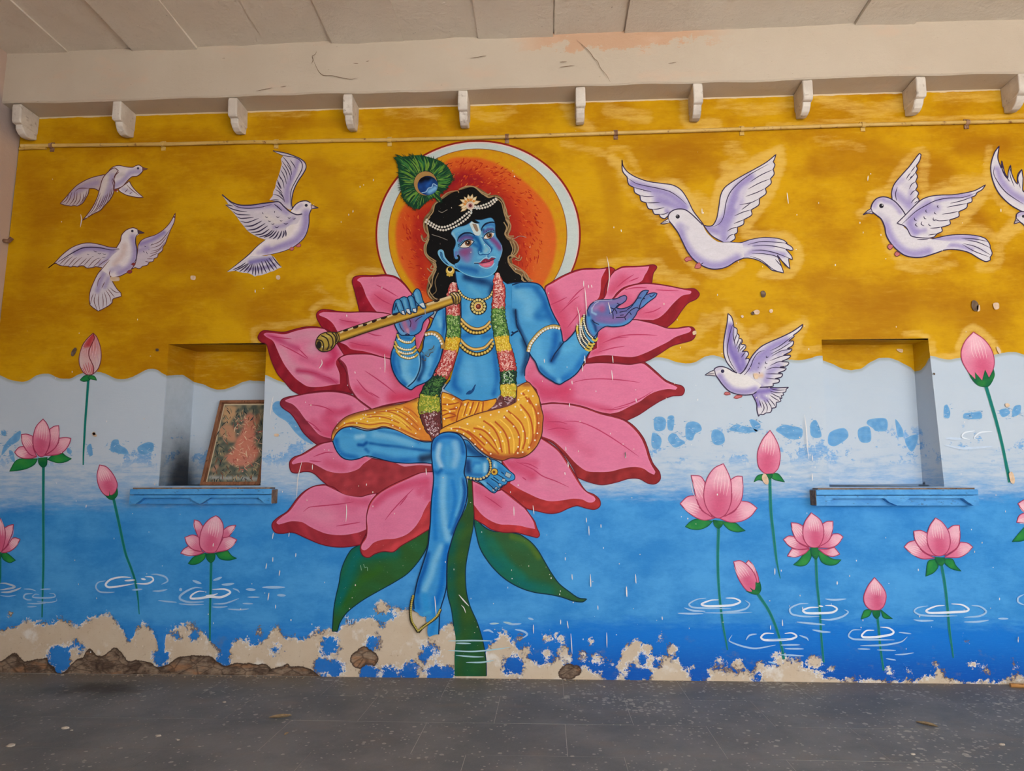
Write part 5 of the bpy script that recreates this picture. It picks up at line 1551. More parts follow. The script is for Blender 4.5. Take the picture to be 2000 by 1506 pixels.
flower((209, 945), 'pink bud leaning left of the shelf with the framed picture', [('Q2', '1215,675! 1300,700 1380,790 1430,900 1420,980 1370,1040 1300,1052 1240,1000 1195,900 1185,790')], [],
    ('Q2', '1245,1010! 1290,1048 1330,1050 1332,990! 1350,1045 1400,1020 1432,950! 1438,1040 1390,1098 1330,1095'), ('222,975 232,1020 245,1080 256,1110 264,1135 269,1165 272,1200', 4.6, 1.2),
    'painted bud', 'painted_lotus_bud', 'pink lotus buds painted on the wall')
flower((1502, 890), 'upright pink bud between the great flower and the empty recess, a chip in its leaf', [('Q5', '1400,128! 1310,240 1255,370 1245,480 1270,590 1350,660 1430,657 1500,590 1525,450 1505,320 1455,210')],
    [('Q5', '1200,760! 1250,680 1350,657! 1330,740 1260,735'), ('Q5', '1580,760! 1480,740 1420,710 1400,657! 1500,660')], ('Q5', '1345,660! 1370,700 1395,730 1430,690 1430,655!'), ('1503.4,935 1506,1000 1511,1045 1517,1095 1524,1130', 5, 1.2),
    'painted bud', 'painted_lotus_bud', 'pink lotus buds painted on the wall')
flower((1460, 1125), 'pink bud leaning left over the water rings, opening in two petals', [('Q6', '790,635! 840,690 890,800 905,885! 870,900 850,780 755,672!'), ('Q6', '627,650! 700,640 780,690 850,780 880,880 860,960 800,980 740,930 670,810')], [],
    ('Q6', '750,965! 825,975 800,930! 855,955 865,870! 890,880 915,865! 928,950 895,1005 830,1003'), ('1480,1160 1500,1190 1513,1218 1522,1245 1528,1270 1531,1288', 4.8, 4),
    'painted bud', 'painted_lotus_bud', 'pink lotus buds painted on the wall')
flower((1708, 1165), 'small round pink bud low on the right, on a short stem', [('Q7', '378,822! 310,910 262,1030 280,1120 340,1172 420,1177 480,1130 505,1020 470,930')],
    [('Q7', '230,1275! 270,1180 355,1170! 320,1240'), ('Q7', '575,1270! 480,1260 445,1170! 520,1230')], ('Q7', '350,1178! 365,1235 400,1272 435,1240 445,1178!'), ('1714,1207 1717,1235 1719,1260 1723,1290 1726,1310', 4, 3),
    'painted bud', 'painted_lotus_bud', 'pink lotus buds painted on the wall')
flower((1910, 705), 'large pink bud high on the right above its long leaning stem', [('Q8', '1240,220! 1120,350 1060,500 1070,650 1150,800 1220,900 1330,960 1440,950 1530,800 1555,650 1510,480 1400,330')], [],
    ('Q8', '1160,820! 1270,930! 1262,820! 1370,945! 1415,780! 1475,905! 1545,770! 1560,880 1480,1030 1380,1045 1290,1010 1210,920'), ('1926,755 1935,785 1943,812 1953,850 1960,880 1966,910 1973,942', 5.6, 6),
    'painted bud', 'painted_lotus_bud', 'pink lotus buds painted on the wall')

# ------------------------------------------------------------------ water rings
WH, WB = (226, 234, 244), (158, 196, 232)


def rings(px, label, items):
    r = motif('water_ring', px, label, 'painted ripple', 'white water rings painted round the stems')
    P = Part('brush_stroke', r, 44)
    for cr, path, w_, c_ in items:
        P.line(cr, path, w_, c_, 'b')
    P.done()
    o = P.o
    o['kind'] = 'stuff'


rings((20, 1152), 'faint rings at the left edge, under the cut-off lotus', [('Q3', '0,995 80,1000 180,1040 60,1070 0,1075/10,1105 120,1100 240,1060 260,1045', 4, (176, 196, 216)), ('Q3', '0,1145 100,1155 200,1140', 2.2, WB)])
rings((82, 1162), 'faint small rings round the tall stem at far left', [('Q3', '400,1120 310,1130 290,1170 330,1195 390,1200/600,1120 660,1125 670,1160 560,1175 400,1165 430,1130 480,1135', 3, WB), ('Q3', '450,1220 600,1230 690,1210 690,1180/330,1240 420,1245 560,1240/290,1065 380,1070 440,1090/490,1070 620,1065/330,1285 450,1280', 2.4, WB)])
rings((252, 1140), 'bright rings where the leaning bud stem meets the water', [('Q3', '1600,925 1480,920 1350,950 1290,1010 1330,1045 1500,1025 1640,1000', 4, WH), ('Q3', '1290,965 1200,985 1170,1040 1210,1095 1300,1108 1400,1104', 3.2, WB), ('Q3', '1520,965 1650,955/1720,940 1780,950/1660,1000 1800,1000 1870,960 1850,920 1770,915', 3.6, WH),
                                                                                      ('Q4', '345,885 430,890 520,920 545,970 470,1010/360,1090 450,1090 545,1070/110,1078 240,1068', 3.6, WB)])
rings((408, 1163), 'bright rings round the stem below the shelf with the picture', [('Q4', '970,1055 880,1050 780,1090 700,1150 700,1190 800,1225 990,1222', 4.2, WB), ('Q4', '1000,1095 920,1095 840,1140 830,1180 930,1180 1060,1160 1200,1165 1310,1110 1250,1070 1090,1070', 4.6, WH), ('Q4', '1010,1145 1100,1140 1160,1120', 3, WH),
                                                                                 ('Q4', '430,1205 540,1218 660,1228/680,1245 800,1255 990,1255/1090,1285 1180,1288 1280,1280/1280,1310 1420,1318 1540,1308/1100,1248 1250,1240 1420,1180/1340,1060 1400,1080 1425,1110/1460,1242 1590,1246/1520,1165 1670,1165', 3, WB),
                                                                                 ('Q4', '850,960 900,980 960,1000/1100,960 1150,945 1210,920/1205,1012 1280,1010 1360,998/1700,1045 1840,1045 1980,1045/1500,1070 1620,1075/1880,1140 1990,1145', 5, WB), ('Q4', '690,1085 720,1060', 6, WB)])
rings((970, 1240), 'broken rings beside the great green stem', [('L4', '1350,1240 1450,1235/1530,1225 1620,1245 1740,1240/1820,1170 1890,1190/1660,1310 1760,1330 1810,1370 1750,1420/1270,1330 1340,1320 1400,1350', 4, WB), ('B2', '1500,488 1700,485 1850,488/1560,505 1680,508/1500,562 1700,570 1900,550 1990,535/1560,600 1700,612 1780,612/1640,655 1760,655 1860,640/1830,355 1900,350/1930,340 2000,350', 3, (170, 206, 216))])
rings((1403, 1183), 'crisp rings round the stem of the biggest small lotus', [('Q6', '465,1065 380,1070 280,1110 330,1132 480,1132 620,1120 700,1085 640,1050 540,1045', 4.4, WH), ('Q6', '330,1045 230,1060 145,1110 180,1145 300,1155 600,1160', 3.4, WB), ('Q6', '750,1070 800,1110 760,1160 640,1190 500,1195/90,1150 180,1180 320,1190/20,1210 140,1215 300,1215', 3.8, WB), ('Q6', '300,1205 600,1208 830,1200', 2, WB)])
rings((1598, 1192), 'crisp rings under the lotus with long drooping leaves', [('Q6', '1550,1145 1450,1150 1380,1180 1420,1208 1560,1210 1700,1200 1750,1165 1700,1130 1620,1125', 4.6, WH), ('Q6', '1440,1105 1340,1110 1240,1160 1260,1220 1400,1245 1560,1245', 3.6, WB), ('Q6', '1830,1170 1870,1200 1800,1250 1680,1280 1570,1275/1620,1055 1720,1065 1850,1055/1310,1305 1450,1320 1620,1335/1480,1390 1600,1412 1680,1415', 4, WB), ('Q6', '1550,1130 1600,1138', 3, WH)])
rings((1508, 1243), 'rings at the foot of the bud that opens in two petals', [('Q6', '1065,1430 970,1430 925,1470 960,1500 1100,1500 1250,1490 1310,1460 1260,1425 1180,1430', 4.6, WH), ('Q6', '880,1435 800,1450 760,1500/1340,1450 1420,1480 1440,1510', 3.4, WB), ('B4', '-280,440 -300,490 -120,545 60,520/0,480 150,475/100,520 250,518/130,548 280,550/100,595 280,605/0,650 60,665', 3.4, WB)])
rings((1711, 1237), 'rings under the small round bud', [('Q7', '375,1395 290,1400 240,1450 260,1470 400,1468 560,1440 585,1410 530,1370 440,1360', 4.6, WH), ('B4', '730,400 660,405 630,450 680,475 990,480/1090,455 1040,495 900,520 720,525', 3.6, WB), ('B4', '1020,420 1120,432/990,595 1060,592 1140,580/850,558 1000,562/920,625 1000,638/700,550 800,552', 2.8, WB)])
rings((1860, 1192), 'wide rings round the stem below the empty recess', [('Q7', '1140,1125 1040,1135 940,1180 970,1205 1100,1205 1250,1198 1370,1190 1400,1165 1330,1120 1210,1108', 4.6, WH), ('Q7', '960,1130 850,1150 810,1190 880,1230 1050,1240 1280,1238', 3.6, WB), ('Q7', '1430,1125 1530,1140 1590,1195 1520,1240 1350,1255/800,1280 880,1292 1020,1290/1350,1305 1500,1302 1620,1285/1720,1268 1830,1270', 3.8, WB)])
rings((1995, 1168), 'ring cut by the right edge of the picture', [('Q7', '2000,1005 1940,1040 1940,1090 2010,1125', 3.6, WB)])
rings((1940, 848), 'pale rings round the leaning stem of the large bud', [('N2', '1400,820 1320,835 1300,870 1360,890/1540,825 1440,835 1395,875 1420,890', 3, WH), ('N2', '1160,935 1300,960 1540,945/1170,880 1300,885', 5, (196, 212, 232))])
# ================================================================== halo
RED, REDD = (150, 30, 44), (128, 22, 34)
ell = lambda cx, cy, rx, ry, n=64, a0=0: [(cx + rx * math.cos(2 * math.pi * k / n + a0), cy + ry * math.sin(2 * math.pi * k / n + a0)) for k in range(n)]
kx = 4.5455


def fa(x, y): return (720 + x / kx, 260 + y / kx)


def estr(cx, cy, rx, ry, n=40):
    return ' '.join('%.0f,%.0f' % p for p in ell(cx, cy, rx, ry, n))


r = motif('painted_halo', (930, 450), 'round halo with a white ring and red centre behind the head', 'painted halo')
P = Part('ring', r, 1)
out_ = estr(972, 900, 912, 838)
P.fill('FA', out_, (140, 34, 24))
P.fill('FA', estr(972, 902, 896, 824), (224, 196, 190))
P.fill('FA', estr(972, 904, 886, 815), (196, 206, 204), [('n', 30, (184, 196, 196), .6)])
P.done()
P = Part('disc', r, 5)
P.fill('FA', estr(968, 905, 790, 762), (206, 150, 18), [
    ('p', 'FA', '700,240 900,215 1060,240 1230,320 1430,470 1590,650 1660,850 1660,1050 1600,1250 1500,1420 1300,1600 600,1600 400,1350 280,1150 240,950 255,780 320,640 500,500', 4, (212, 98, 36), 1.0),
    ('p', 'FA', '700,330 900,280 1080,330 1280,480 1420,640 1480,850 1460,1100 1400,1300 1100,1500 500,1400 330,1100 285,900 310,700 500,520', 16, (194, 62, 26), .8),
    ('p', 'FA', '640,520 760,400 900,360 1060,420 1230,560 1330,760 1360,1000 1340,1200 1000,1200 600,1200 420,1000 400,800', 14, (164, 34, 26), .9),
    ('s', 'FA', '700,470 830,390 960,430', 24, (146, 22, 34), .85), ('s', 'FA', '480,720 430,850 440,1060 500,1350', 22, (170, 34, 26), .8), ('s', 'FA', '370,800 350,950 400,1200', 14, (204, 84, 30), .6), ('s', 'FA', '1480,1000 1560,1200', 26, (206, 104, 36), .5), ('n', 3.5, (206, 84, 28), .15)], sp=2.4)
P.cyc = 60
rs = random.Random(4)
for k in range(460):
    t = rs.random()
    side = rs.random()
    if side < .62:
        th = math.radians(rs.uniform(-100, 40))
        rr = rs.uniform(430, 660)
        x, y = 900 + rr * math.cos(th) * 1.0, 900 + rr * math.sin(th) * .98
    elif side < .8:
        x, y = rs.uniform(620, 1150), rs.uniform(260, 480)
    else:
        th = math.radians(rs.uniform(120, 215))
        rr = rs.uniform(400, 600)
        x, y = 880 + rr * math.cos(th), 950 + rr * math.sin(th)
    a = math.atan2(y - 900, x - 900) + rs.uniform(-.6, .6)
    l = rs.uniform(16, 52)
    x2, y2 = x + l * math.cos(a + 1.0), y + l * math.sin(a + 1.0)
    P.ribbon(spline([fa(x, y), fa((x + x2) / 2 + rs.uniform(-7, 7), (y + y2) / 2 + rs.uniform(-7, 7)), fa(x2, y2)], [False] * 3, False, .8), rs.uniform(.9, 2.6), rs.choice([(158, 34, 22), (174, 42, 22), (190, 56, 24), (208, 92, 34), (166, 34, 24), (182, 48, 24), (214, 106, 44)]), 'b')
P.lv += 4
P.cyc = 15
P.outline('FA', estr(968, 905, 792, 764), 1.6, (150, 96, 50))
P.done()

# ================================================================== great lotus: stem, leaves, petals
r = motif('painted_great_lotus', (930, 850), 'great pink lotus flower that the blue figure sits on', 'painted lotus')
T1, T2 = (54, 104, 44), (6, 104, 100)
P = Part('stem', r, 10)
P.fill('P7', '1570,-330! 1565,-100 1520,20 1440,150 1395,300 1370,480 1365,700 1375,820 1410,960 1430,1110 1450,1240 1440,1400 1440,1605! 1750,1605! 1745,1440 1715,1260 1660,1080 1590,920 1555,780 1545,600 1555,480 1590,300 1620,150 1632,0 1610,-330!',
       (44, 84, 40), [('s', 'P7', '1400,1600 1440,1200 1400,800 1400,400 1480,150', 20, (10, 92, 84), .8), ('s', 'P7', '1600,1600 1620,1200', 30, (14, 84, 62), .7), ('n', 8, (70, 104, 30), .4)])
P.line('P7', '1520,20 1440,150 1395,300 1370,480 1365,700 1375,820 1410,960 1430,1110', 2, (14, 50, 66), None)
P.line('P7', '1632,0 1620,150 1590,300 1555,480 1545,600 1555,780 1590,920 1660,1080 1715,1260 1745,1440 1750,1600', 2, (14, 50, 66), None)
P.done()
P = Part('leaf', r, 14)
q_ = '500,325! 430,370 370,470 330,580 310,700 280,830 260,950 245,1165! 295,1165! 320,1080 380,990 460,920 560,850 700,770 860,680 980,600 1080,490 1140,400 1185,310! 1190,150! 900,250! 700,250!'
P.fill('P7', q_, (46, 92, 42), [('s', 'P7', '560,350 450,480 380,680 310,900', 30, T2, .95), ('s', 'P7', '600,420 850,400', 22, T2, .7), ('s', 'P7', '700,560 500,700 340,960', 14, (50, 100, 30), .8), ('n', 9, (40, 110, 70), .35)])
P.outline('P7', q_, 2, (14, 50, 66))
P.line('P7', '520,520 530,570/550,510 560,540/560,545 585,540 590,575', 1, (140, 180, 150))
P.done()
P = Part('leaf', r, 18)
q_ = '330,640! 420,740 520,790 640,790 780,820! 880,890 950,970 1010,1070 1080,1190 1160,1300 1260,1380 1350,1440 1430,1450! 1390,1478 1300,1470 1180,1430 1060,1405 920,1385 780,1340 640,1260 520,1150 430,1030 380,930 335,740!'
P.fill('P6', q_, (46, 90, 48), [('s', 'P6', '350,760 450,980 600,1160 800,1300 1050,1380', 26, T2, .95), ('s', 'P6', '500,880 640,1080 800,1230', 16, (8, 116, 108), .6), ('s', 'P6', '700,840 850,900 960,1040', 10, (92, 116, 30), .8), ('n', 9, (40, 110, 70), .35)])
P.outline('P6', q_, 2.2, (14, 50, 66))
P.done()

PI, PID, PIL = (224, 122, 158), (206, 76, 116), (234, 146, 176)
pet = [
    # (crop, outer, inner, shades, veins)
    ('P4', '420,310 480,260 600,190 740,135 860,120 960,125 1060,108 1105,130! 1060,220 1040,330 1010,400 940,440! 860,700! 600,860! 560,700! 470,480', '430,318 510,260 630,192 770,142 900,133 1020,125! 990,180 970,230 965,330 950,400 920,440! 860,700! 600,860! 560,700! 470,480',
     [('s', 'P4', '450,380 560,560 620,760', 30, (204, 70, 104), .9), ('s', 'P4', '700,500 800,600', 26, (210, 84, 118), .6)], '820,300 750,350 640,470/470,480 560,440 640,400/560,560 700,430 760,390/640,700 720,600 780,520', (150, 28, 36)),
    ('P4', '1090,150! 1180,105 1300,100 1400,95 1480,85 1515,110 1480,170 1465,265! 1300,280 1150,330 1090,415! 1000,430! 1010,300', '1105,150! 1180,118 1300,111 1440,102! 1420,150 1395,190 1370,240 1320,270! 1200,300 1120,360 1080,425! 990,430! 1020,380 1060,210',
     [('s', 'P4', '1080,330 1180,240', 22, (204, 74, 108), .8)], '1290,180 1200,240 1120,310/1340,210 1240,250', (146, 26, 38)),
    ('P4', '1080,420! 1160,330 1260,285 1400,265 1530,275 1650,295 1780,320 1880,320 1930,370 1900,420 1820,460 1760,530 1690,630 1610,700! 1540,680 1420,640 1280,620! 1200,700! 1000,700!', '1085,432! 1180,335 1280,292 1400,274 1530,284 1650,303 1780,330 1850,345 1840,370 1770,385 1720,420 1660,480 1600,550 1540,600 1480,625! 1380,622 1280,618! 1100,700! 950,600!',
     [('s', 'P4', '1200,420 1350,560 1500,600', 26, (208, 78, 112), .6)], '1730,340 1600,335 1500,330/1200,330 1300,310 1420,310/1380,560 1480,540 1560,500', (140, 24, 36)),
    ('P4', '900,720! 1000,680! 1280,622 1400,635 1480,660 1600,700 1700,705 1800,690 1870,700 1895,760 1860,820 1760,850 1660,880 1550,950 1450,1010 1390,1035! 1260,1055 1100,1040 960,1040 810,1050! 830,950!', '930,740! 1000,690 1280,627 1400,645 1500,670 1620,710 1720,712 1830,697 1850,720 1830,745 1700,790 1620,840 1520,890 1420,940 1300,983 1200,985 1050,970 940,975 840,1000! 870,930! 930,900!',
     [('s', 'P4', '960,800 900,920', 26, (206, 70, 104), .8), ('s', 'P4', '940,900 1150,780', 18, (206, 80, 112), .4)], '1520,775 1350,768 1200,775 1060,810/980,850 1120,800 1240,790/940,940 1080,900 1200,880', (136, 24, 34)),
    ('P5', '240,80! 280,80! 500,330! 700,280! 820,148! 960,138 1100,145 1250,158 1390,133! 1440,170 1520,240 1600,310 1690,350 1760,370 1785,410 1760,460 1660,470 1560,510 1460,570 1340,650 1220,708! 1050,660 900,620 700,560 500,535 385,548! 330,400! 220,300!', '250,85! 280,80! 500,330! 700,280! 820,155! 960,147 1100,154 1250,165 1370,150 1440,195 1520,265 1600,330 1680,365 1715,385 1700,405 1620,400 1520,420 1430,460 1350,520 1250,570 1150,620 1060,640! 950,620 830,580 700,550 500,528 385,543! 340,400! 225,300! 225,160!',
     [('s', 'P5', '320,380 450,440 620,420', 32, (204, 60, 100), .9), ('s', 'P5', '600,500 850,560 1050,610', 14, (204, 66, 104), .6), ('s', 'P5', '300,200 240,300', 16, (216, 90, 122), .6)], '680,340 800,310 960,300 1150,310 1350,335/1480,415 1380,480 1250,540 1080,590/1250,560 1100,600 950,590', (140, 34, 40)),
    ('P5', '390,545! 500,536 650,543 800,573 960,630 1100,665 1210,705 1300,770 1380,870 1420,960 1450,1060 1480,1130 1540,1210 1548,1280 1500,1325 1430,1320 1340,1275 1240,1275 1120,1310 980,1335 860,1310 740,1265! 690,1160 600,1030 500,930 380,873!', '390,556! 500,546 650,556 800,588 960,645 1100,680 1200,715 1290,790 1360,880 1400,970 1430,1070 1460,1140 1500,1210 1490,1235 1440,1215 1380,1175 1290,1160 1180,1175 1060,1205 940,1210 830,1200 740,1140 680,1080 600,990 500,905 395,862!',
     [('s', 'P5', '420,700 520,760 640,820', 30, (206, 66, 106), .85), ('s', 'P5', '640,880 860,1020', 20, (208, 90, 124), .4), ('s', 'P5', '450,560 700,600', 14, (222, 130, 158), .6)], '600,715 750,720 900,775 1050,860 1200,960 1340,1060/430,720 560,720 640,740/440,800 560,780 660,800', (140, 34, 36)),
    ('P6', '985,-125! 1090,-60 1180,20 1260,140 1320,240 1380,340 1430,400 1500,430 1555,480 1560,540 1510,575 1430,565 1340,540 1260,560 1160,605 1060,615 940,590 850,570! 750,510 660,440 580,380! 640,330! 600,90! 700,50!', '980,-115! 1080,-50 1160,20 1240,140 1300,240 1370,350 1430,410 1500,450 1515,480 1490,505 1440,505 1390,480 1300,470 1200,485 1080,495 970,470 860,420 760,370 680,318! 720,250! 600,90! 700,50!',
     [('s', 'P6', '640,130 780,180 900,240', 20, (204, 66, 104), .8), ('s', 'P6', '760,100 920,120', 16, (206, 70, 108), .6), ('s', 'P6', '1000,300 1200,360', 24, (222, 134, 162), .6)], '740,110 900,180 1000,250 1130,300 1260,360/760,120 860,130 960,180/800,260 840,290', (166, 44, 44)),
    ('P6', '310,295! 400,330! 520,410! 600,380! 700,450 830,560! 870,620 920,690 945,760 970,820 950,850 900,840 820,820 740,800 620,800 500,770 420,720 335,670!', '318,300! 400,340! 520,410! 600,390! 700,470 820,565! 870,630 910,700 925,765! 860,755 780,735 680,725 580,720 480,680 400,620 328,530!',
     [('s', 'P6', '350,380 450,450 560,520', 22, (208, 80, 116), .75)], '430,440 520,500 600,560', (178, 46, 50)),
    ('P1', '990,250 1010,205 1080,190 1200,190 1320,182 1420,205 1500,270 1575,370! 1600,560! 1400,580! 1300,560 1060,540! 1040,450 1010,330', '1038,235 1080,208 1200,205 1320,200 1410,218 1490,280 1565,370! 1590,560! 1380,572! 1240,555! 1190,500 1130,400 1100,320 1070,260',
     [('s', 'P1', '1250,420 1400,500 1480,540', 26, (206, 70, 104), .75), ('s', 'P1', '1350,480 1200,420', 18, (208, 90, 122), .4)], '1220,280 1320,330 1440,400/1200,370 1280,430 1380,480', (144, 22, 42)),
    ('P1', '640,590 650,550 690,525 760,525 850,540 950,548 1060,545 1180,545 1300,555 1385,575! 1700,500! 1750,640! 1640,900! 1370,1005! 1280,990 1180,965 1100,960 1000,970 900,967! 850,870! 780,740 700,700 660,640', '665,575 700,550 800,550 950,555 1060,552 1180,552 1300,562 1385,580! 1700,510! 1740,640! 1640,900! 1370,1000! 1280,980 1180,950 1100,930 980,910 930,870 860,840! 850,745! 800,660 740,610',
     [('s', 'P1', '1000,880 1180,900 1330,960', 18, (202, 62, 98), .9), ('s', 'P1', '900,640 1050,680', 12, (202, 66, 104), .6), ('s', 'P1', '1650,640 1560,800 1640,900', 26, (196, 62, 96), .7)], '860,620 950,640 1060,650/1120,740 1200,770 1280,780/960,840 1080,870 1180,880', (146, 24, 42)),
    ('P1', '70,800 90,750 130,728 230,738 330,742 430,715 540,692 640,692 720,710! 800,760! 905,965! 850,1010! 880,1060 940,1130 960,1250 985,1345! 900,1325 760,1315 620,1325 480,1355! 400,1310 330,1230 260,1150 200,1020 170,920 150,860 100,840', '125,765 150,750 230,755 330,765 430,735 540,710 640,705 720,715! 800,790! 850,880 905,965! 850,1000 830,1050 865,1150 868,1250! 780,1262 680,1278 560,1275 480,1230 420,1180 340,1080 290,990 250,900 215,830 150,790',
     [('s', 'P1', '160,770 300,830 450,900', 10, (190, 64, 110), .85), ('s', 'P1', '800,920 820,1000 740,1060', 18, (200, 50, 96), .9), ('s', 'P1', '400,780 560,760 700,820 600,900', 26, (214, 156, 176), .85), ('s', 'P1', '300,930 400,1080 560,1180', 20, (216, 158, 176), .7), ('s', 'P1', '460,1120 600,1140 740,1200 840,1240', 10, (182, 52, 96), .8), ('s', 'P1', '500,1000 620,1040', 12, (200, 90, 128), .6)],
     '170,780 300,800 400,810/280,860 420,930 560,1010/460,900 520,960 560,1000/700,1170 780,1200 840,1250/440,1120 560,1130 680,1160', (140, 28, 44)),
    ('P1', '855,1005 930,965 1060,955 1170,960 1280,988 1385,1010! 1760,1200! 1700,1400! 1600,1412 1450,1435 1300,1465 1180,1500! 1080,1440 1000,1350 945,1262 935,1150 905,1080 880,1040', '872,1002 930,972 1060,962 1170,967 1280,993 1375,1015! 1750,1200! 1690,1400! 1600,1405 1450,1425 1300,1455 1180,1492! 1080,1425 1005,1335 968,1260 950,1150 935,1080 905,1035',
     [('s', 'P1', '1400,1380 1560,1370 1660,1300', 26, (206, 60, 96), .95), ('s', 'P1', '1380,1100 1440,1250', 20, (208, 80, 112), .7), ('s', 'P1', '1040,1300 1200,1420', 16, (204, 66, 102), .6), ('s', 'P1', '1100,1060 1150,1180', 34, (224, 130, 158), .6)], '1110,1120 1230,1200 1350,1290 1420,1350/1030,1200 1110,1300 1200,1370/1160,1330 1260,1390', (142, 42, 58)),
    ('P2', '238,250 250,205 300,180 400,160 560,130 720,120 850,135 950,165 1040,230 1130,295! 1000,345! 880,430! 780,600! 690,620 600,645! 540,600 460,520 400,420 340,340 270,290', '285,215 350,185 500,150 700,130 840,142 950,178 1030,240 1115,302! 1000,400! 780,590! 680,570 610,540 530,450 470,380 420,310 360,250',
     [('s', 'P2', '700,400 760,500 690,560', 26, (206, 70, 108), .85), ('s', 'P2', '720,320 820,330 900,300', 14, (196, 60, 100), .7), ('s', 'P2', '560,420 640,500', 14, (206, 80, 114), .5)], '510,250 620,265 700,290 760,330/560,470 640,520/480,400 560,450 620,500', (140, 44, 62)),
    ('P2', '330,870 330,810 370,765 440,740 540,680 620,635 740,610! 850,650! 1100,770! 1200,790 1300,800 1400,820 1560,820 1740,830! 1740,905! 1640,920 1500,970 1350,1030 1190,1118 1000,1152 850,1140 780,1100 700,1040 640,990 560,920 480,905 400,920 350,910', '350,815 400,770 480,735 560,685 640,640 740,616! 850,700! 1130,775! 1050,830 1000,880 900,915 800,920 700,900 620,860 560,830 500,815 420,820 360,835',
     [('s', 'P2', '700,820 850,860', 20, (208, 84, 118), .7), ('s', 'P2', '960,880 1060,800', 14, (208, 84, 118), .5)], '560,760 680,720 760,720/520,800 640,810', (158, 52, 60)),
    ('P3', '158,750 165,700 220,650 310,590 400,470 470,400 560,350 660,330! 760,360! 860,430 1000,455 1100,430 1180,415! 1190,450! 1110,560! 1080,700! 1080,800! 1020,920! 900,940 760,940 620,910 480,850 360,800 260,810 190,800', '200,700 250,650 330,590 420,470 490,400 570,355 680,342! 780,390 880,435 1020,455 1100,435 1175,420! 1120,520 1090,620 1075,770! 1000,800 850,825 700,815 600,780 520,740 450,700 350,690 270,710 220,722',
     [('s', 'P3', '900,480 1000,500 1080,500', 16, (208, 84, 120), .8), ('s', 'P3', '780,520 950,560', 20, (212, 98, 134), .5), ('s', 'P3', '500,620 700,640', 30, (226, 140, 168), .7)], '460,600 520,555 640,540 800,525 960,500/780,740 900,720 1020,700', (156, 44, 56)),
    ('P3', '1020,940 1075,830 1080,780! 1080,640 1110,520 1180,430 1300,350 1450,280 1600,220 1740,205! 1750,500! 1690,770! 1560,850 1420,930 1340,990 1250,985 1160,1010 1100,1045 1040,1020', '1035,920 1080,850 1090,760 1085,640 1130,510 1210,420 1330,350 1480,280 1620,220 1735,212! 1740,480! 1690,500! 1640,590 1610,660 1550,750 1470,820 1360,860 1240,870 1150,900 1100,950 1060,975 1030,960',
     [('s', 'P3', '1150,520 1300,400 1500,330 1660,300', 16, (206, 72, 110), .85), ('s', 'P3', '1600,400 1660,350 1680,450', 16, (208, 76, 114), .7)], '1540,370 1440,470 1330,590 1260,680/1480,440 1400,540', (182, 56, 62)),
]
lv = 22
for cr, outer, inner, shd, veins, rd in pet:
    P = Part('petal', r, lv)
    P.fill(cr, outer, rd, [('n', 9, tuple(min(255, int(v * 1.18 + 10)) for v in rd), .7), ('n', 4, tuple(int(v * .8) for v in rd), .4)])
    P.outline(cr, outer, 1.8, (112, 24, 40))
    P.fill(cr, inner, PI, shd + [('e', 5, PIL, .5), ('n', 12, (212, 106, 144), .25)])
    P.line(cr, veins, 2.2, (190, 60, 100), 'b')
    P.done()
    lv += 5
# thin pink sliver under the shin
P = Part('petal', r, lv)
P.fill('P2', '1350,815! 1500,825 1710,828! 1712,852! 1600,842 1500,852 1440,855', (222, 140, 164))
P.done()
lv += 3     # ~ 105

# ================================================================== the painted figure
BL, BLD, BLL, NAV = (62, 148, 206), (16, 92, 168), (128, 188, 222), (18, 40, 78)
fig = motif('painted_figure', (900, 800), 'blue-skinned seated flute player in a yellow cloth, hanging one leg, eyes turned up', 'painted person')
fr = fig
L0 = 108

# --- hair
P = Part('hair', fr, L0)
hair = '650,590 740,530 830,500 920,480 990,520 1060,575 1130,565 1185,610 1205,700 1215,770 1245,840 1215,920 1270,980 1295,1070 1235,1140 1280,1210 1370,1270 1420,1325! 1250,1360! 1120,1400! 900,1400! 720,1460! 640,1495! 575,1470 530,1400 550,1310 600,1220 590,1160 520,1080 505,1010 540,930 530,870 500,800 510,760 560,700 590,640'
P.fill('FA', '640,575 700,535 790,515 830,485 920,468 1000,500 1080,550 1140,548 1195,590 1225,680 1250,760 1265,850 1240,920 1300,970 1325,1060 1270,1130 1320,1200 1400,1260 1450,1310 1400,1335! 1100,1400! 640,1500! 560,1480 515,1400 535,1300 580,1220 570,1170 505,1090 490,1010 520,935 510,870 485,800 495,750 545,690 575,630', (110, 84, 54), [('n', 4, (150, 122, 86), .8)])
P.fill('FA', hair, (10, 9, 10))
tan = (166, 138, 100)
P.line('FA', '640,580 700,530 790,512 800,530/800,500 870,472 940,480 1010,540 1060,560/840,480 930,475 1000,520 1060,545 1085,530/1000,530 1060,570 1110,560/1120,560 1170,580 1205,640 1210,700 1240,740 1262,730/1190,600 1222,680 1225,730 1250,760/1140,580 1180,620 1200,700 1215,750', 1.8, tan)
P.line('FA', '1215,760 1240,800 1235,850 1215,890 1230,920 1290,935/1235,770 1262,820 1250,870 1240,910 1290,915/1200,790 1225,840 1210,900 1260,940/1270,940 1310,970 1330,1030 1300,1080 1260,1090 1300,1100/1280,960 1300,1010 1285,1070 1240,1100 1240,1150/1255,960 1280,1030 1265,1080', 2.0, tan)
P.line('FA', '1240,1100 1250,1150 1300,1200 1370,1230 1400,1290 1460,1310/1270,1160 1340,1200 1400,1250 1430,1310/1290,1090 1330,1115 1340,1085/1250,1170 1300,1230 1350,1260 1380,1320/1300,1120 1340,1130 1360,1100/1370,1250 1360,1300 1400,1320', 1.8, tan)
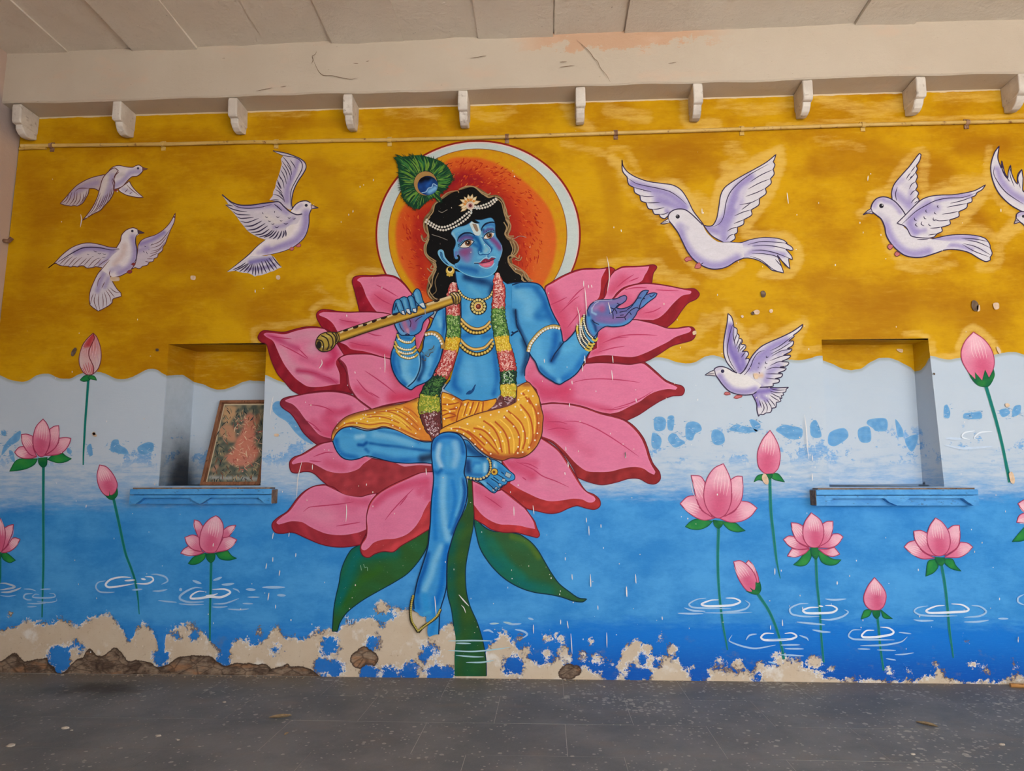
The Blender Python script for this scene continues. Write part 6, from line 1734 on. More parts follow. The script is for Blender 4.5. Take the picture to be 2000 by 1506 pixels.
P.line('FA', '640,600 590,630 570,700 530,750 490,800 500,870 530,910 510,960 480,950 465,910/545,740 515,800 530,900 500,945/520,960 495,1000 500,1070 540,1120 590,1150 600,1200/535,940 510,1010 520,1080 600,1140/580,1160 600,1190 560,1230 520,1200/590,1180 560,1250 530,1300 550,1350 530,1420 560,1470/600,1210 570,1280 560,1350 540,1400 580,1460 620,1480/565,1170 550,1200 580,1200 575,1150', 2.0, tan)
P.line('FA', '620,1240 590,1320 600,1400 560,1440/470,900 490,940 525,920', 1.6, (120, 98, 70))
P.line('FA', '620,690 650,705 680,690 700,680/560,900 640,925 700,950/1290,940 1340,915 1400,925', 1.0, (150, 140, 130))
P.done()

# --- torso with neck
P = Part('torso', fr, L0 + 14)
tor = '430,60! 455,230 480,300 500,420 505,600 500,800 490,950 470,1050 440,1150 400,1290 370,1390 290,1500! 380,1550 475,1615 575,1640 775,1650 925,1615 980,1560! 1190,1440! 1300,1415! 1280,1340 1285,1250 1340,1080! 1290,900 1230,780 1180,700 1170,550! 1250,500! 1500,400! 1500,260! 1440,220 1380,205 1180,200 1060,215! 900,100! 700,120!'
P.fill('TO', tor, BL, [('s', 'TO', '620,480 620,600 560,650', 14, BLL, .5), ('s', 'TO', '520,860 650,820', 10, BLD, .8), ('s', 'TO', '780,860 880,840', 9, BLD, .8), ('s', 'TO', '600,1200 620,1400 560,1300', 22, (96, 172, 220), .9), ('s', 'TO', '750,1150 800,1400', 20, (84, 164, 216), .8),
     ('s', 'TO', '440,1250 420,1450 480,1520', 12, BLD, .8), ('s', 'TO', '500,1040 470,1180', 10, BLD, .6), ('s', 'TO', '900,1000 930,1200 940,1400 900,1560', 9, BLD, .85), ('s', 'TO', '1180,1440 1240,1200 1180,900', 12, (90, 160, 208), .55), ('s', 'TO', '1270,900 1310,1080 1260,1300', 11, (14, 52, 96), .9),
     ('s', 'TO', '1110,500 1130,700', 12, (40, 120, 184), .6), ('s', 'TO', '1070,560 1075,700', 8, (100, 170, 210), .6), ('s', 'TO', '1160,540 1180,640 1200,740', 8, (12, 54, 100), .9), ('s', 'TO', '490,160 700,330 820,250', 18, (70, 150, 200), .8), ('s', 'TO', '560,130 760,190 880,230 880,320', 13, (10, 44, 92), .95), ('s', 'TO', '620,260 720,360', 12, (104, 176, 212), .55), ('n', 7, (78, 160, 210), .3)])
P.line('TO', '430,60 455,230 480,300/500,420 505,600 500,800/370,1390 290,1500/1060,215 1180,200 1380,205 1440,220 1500,260/1280,1340 1285,1250 1340,1080 1290,900 1230,780 1180,700 1170,550', 2, NAV)
P.line('TO', '1110,850 1160,810 1200,790/1120,800 1150,820', 3.2, NAV)
P.line('TO', '565,1560 600,1555 640,1510 680,1445', 2.2, (20, 60, 110))
P.fill('TO', '565,1555 600,1520 640,1510 680,1445! 660,1520 610,1565', (24, 72, 126))
P.done()

# --- legs
P = Part('crossed_leg', fr, L0 + 22)
lg = '190,1000 230,920 300,860 400,835 500,860 600,885 700,870 800,850 900,860 1000,890 1100,940 1200,990 1300,1020 1420,1020! 1420,1290! 1300,1275 1100,1280 950,1270 850,1250 700,1210 600,1190 500,1225 400,1240 310,1215 240,1140 200,1050'
P.fill('L1', lg, (72, 156, 212), [('s', 'L1', '230,1000 250,1100 330,1180 480,1210', 9, (20, 100, 178), .85), ('s', 'L1', '560,960 470,900 330,880', 9, (40, 124, 194), .6), ('s', 'L1', '480,960 560,950', 9, (160, 206, 232), .9), ('s', 'L1', '500,1055 560,1060 600,1030', 6, (10, 76, 150), .95), ('s', 'L1', '590,1110 620,1140', 6, (16, 88, 160), .8),
     ('s', 'L1', '640,1035 800,1060 1000,1080 1200,1110 1380,1130', 5, (14, 84, 156), .85), ('s', 'L1', '700,930 900,960 1150,1040', 12, (136, 194, 228), .6), ('s', 'L1', '700,1190 950,1250 1250,1250', 12, (16, 92, 170), .8), ('s', 'L1', '700,1110 1000,1160 1200,1160', 9, (84, 170, 222), .6), ('s', 'L1', '1280,1230 1400,1200', 14, (22, 34, 60), .95), ('s', 'L1', '750,880 1000,930 1250,1030', 5, (30, 108, 180), .7), ('n', 7, (92, 172, 220), .3)])
P.outline('L1', lg, 2, NAV)
P.done()
P = Part('foot', fr, L0 + 27)
ft = '920,570! 930,200! 890,110! 960,130 1040,220 1120,290 1200,340 1300,370 1370,410 1460,490 1530,550 1530,600 1490,620 1445,630! 1430,660 1385,675! 1370,700 1335,710! 1310,750 1290,767 1250,755 1180,700 1110,640 1040,610!'
P.fill('L3', ft, (60, 144, 202), [('s', 'L3', '960,200 1040,270 1150,320', 12, (20, 72, 128), .95), ('s', 'L3', '960,400 970,500', 12, (22, 58, 112), .95), ('s', 'L3', '1080,440', 15, (90, 170, 218), .9), ('s', 'L3', '1020,440 1040,400 1100,400', 6, (24, 110, 184), .6), ('s', 'L3', '1170,420 1170,500', 7, (160, 204, 226), .9), ('s', 'L3', '1000,540 1120,550', 6, (20, 90, 160), .6),
     ('s', 'L3', '1290,400 1300,450', 6, (140, 196, 226), .8), ('s', 'L3', '1350,470 1440,560', 8, (30, 110, 180), .7), ('s', 'L3', '1200,620 1280,680', 8, (34, 110, 176), .7), ('s', 'L3', '1130,620 1180,660', 5, (130, 190, 222), .8)])
P.outline('L3', ft, 1.8, NAV)
P.line('L3', '940,320 1060,325 1180,320/1200,340 1225,430 1215,520 1180,560', 2, NAV)
P.line('L3', '1320,540 1400,590 1445,630/1240,590 1320,640 1370,700/1190,640 1250,690 1310,750/1370,510 1400,540/1270,570 1340,620', 1.7, NAV)
for q in ('1430,510! 1495,540! 1470,590! 1410,555!', '1385,590! 1425,600! 1410,635! 1370,620!', '1345,650! 1375,660! 1360,695! 1330,670!', '1300,690! 1325,700! 1310,725! 1285,715!', '1262,715! 1290,730! 1280,755! 1255,740!'):
    P.fill('L3', q, (160, 180, 188), up=0)
    P.outline('L3', q, 1.0, NAV, up=0)
P.lv += 1
P.done()

# --- cloth
YL, YO, YD = (232, 176, 56), (214, 122, 38), (168, 76, 36)


def folds(P, cr, s, w_, c_, tp='b'):
    P.line(cr, s, w_, c_, tp)


P = Part('loin_cloth', fr, L0 + 36)
c1 = '172,985 190,890 250,800 340,720 460,670 600,635 760,600 920,570 1050,550 1200,490 1260,470! 1290,700! 1400,1010! 1300,1005 1200,988 1100,942 1000,892 900,852 800,832 700,857 600,862 480,832 400,827 300,852 230,912 190,992'
P.fill('L1', c1, YL, [('s', 'L1', '190,900 300,750 500,665 800,600 1200,500', 8, (150, 80, 50), .95), ('s', 'L1', '1100,600 1200,800 1350,980', 22, (216, 122, 48), .85), ('s', 'L1', '900,830 1050,900 1250,980', 9, (206, 110, 50), .8), ('e', 2.5, (160, 90, 50), .6)])
P.line('L1', '330,800 500,790 640,810 800,790 900,800/230,880 350,800 450,780/560,740 700,710 850,730 1000,790/600,690 760,680 900,720 1050,800 1150,880/700,660 860,650 1000,700 1120,790 1230,880/820,640 960,640 1100,710 1230,830/950,610 1080,650 1200,750/1050,590 1150,640 1230,720/880,800 1000,850 1100,900 1200,950', 2.4, (196, 104, 44))
P.line('L1', '400,760 560,730 700,735/620,790 780,770 900,790/720,690 860,700 1000,770 1080,830/880,670 1000,730 1120,830/1020,620 1130,690 1220,780', 1.8, (244, 200, 90))
P.line('L1', '185,1000 230,905 310,845 400,815 500,825 600,850 700,845 800,820 900,840 1000,880 1100,930 1250,990', 1.9, (222, 176, 100), None)
P.outline('L1', c1, 1.8, (110, 50, 36))
c2 = '385,460! 400,410! 500,440 600,490 645,520! 700,505 760,512 830,515 900,520 1060,490! 1080,640! 880,665 700,725 550,785 400,850!'
P.fill('L2', c2, (232, 164, 44), [('s', 'L2', '500,440 600,500 640,560', 6, (170, 80, 36), .8), ('s', 'L2', '560,600 520,740', 8, (206, 100, 34), .8), ('n', 5, (206, 110, 40), .4)])
P.line('L2', '640,540 600,640 570,770/400,700 480,670 560,690/400,560 500,560 600,540/410,740 500,720 570,700/400,640 520,620 590,600/720,530 690,600 660,700/780,530 760,600 730,690/850,530 820,620 790,680/900,530 890,650', 2.6, (168, 76, 34))
P.line('L2', '430,470 500,500 560,540/420,610 500,640 560,640/640,720 670,620 690,550/700,700 740,600 750,540/780,670 810,600 830,540/860,650 880,560', 2.4, (244, 190, 72))
P.outline('L2', c2, 1.8, (92, 44, 34))
c3 = '280,1010! 300,930 360,880 440,830 560,780 700,720 880,660 1050,620 1200,580 1300,530! 1310,350! 1400,300 1450,290 1490,330 1540,400 1580,480 1600,580 1630,700 1625,800 1615,920 1580,1020 1530,1100 1440,1180 1340,1215 1230,1215 1140,1245 1040,1225 960,1190 900,1150 840,1100 780,1040 700,970 620,920 540,900 440,900 360,930'
P.fill('L2', c3, (226, 164, 54), [('s', 'L2', '1580,600 1590,850 1500,1080', 12, (190, 90, 44), .85), ('s', 'L2', '980,1180 1150,1220 1400,1180', 13, (156, 66, 40), .9), ('s', 'L2', '1400,320 1460,320', 7, (160, 84, 50), .9), ('s', 'L2', '700,760 1000,760 1250,620 1400,500', 12, (232, 180, 66), .8), ('s', 'L2', '760,1000 900,1130', 9, (206, 104, 40), .7), ('e', 3, (196, 110, 44), .5)])
P.line('L2', '520,850 640,870 760,950 880,1080 980,1170/780,850 900,880 1000,970 1080,1100/850,920 940,1000 1040,1110 1090,1170/900,760 1020,850 1090,980 1130,1150/1040,770 1140,870 1200,1000 1220,1170/1150,700 1280,830 1340,960 1330,1150/1200,640 1340,760 1400,880 1410,1000 1380,1110/1350,560 1460,700 1500,850 1500,1000 1440,1120/1450,480 1540,650 1560,800 1540,980/1380,420 1480,560/700,880 820,970 920,1060/1280,1180 1340,1080', 3.2, (190, 88, 34))
P.line('L2', '820,820 940,880 1040,1000 1090,1120/980,780 1080,880 1150,1020 1170,1160/1100,740 1220,860 1270,1000 1270,1160/1240,680 1360,820 1380,960 1350,1120/1320,560 1430,720 1460,880 1450,1040/1500,600 1530,760 1520,920/460,850 600,840 740,880/1350,420 1420,380/1340,480 1440,450', 2.4, (246, 196, 80))
P.outline('L2', c3, 2, (92, 44, 34))
P.dots('L1', '240,850 330,790 530,745 610,770 590,690 700,660 760,730 840,640 910,700 910,755 980,650 1035,620 1115,655 1095,740 1150,800 1250,860 1005,850 1200,915 920,820 480,790 1545,475 1650,500 1585,565 1695,600 1615,650 1545,735 1835,800 1820,690 1800,570', 1.5, (240, 220, 196))
P.dots('L2', '510,860 580,880 660,920 740,980 800,1050 885,1110 990,1165 705,800 860,720 990,690 1090,655 1190,640 1290,590 1365,430 1450,395 1505,460 1440,520 1545,565 1570,670 1575,790 1560,915 1530,1000 1460,1085 1380,1145 1320,1155 1325,1080 1435,975 1385,890 1410,720 1155,720 1270,830 1110,900 1045,1000 1135,1010 940,1030 1100,1100 975,910 870,955 790,890 905,835 1330,960 1220,970 1330,505 1360,630 540,490 460,565 490,650 425,740 680,560 740,600', 1.7, (244, 226, 200))
P.done()

# --- hanging leg
P = Part('hanging_leg', fr, L0 + 52)
lg2 = '645,-955 685,-1035 765,-1085 865,-1100 965,-1075 1025,-1015 1060,-925 1070,-825 1055,-705 1040,-605 1065,-525 1080,-425 1080,-325 1055,-205 1015,-95 965,10 915,140 875,270 838,420 828,600 825,780 800,900 760,1030 740,1130 735,1260 730,1370! 690,1372 650,1385 620,1400 600,1385 590,1330 600,1250 575,1200 580,1150 540,1155 500,1140! 480,1110 430,1080! 425,960 440,860 470,720 520,560 565,420 600,290 615,150 630,0 635,-150 645,-300 665,-470 668,-560 655,-680 640,-830'
P.fill('L4', lg2, (58, 146, 212), [('s', 'L4', '660,-900 720,-1020 860,-1050 990,-1000 1030,-850', 8, (24, 96, 170), .9), ('s', 'L4', '740,-940 720,-800 760,-680', 9, (160, 200, 226), .95), ('s', 'L4', '930,-960 950,-820 920,-700', 13, (140, 192, 226), .8), ('s', 'L4', '840,-900 850,-700', 12, (88, 168, 216), .7), ('s', 'L4', '680,-620 720,-600 760,-640', 7, (10, 92, 162), .9), ('s', 'L4', '820,-600 900,-590', 6, (30, 120, 190), .6),
     ('s', 'L4', '790,-540 780,-300 800,0 840,200', 12, (128, 190, 228), .9), ('s', 'L4', '690,-400 680,-100 690,200', 9, (20, 116, 196), .8), ('s', 'L4', '900,-500 930,-300 900,-100 860,60', 7, (24, 120, 200), .8), ('s', 'L4', '1020,-520 1050,-380 1020,-200 960,-20 900,140', 7, (12, 74, 146), .95), ('s', 'L4', '1000,-540 1000,-300 940,-80', 5, (110, 184, 226), .6),
     ('s', 'L4', '760,300 680,480 640,640 560,820', 12, (120, 186, 226), .95), ('s', 'L4', '600,380 560,560 500,720 470,860', 8, (10, 88, 168), .9), ('s', 'L4', '830,300 800,500 760,800 700,980', 11, (10, 104, 192), .85), ('s', 'L4', '560,900 580,1050', 10, (40, 148, 214), .7), ('s', 'L4', '460,900 480,1040', 10, (16, 104, 184), .7), ('s', 'L4', '660,920 680,1200 640,1350', 8, (24, 126, 204), .6), ('s', 'L4', '560,1120 620,1100', 5, (80, 180, 220), .6)])
P.line('L4', '640,-830 645,-955 685,-1035 765,-1085 865,-1100 965,-1075 1025,-1015 1060,-925 1070,-825 1055,-705 1040,-605 1065,-525 1080,-425 1080,-325 1055,-205 1015,-95 965,10 915,140 875,270 838,420 828,600 825,780 800,900 760,1030 740,1130 735,1260 730,1370', 2.4, NAV, None)
P.line('L4', '430,1060 425,960 440,860 470,720 520,560 565,420 600,290 615,150 630,0 635,-150 645,-300 665,-470 668,-560 655,-680 640,-830', 2.4, NAV, None)
P.done()
P = Part('anklet', fr, L0 + 62)
P.line('L4', '425,890 395,990 385,1120 400,1220 440,1280 480,1345/480,1345 540,1280 640,1210 710,1150 755,1060', 5.8, (60, 54, 34), None)
beads(P, 'L4', '418,900 398,1000 392,1120 408,1210 440,1270 478,1325', 3.6, 1.9, (190, 172, 84))
beads(P, 'L4', '490,1320 560,1265 640,1205 710,1140 748,1070', 3.6, 1.9, (190, 172, 84))
P.done()
P = Part('anklet', fr, L0 + 62)
P.line('L3', '950,580 1040,600 1120,600 1200,560 1235,470 1235,390 1210,345', 6.5, NAV, None)
beads(P, 'L3', '960,577 1040,595 1120,595 1190,560', 6, 2.6, (206, 186, 130))
beads(P, 'L3', '1205,350 1230,380 1238,430 1240,490 1215,540', 4.6, 2.2, (206, 176, 90))
P.dots('L3', '1285,510', 7.6, NAV)
P.dots('L3', '1285,510', 6.2, (214, 172, 60))
P.dots('L3', '1280,512', 2.8, (120, 70, 30))
P.done()

# --- right (open-handed) arm
P = Part('arm', fr, L0 + 66)
am = '0,120! 60,85 120,72 260,78 340,105 400,180 435,270 470,380 520,490 575,590 605,690 630,800! 720,730 790,640 840,560 890,500 925,440! 1060,560! 1050,660 1040,720 1010,800 960,900 910,980 860,1080 800,1170 720,1240 650,1280 590,1315 540,1305 480,1270 400,1220 330,1150 290,1050 220,950! 170,830 110,700 60,600 45,480 30,400! 0,380!'
P.fill('AR', am, (70, 152, 208), [('s', 'AR', '100,200 200,300 200,450', 26, (110, 178, 218), .9), ('s', 'AR', '300,150 390,280 430,420 510,560', 12, (20, 92, 164), .9), ('s', 'AR', '60,120 200,110 320,130', 9, (18, 92, 160), .8), ('s', 'AR', '380,400 320,480 420,480', 16, (18, 96, 168), .85), ('s', 'AR', '40,420 60,560 120,700 180,820', 7, (14, 56, 104), .95),
     ('s', 'AR', '540,700 520,850 480,1030', 14, (20, 96, 172), .9), ('s', 'AR', '300,820 330,1000 440,1150', 22, (96, 174, 220), .85), ('s', 'AR', '600,820 560,930 480,1030', 7, (12, 60, 116), .95), ('s', 'AR', '650,900 800,800 880,600', 18, (92, 172, 218), .85), ('s', 'AR', '340,1120 430,1210 540,1280', 9, (20, 92, 164), .85), ('s', 'AR', '620,1260 760,1160 880,980', 12, (20, 104, 182), .9), ('s', 'AR', '570,1270', 9, (120, 190, 224), .8), ('s', 'AR', '960,700 1000,640 1040,560', 6, (16, 70, 130), .9), ('n', 8, (84, 166, 214), .35)])
P.line('AR', '0,105 60,85 120,72 260,78 340,105 400,180 435,270 470,380 520,490 575,590 605,690 630,800 720,730 790,640 840,560 890,500 925,440', 2.4, NAV, None)
P.line('AR', '1050,660 1040,720 1010,800 960,900 910,980 860,1080 800,1170 720,1240 650,1280 590,1315 540,1305 480,1270 400,1220 330,1150 290,1050 220,950 170,830 110,700 60,600 48,480 45,400/630,805 580,870 520,950 475,1040', 2.4, NAV)
P.done()
P = Part('hand', fr, L0 + 70)
hd = '475,660 520,570 600,500 700,460 850,450 960,445 1050,430 1120,395 1200,370 1240,400 1230,460 1180,510 1100,560 1040,615! 1100,630 1180,625 1260,600 1320,570 1400,500 1450,420 1490,350 1530,300 1590,270 1670,270! 1640,330 1630,360! 1700,330 1780,320 1835,335! 1800,400 1720,460 1640,520 1560,590 1490,640! 1450,680 1420,750 1360,830 1290,900 1200,950 1080,975 950,980 850,970 760,1010 690,1070 640,1150 600,1190! 540,1150 480,1050 450,950 440,820 455,730'
P.fill('HR', hd, (96, 110, 170), [('s', 'HR', '500,800 540,1000 600,1100', 8, (60, 150, 206), .95), ('s', 'HR', '640,920 900,960 1150,940 1300,850', 6, (70, 150, 206), .9), ('s', 'HR', '620,620 760,560', 12, (168, 120, 172), .8), ('s', 'HR', '760,640', 12, (166, 84, 134), .9), ('s', 'HR', '700,820 950,840 1200,780', 14, (134, 100, 158), .8), ('s', 'HR', '850,520 1100,470 1200,420', 9, (140, 110, 166), .8), ('s', 'HR', '1400,560 1560,420 1620,320', 7, (80, 130, 190), .85), ('s', 'HR', '1560,560 1700,430 1780,360', 6, (80, 146, 206), .85),
     ('s', 'HR', '560,620 560,700 640,740', 3.5, (150, 190, 220), .85), ('s', 'HR', '640,1060 620,960 560,860', 5, (16, 60, 116), .85), ('s', 'HR', '480,700 500,760', 4, (16, 60, 116), .8), ('s', 'HR', '1000,700 1250,640', 8, (100, 90, 150), .7)])
P.outline('HR', hd, 1.9, NAV)
P.line('HR', '920,610 1000,630 1060,570 1120,540/1000,630 960,690 900,720/960,680 975,760 975,830/1010,640 1045,700 1045,730/1050,520 1100,550/1100,700 1180,680 1250,670/1110,760 1180,750/1030,805 1120,800 1200,790 1280,700 1350,640 1430,610 1490,630/1200,790 1220,850/1300,700 1330,750/1250,650 1340,580 1450,430 1530,420/1490,640 1500,560 1540,460 1620,350 1640,300/1600,430 1560,440/1690,370 1720,400 1790,340/570,850 600,890 700,940', 1.7, (30, 26, 62))
P.line('HR', '600,500 700,470 850,465 960,455/560,640 620,540 700,490', 1.5, (170, 170, 200))
P.done()
P = Part('armlet', fr, L0 + 76)
P.line('TO', '1322,1045 1345,960 1400,880 1470,805 1550,755 1640,735 1712,752', 8.6, (60, 50, 36), None)
P.line('TO', '1322,1045 1345,960 1400,880 1470,805 1550,755 1640,735 1712,752', 6.6, (190, 160, 90), None)
beads(P, 'TO', '1330,1035 1348,965 1400,890 1470,815 1550,765 1640,748 1700,760', 5.2, 2.3, (232, 226, 214))
P.done()
P = Part('bangle', fr, L0 + 80)
for s_ in ('880,470 880,560 920,680 980,750 1040,790', '850,530 850,620 880,720 940,800 1010,845', '830,580 835,680 870,780 920,840 990,875', '800,600 800,700 840,810 900,880 965,905'):
    P.line('AR', s_, 6.2, (40, 34, 34), None)
for s_ in ('880,470 880,560 920,680 980,750', '850,530 850,620 880,720 940,800', '830,580 835,680 870,780 920,840', '800,600 800,700 840,810 900,880'):
    beads(P, 'AR', s_, 3.4, 1.7, (226, 220, 200))
P.line('AR', '975,765 1020,785 1045,750/930,815 980,835 1008,815/910,850 960,870 990,850/890,880 940,905 975,885/862,500 838,560 836,600/800,600 795,650 805,700', 3.8, (210, 182, 76))
P.done()

# --- left arm with the flute hand
P = Part('arm', fr, L0 + 66)
al = '1690,370! 1692,500 1700,650 1680,780 1650,900 1620,1020 1560,1140 1520,1230 1450,1290 1330,1340 1270,1382 1220,1362 1130,1290 1060,1180 1022,1050 1030,930 1060,850 1100,690! 1210,720 1310,710! 1320,800 1330,880 1375,940! 1410,880 1420,800 1440,720 1455,670 1500,620 1540,520 1590,420!'
P.fill('AL', al, (64, 148, 208), [('s', 'AL', '1200,1050 1180,1150 1230,1260', 18, (120, 186, 222), .9), ('s', 'AL', '1060,950 1050,1080 1110,1220 1200,1330', 9, (16, 92, 168), .95), ('s', 'AL', '1100,1000 1140,1180', 6, (22, 100, 176), .6), ('s', 'AL', '1365,960 1385,1080 1340,1220 1220,1350', 5, (150, 200, 226), .85), ('s', 'AL', '1410,980 1420,1120 1360,1260', 7, (18, 60, 110), .95),
     ('s', 'AL', '1500,1000 1490,1150 1430,1240', 9, (110, 180, 222), .8), ('s', 'AL', '1630,600 1600,500', 9, (120, 184, 218), .8), ('s', 'AL', '1670,420 1670,600 1650,760', 6, (14, 76, 148), .9), ('s', 'AL', '1620,880 1580,1020 1500,1200', 7, (20, 96, 170), .8), ('s', 'AL', '1430,800 1500,780', 8, (96, 164, 210), .5), ('s', 'AL', '1450,950 1540,880', 7, (90, 110, 116), .6), ('s', 'AL', '1120,740 1250,760', 6, (16, 90, 160), .8), ('s', 'AL', '1160,830 1280,830', 5, (60, 150, 206), .6), ('n', 7, (80, 162, 212), .35)])
P.outline('AL', al, 2.2, NAV)
P.line('AL', '1375,940 1385,1050 1365,1160 1310,1270 1225,1350', 2.6, (24, 56, 92))
P.line('AL', '1440,960 1480,980 1500,940 1540,920/1400,1000 1440,1030 1450,990/1480,900 1530,880 1550,840/1390,900 1420,940', 1.6, (84, 78, 70))
P.done()
P = Part('palm', fr, L0 + 72)
pm = '380,1150! 400,1220 450,1320 500,1400 560,1440 640,1432! 700,1400 760,1440 830,1442 900,1420 980,1370 1040,1300 1060,1200 1100,1100 1180,1020 1280,950 1340,900 1340,860 1280,855 1100,880! 900,900! 600,980! 400,1060!'
P.fill('HL', pm, (70, 130, 190), [('s', 'HL', '620,1130 680,1300', 11, (178, 104, 138), .9), ('s', 'HL', '800,1080 850,1250', 12, (140, 84, 138), .85), ('s', 'HL', '940,1050 880,1180', 8, (120, 90, 150), .7), ('s', 'HL', '420,1180 500,1320 620,1410', 5, (110, 170, 214), .8), ('s', 'HL', '1000,1200 900,1370 780,1420', 6, (60, 140, 200), .8), ('s', 'HL', '1100,1050 1250,930', 6, (50, 130, 194), .8), ('s', 'HL', '700,1300 720,1380', 5, (206, 140, 160), .7)])
P.outline('HL', pm, 2, NAV)
P.line('HL', '740,1040 780,1130 760,1240/1060,970 960,1030 890,1100/500,1150 540,1260 620,1360', 1.7, (70, 30, 70))
P.done()
P = Part('armlet', fr, L0 + 76)
P.line('AL', '1440,710 1500,690 1570,700 1625,750 1655,830 1655,880', 9.4, (54, 44, 34), None)
P.line('AL', '1440,710 1500,690 1570,700 1625,750 1655,830 1655,880', 7.4, (178, 136, 62), None)
beads(P, 'AL', '1450,710 1500,700 1560,712 1610,760 1640,820', 5.4, 2.4, (230, 226, 214))
P.done()
P = Part('bangle', fr, L0 + 80)
bn = ('1098,705 1130,770 1200,805 1270,800 1316,745', '1070,790 1110,860 1190,895 1270,890 1325,850', '1062,840 1110,910 1200,945 1290,930 1335,890', '1085,905 1150,975 1240,1000 1320,975 1350,945')
for s_ in bn: P.line('AL', s_, 5.4, (44, 38, 40), None)
for s_ in bn: P.line('AL', s_, 3.6, (206, 178, 84), None, up=0)
P.lv += 1
for s_ in ('1120,765 1200,800 1260,800', '1110,860 1190,892 1260,890', '1120,915 1200,942 1280,930', '1150,972 1240,998 1300,980'): beads(P, 'AL', s_, 3.8, 1.8, (232, 228, 214))
P.done()

# --- garland
P = Part('garland', fr, L0 + 44)
P.cyc = 60


def strand(P, pts, seg, seed):
    a = np.array(pts, float)
    L = spline([tuple(p[:2]) for p in a], [False] * len(a), False, 3)
    d = np.r_[0, np.cumsum(np.hypot(*np.diff(L, axis=0).T))]
    hw = np.interp(L[:, 1], a[:, 1], a[:, 2]) if abs(a[-1, 1] - a[0, 1]) > 50 else np.interp(d, np.linspace(0, d[-1], len(a)), a[:, 2])
    T = np.gradient(L, axis=0)
    T /= np.hypot(T[:, 0], T[:, 1])[:, None]
    N_ = np.stack([-T[:, 1], T[:, 0]], 1)
    rs = random.Random(seed)
    w_ = hw + np.array([rs.uniform(-1, 1) for _ in hw])
    lf, rt = L + N_ * w_[:, None], L - N_ * w_[:, None]
    poly = [tuple(p) for p in lf] + [tuple(p) for p in rt[::-1]]
    P.fill('U', '', (30, 30, 30), pxpoly=poly, up=5)
    for i in range(len(L) - 1):
        y = L[i, 1]
        c = [s for s in seg if y >= s[0]][-1]
        k = .93
        q = [L[i] + N_[i] * w_[i] * k, L[i] - N_[i] * w_[i] * k, L[i + 1] - N_[i + 1] * w_[i + 1] * k, L[i + 1] + N_[i + 1] * w_[i + 1] * k]
        P.add(q, [(3, 2, 1, 0)], lin(c[1]))
    P.lv += 4
    n = int(d[-1] * 3.0)
    for lay in range(2):
        for k in range(n):
            i = rs.randrange(len(L) - 1)
            u = rs.uniform(-.82, .82)
            p = L[i] + N_[i] * w_[i] * u
            c = [s for s in seg if p[1] >= s[0]]
            c = c[-1] if c else seg[0]
            if rs.random() < .12: continue
            col = rs.choice(c[2 + lay])
            an = rs.uniform(0, 6.28)
            l = rs.uniform(2.5, 6)
            e = np.array([math.cos(an), math.sin(an)])
            e2 = np.array([-e[1], e[0]])
            q2 = [p - e * l / 2, p + e2 * rs.uniform(-1.6, 1.6), p + e * l / 2]
            if lay == 1 and abs(u) > .62: continue
            P.ribbon(spline([tuple(x) for x in q2], [False] * 3, False, 1.5), rs.uniform(1.0, 2.4) * (1.0 if lay else 1.5), col, 'b')
        P.lv += 4


pk = (176, 62, 60)
pkc = ([(206, 110, 104), (160, 44, 50), (222, 130, 120)], [(236, 196, 186), (230, 160, 150), (244, 214, 206)])
gnc = ([(96, 142, 60), (54, 98, 44), (126, 166, 84)], [(150, 184, 110), (186, 206, 146), (110, 154, 70)])
ylc = ([(222, 180, 40), (236, 204, 80), (190, 140, 30)], [(240, 216, 110), (206, 176, 40)])
dgc = ([(50, 96, 50), (30, 64, 44), (86, 128, 64)], [(96, 142, 76), (60, 104, 54)])
dgw = ([(50, 96, 50), (30, 64, 44), (86, 128, 64)], [(206, 222, 200), (96, 142, 76), (180, 206, 176)])
ygc = ([(196, 186, 60), (92, 132, 50), (214, 200, 90)], [(222, 208, 100), (120, 156, 56)])
brc = ([(126, 60, 60), (100, 54, 54)], [(206, 170, 176), (226, 204, 206), (160, 116, 124)])
strand(P, [(886.4, 553, 6), (884.5, 566, 10), (884, 584, 14), (884, 616, 15), (884.8, 656, 15.5), (881.6, 677, 15), (874.4, 704, 14.5), (863, 731, 14.5), (852.8, 745, 16), (842.6, 764, 19), (838.4, 788, 22.5), (840.8, 812, 21.5), (846.4, 836, 17), (852, 855, 7)],
       [(0, pk) + pkc, (616, (60, 96, 50)) + gnc, (659, (210, 160, 40)) + ylc, (684, pk) + pkc, (733, (28, 52, 40)) + dgc, (772, (140, 150, 50)) + ygc, (804, (98, 48, 50)) + brc], 3)
strand(P, [(971.2, 534.4, 3), (972, 547, 9), (975, 568, 13), (973.6, 596.8, 13.5), (973.6, 624, 15), (978.4, 648, 15), (981.6, 672, 15.5), (984.8, 683, 16), (989.6, 704, 17), (992.8, 724.8, 17), (992.8, 748, 16.5), (992.8, 772, 15.5), (990, 784, 14)],
       [(0, pk) + pkc, (600, (60, 96, 50)) + gnc, (656, (206, 170, 50)) + ylc, (684, pk) + pkc, (724, (28, 52, 40)) + dgw, (750, (196, 180, 60)) + ylc, (774, (98, 54, 54)) + brc], 5)
P.done()
P = Part('garland', fr, L0 + 49)
P.fill('L2', '1100,460! 1060,520 1020,580 940,640 890,662! 1050,622 1200,580 1305,530! 1300,440!', (96, 52, 52), [('n', 3, (140, 90, 96), .7)])
P.line('L2', '1090,550 1130,545/1120,580 1090,560/1150,500 1200,540 1160,520/1190,560 1230,530/1200,500 1250,490/1000,610 1060,590/1040,600 1070,575/1130,480 1160,490/1220,520 1260,500', 2.4, (190, 160, 168))
P.done()

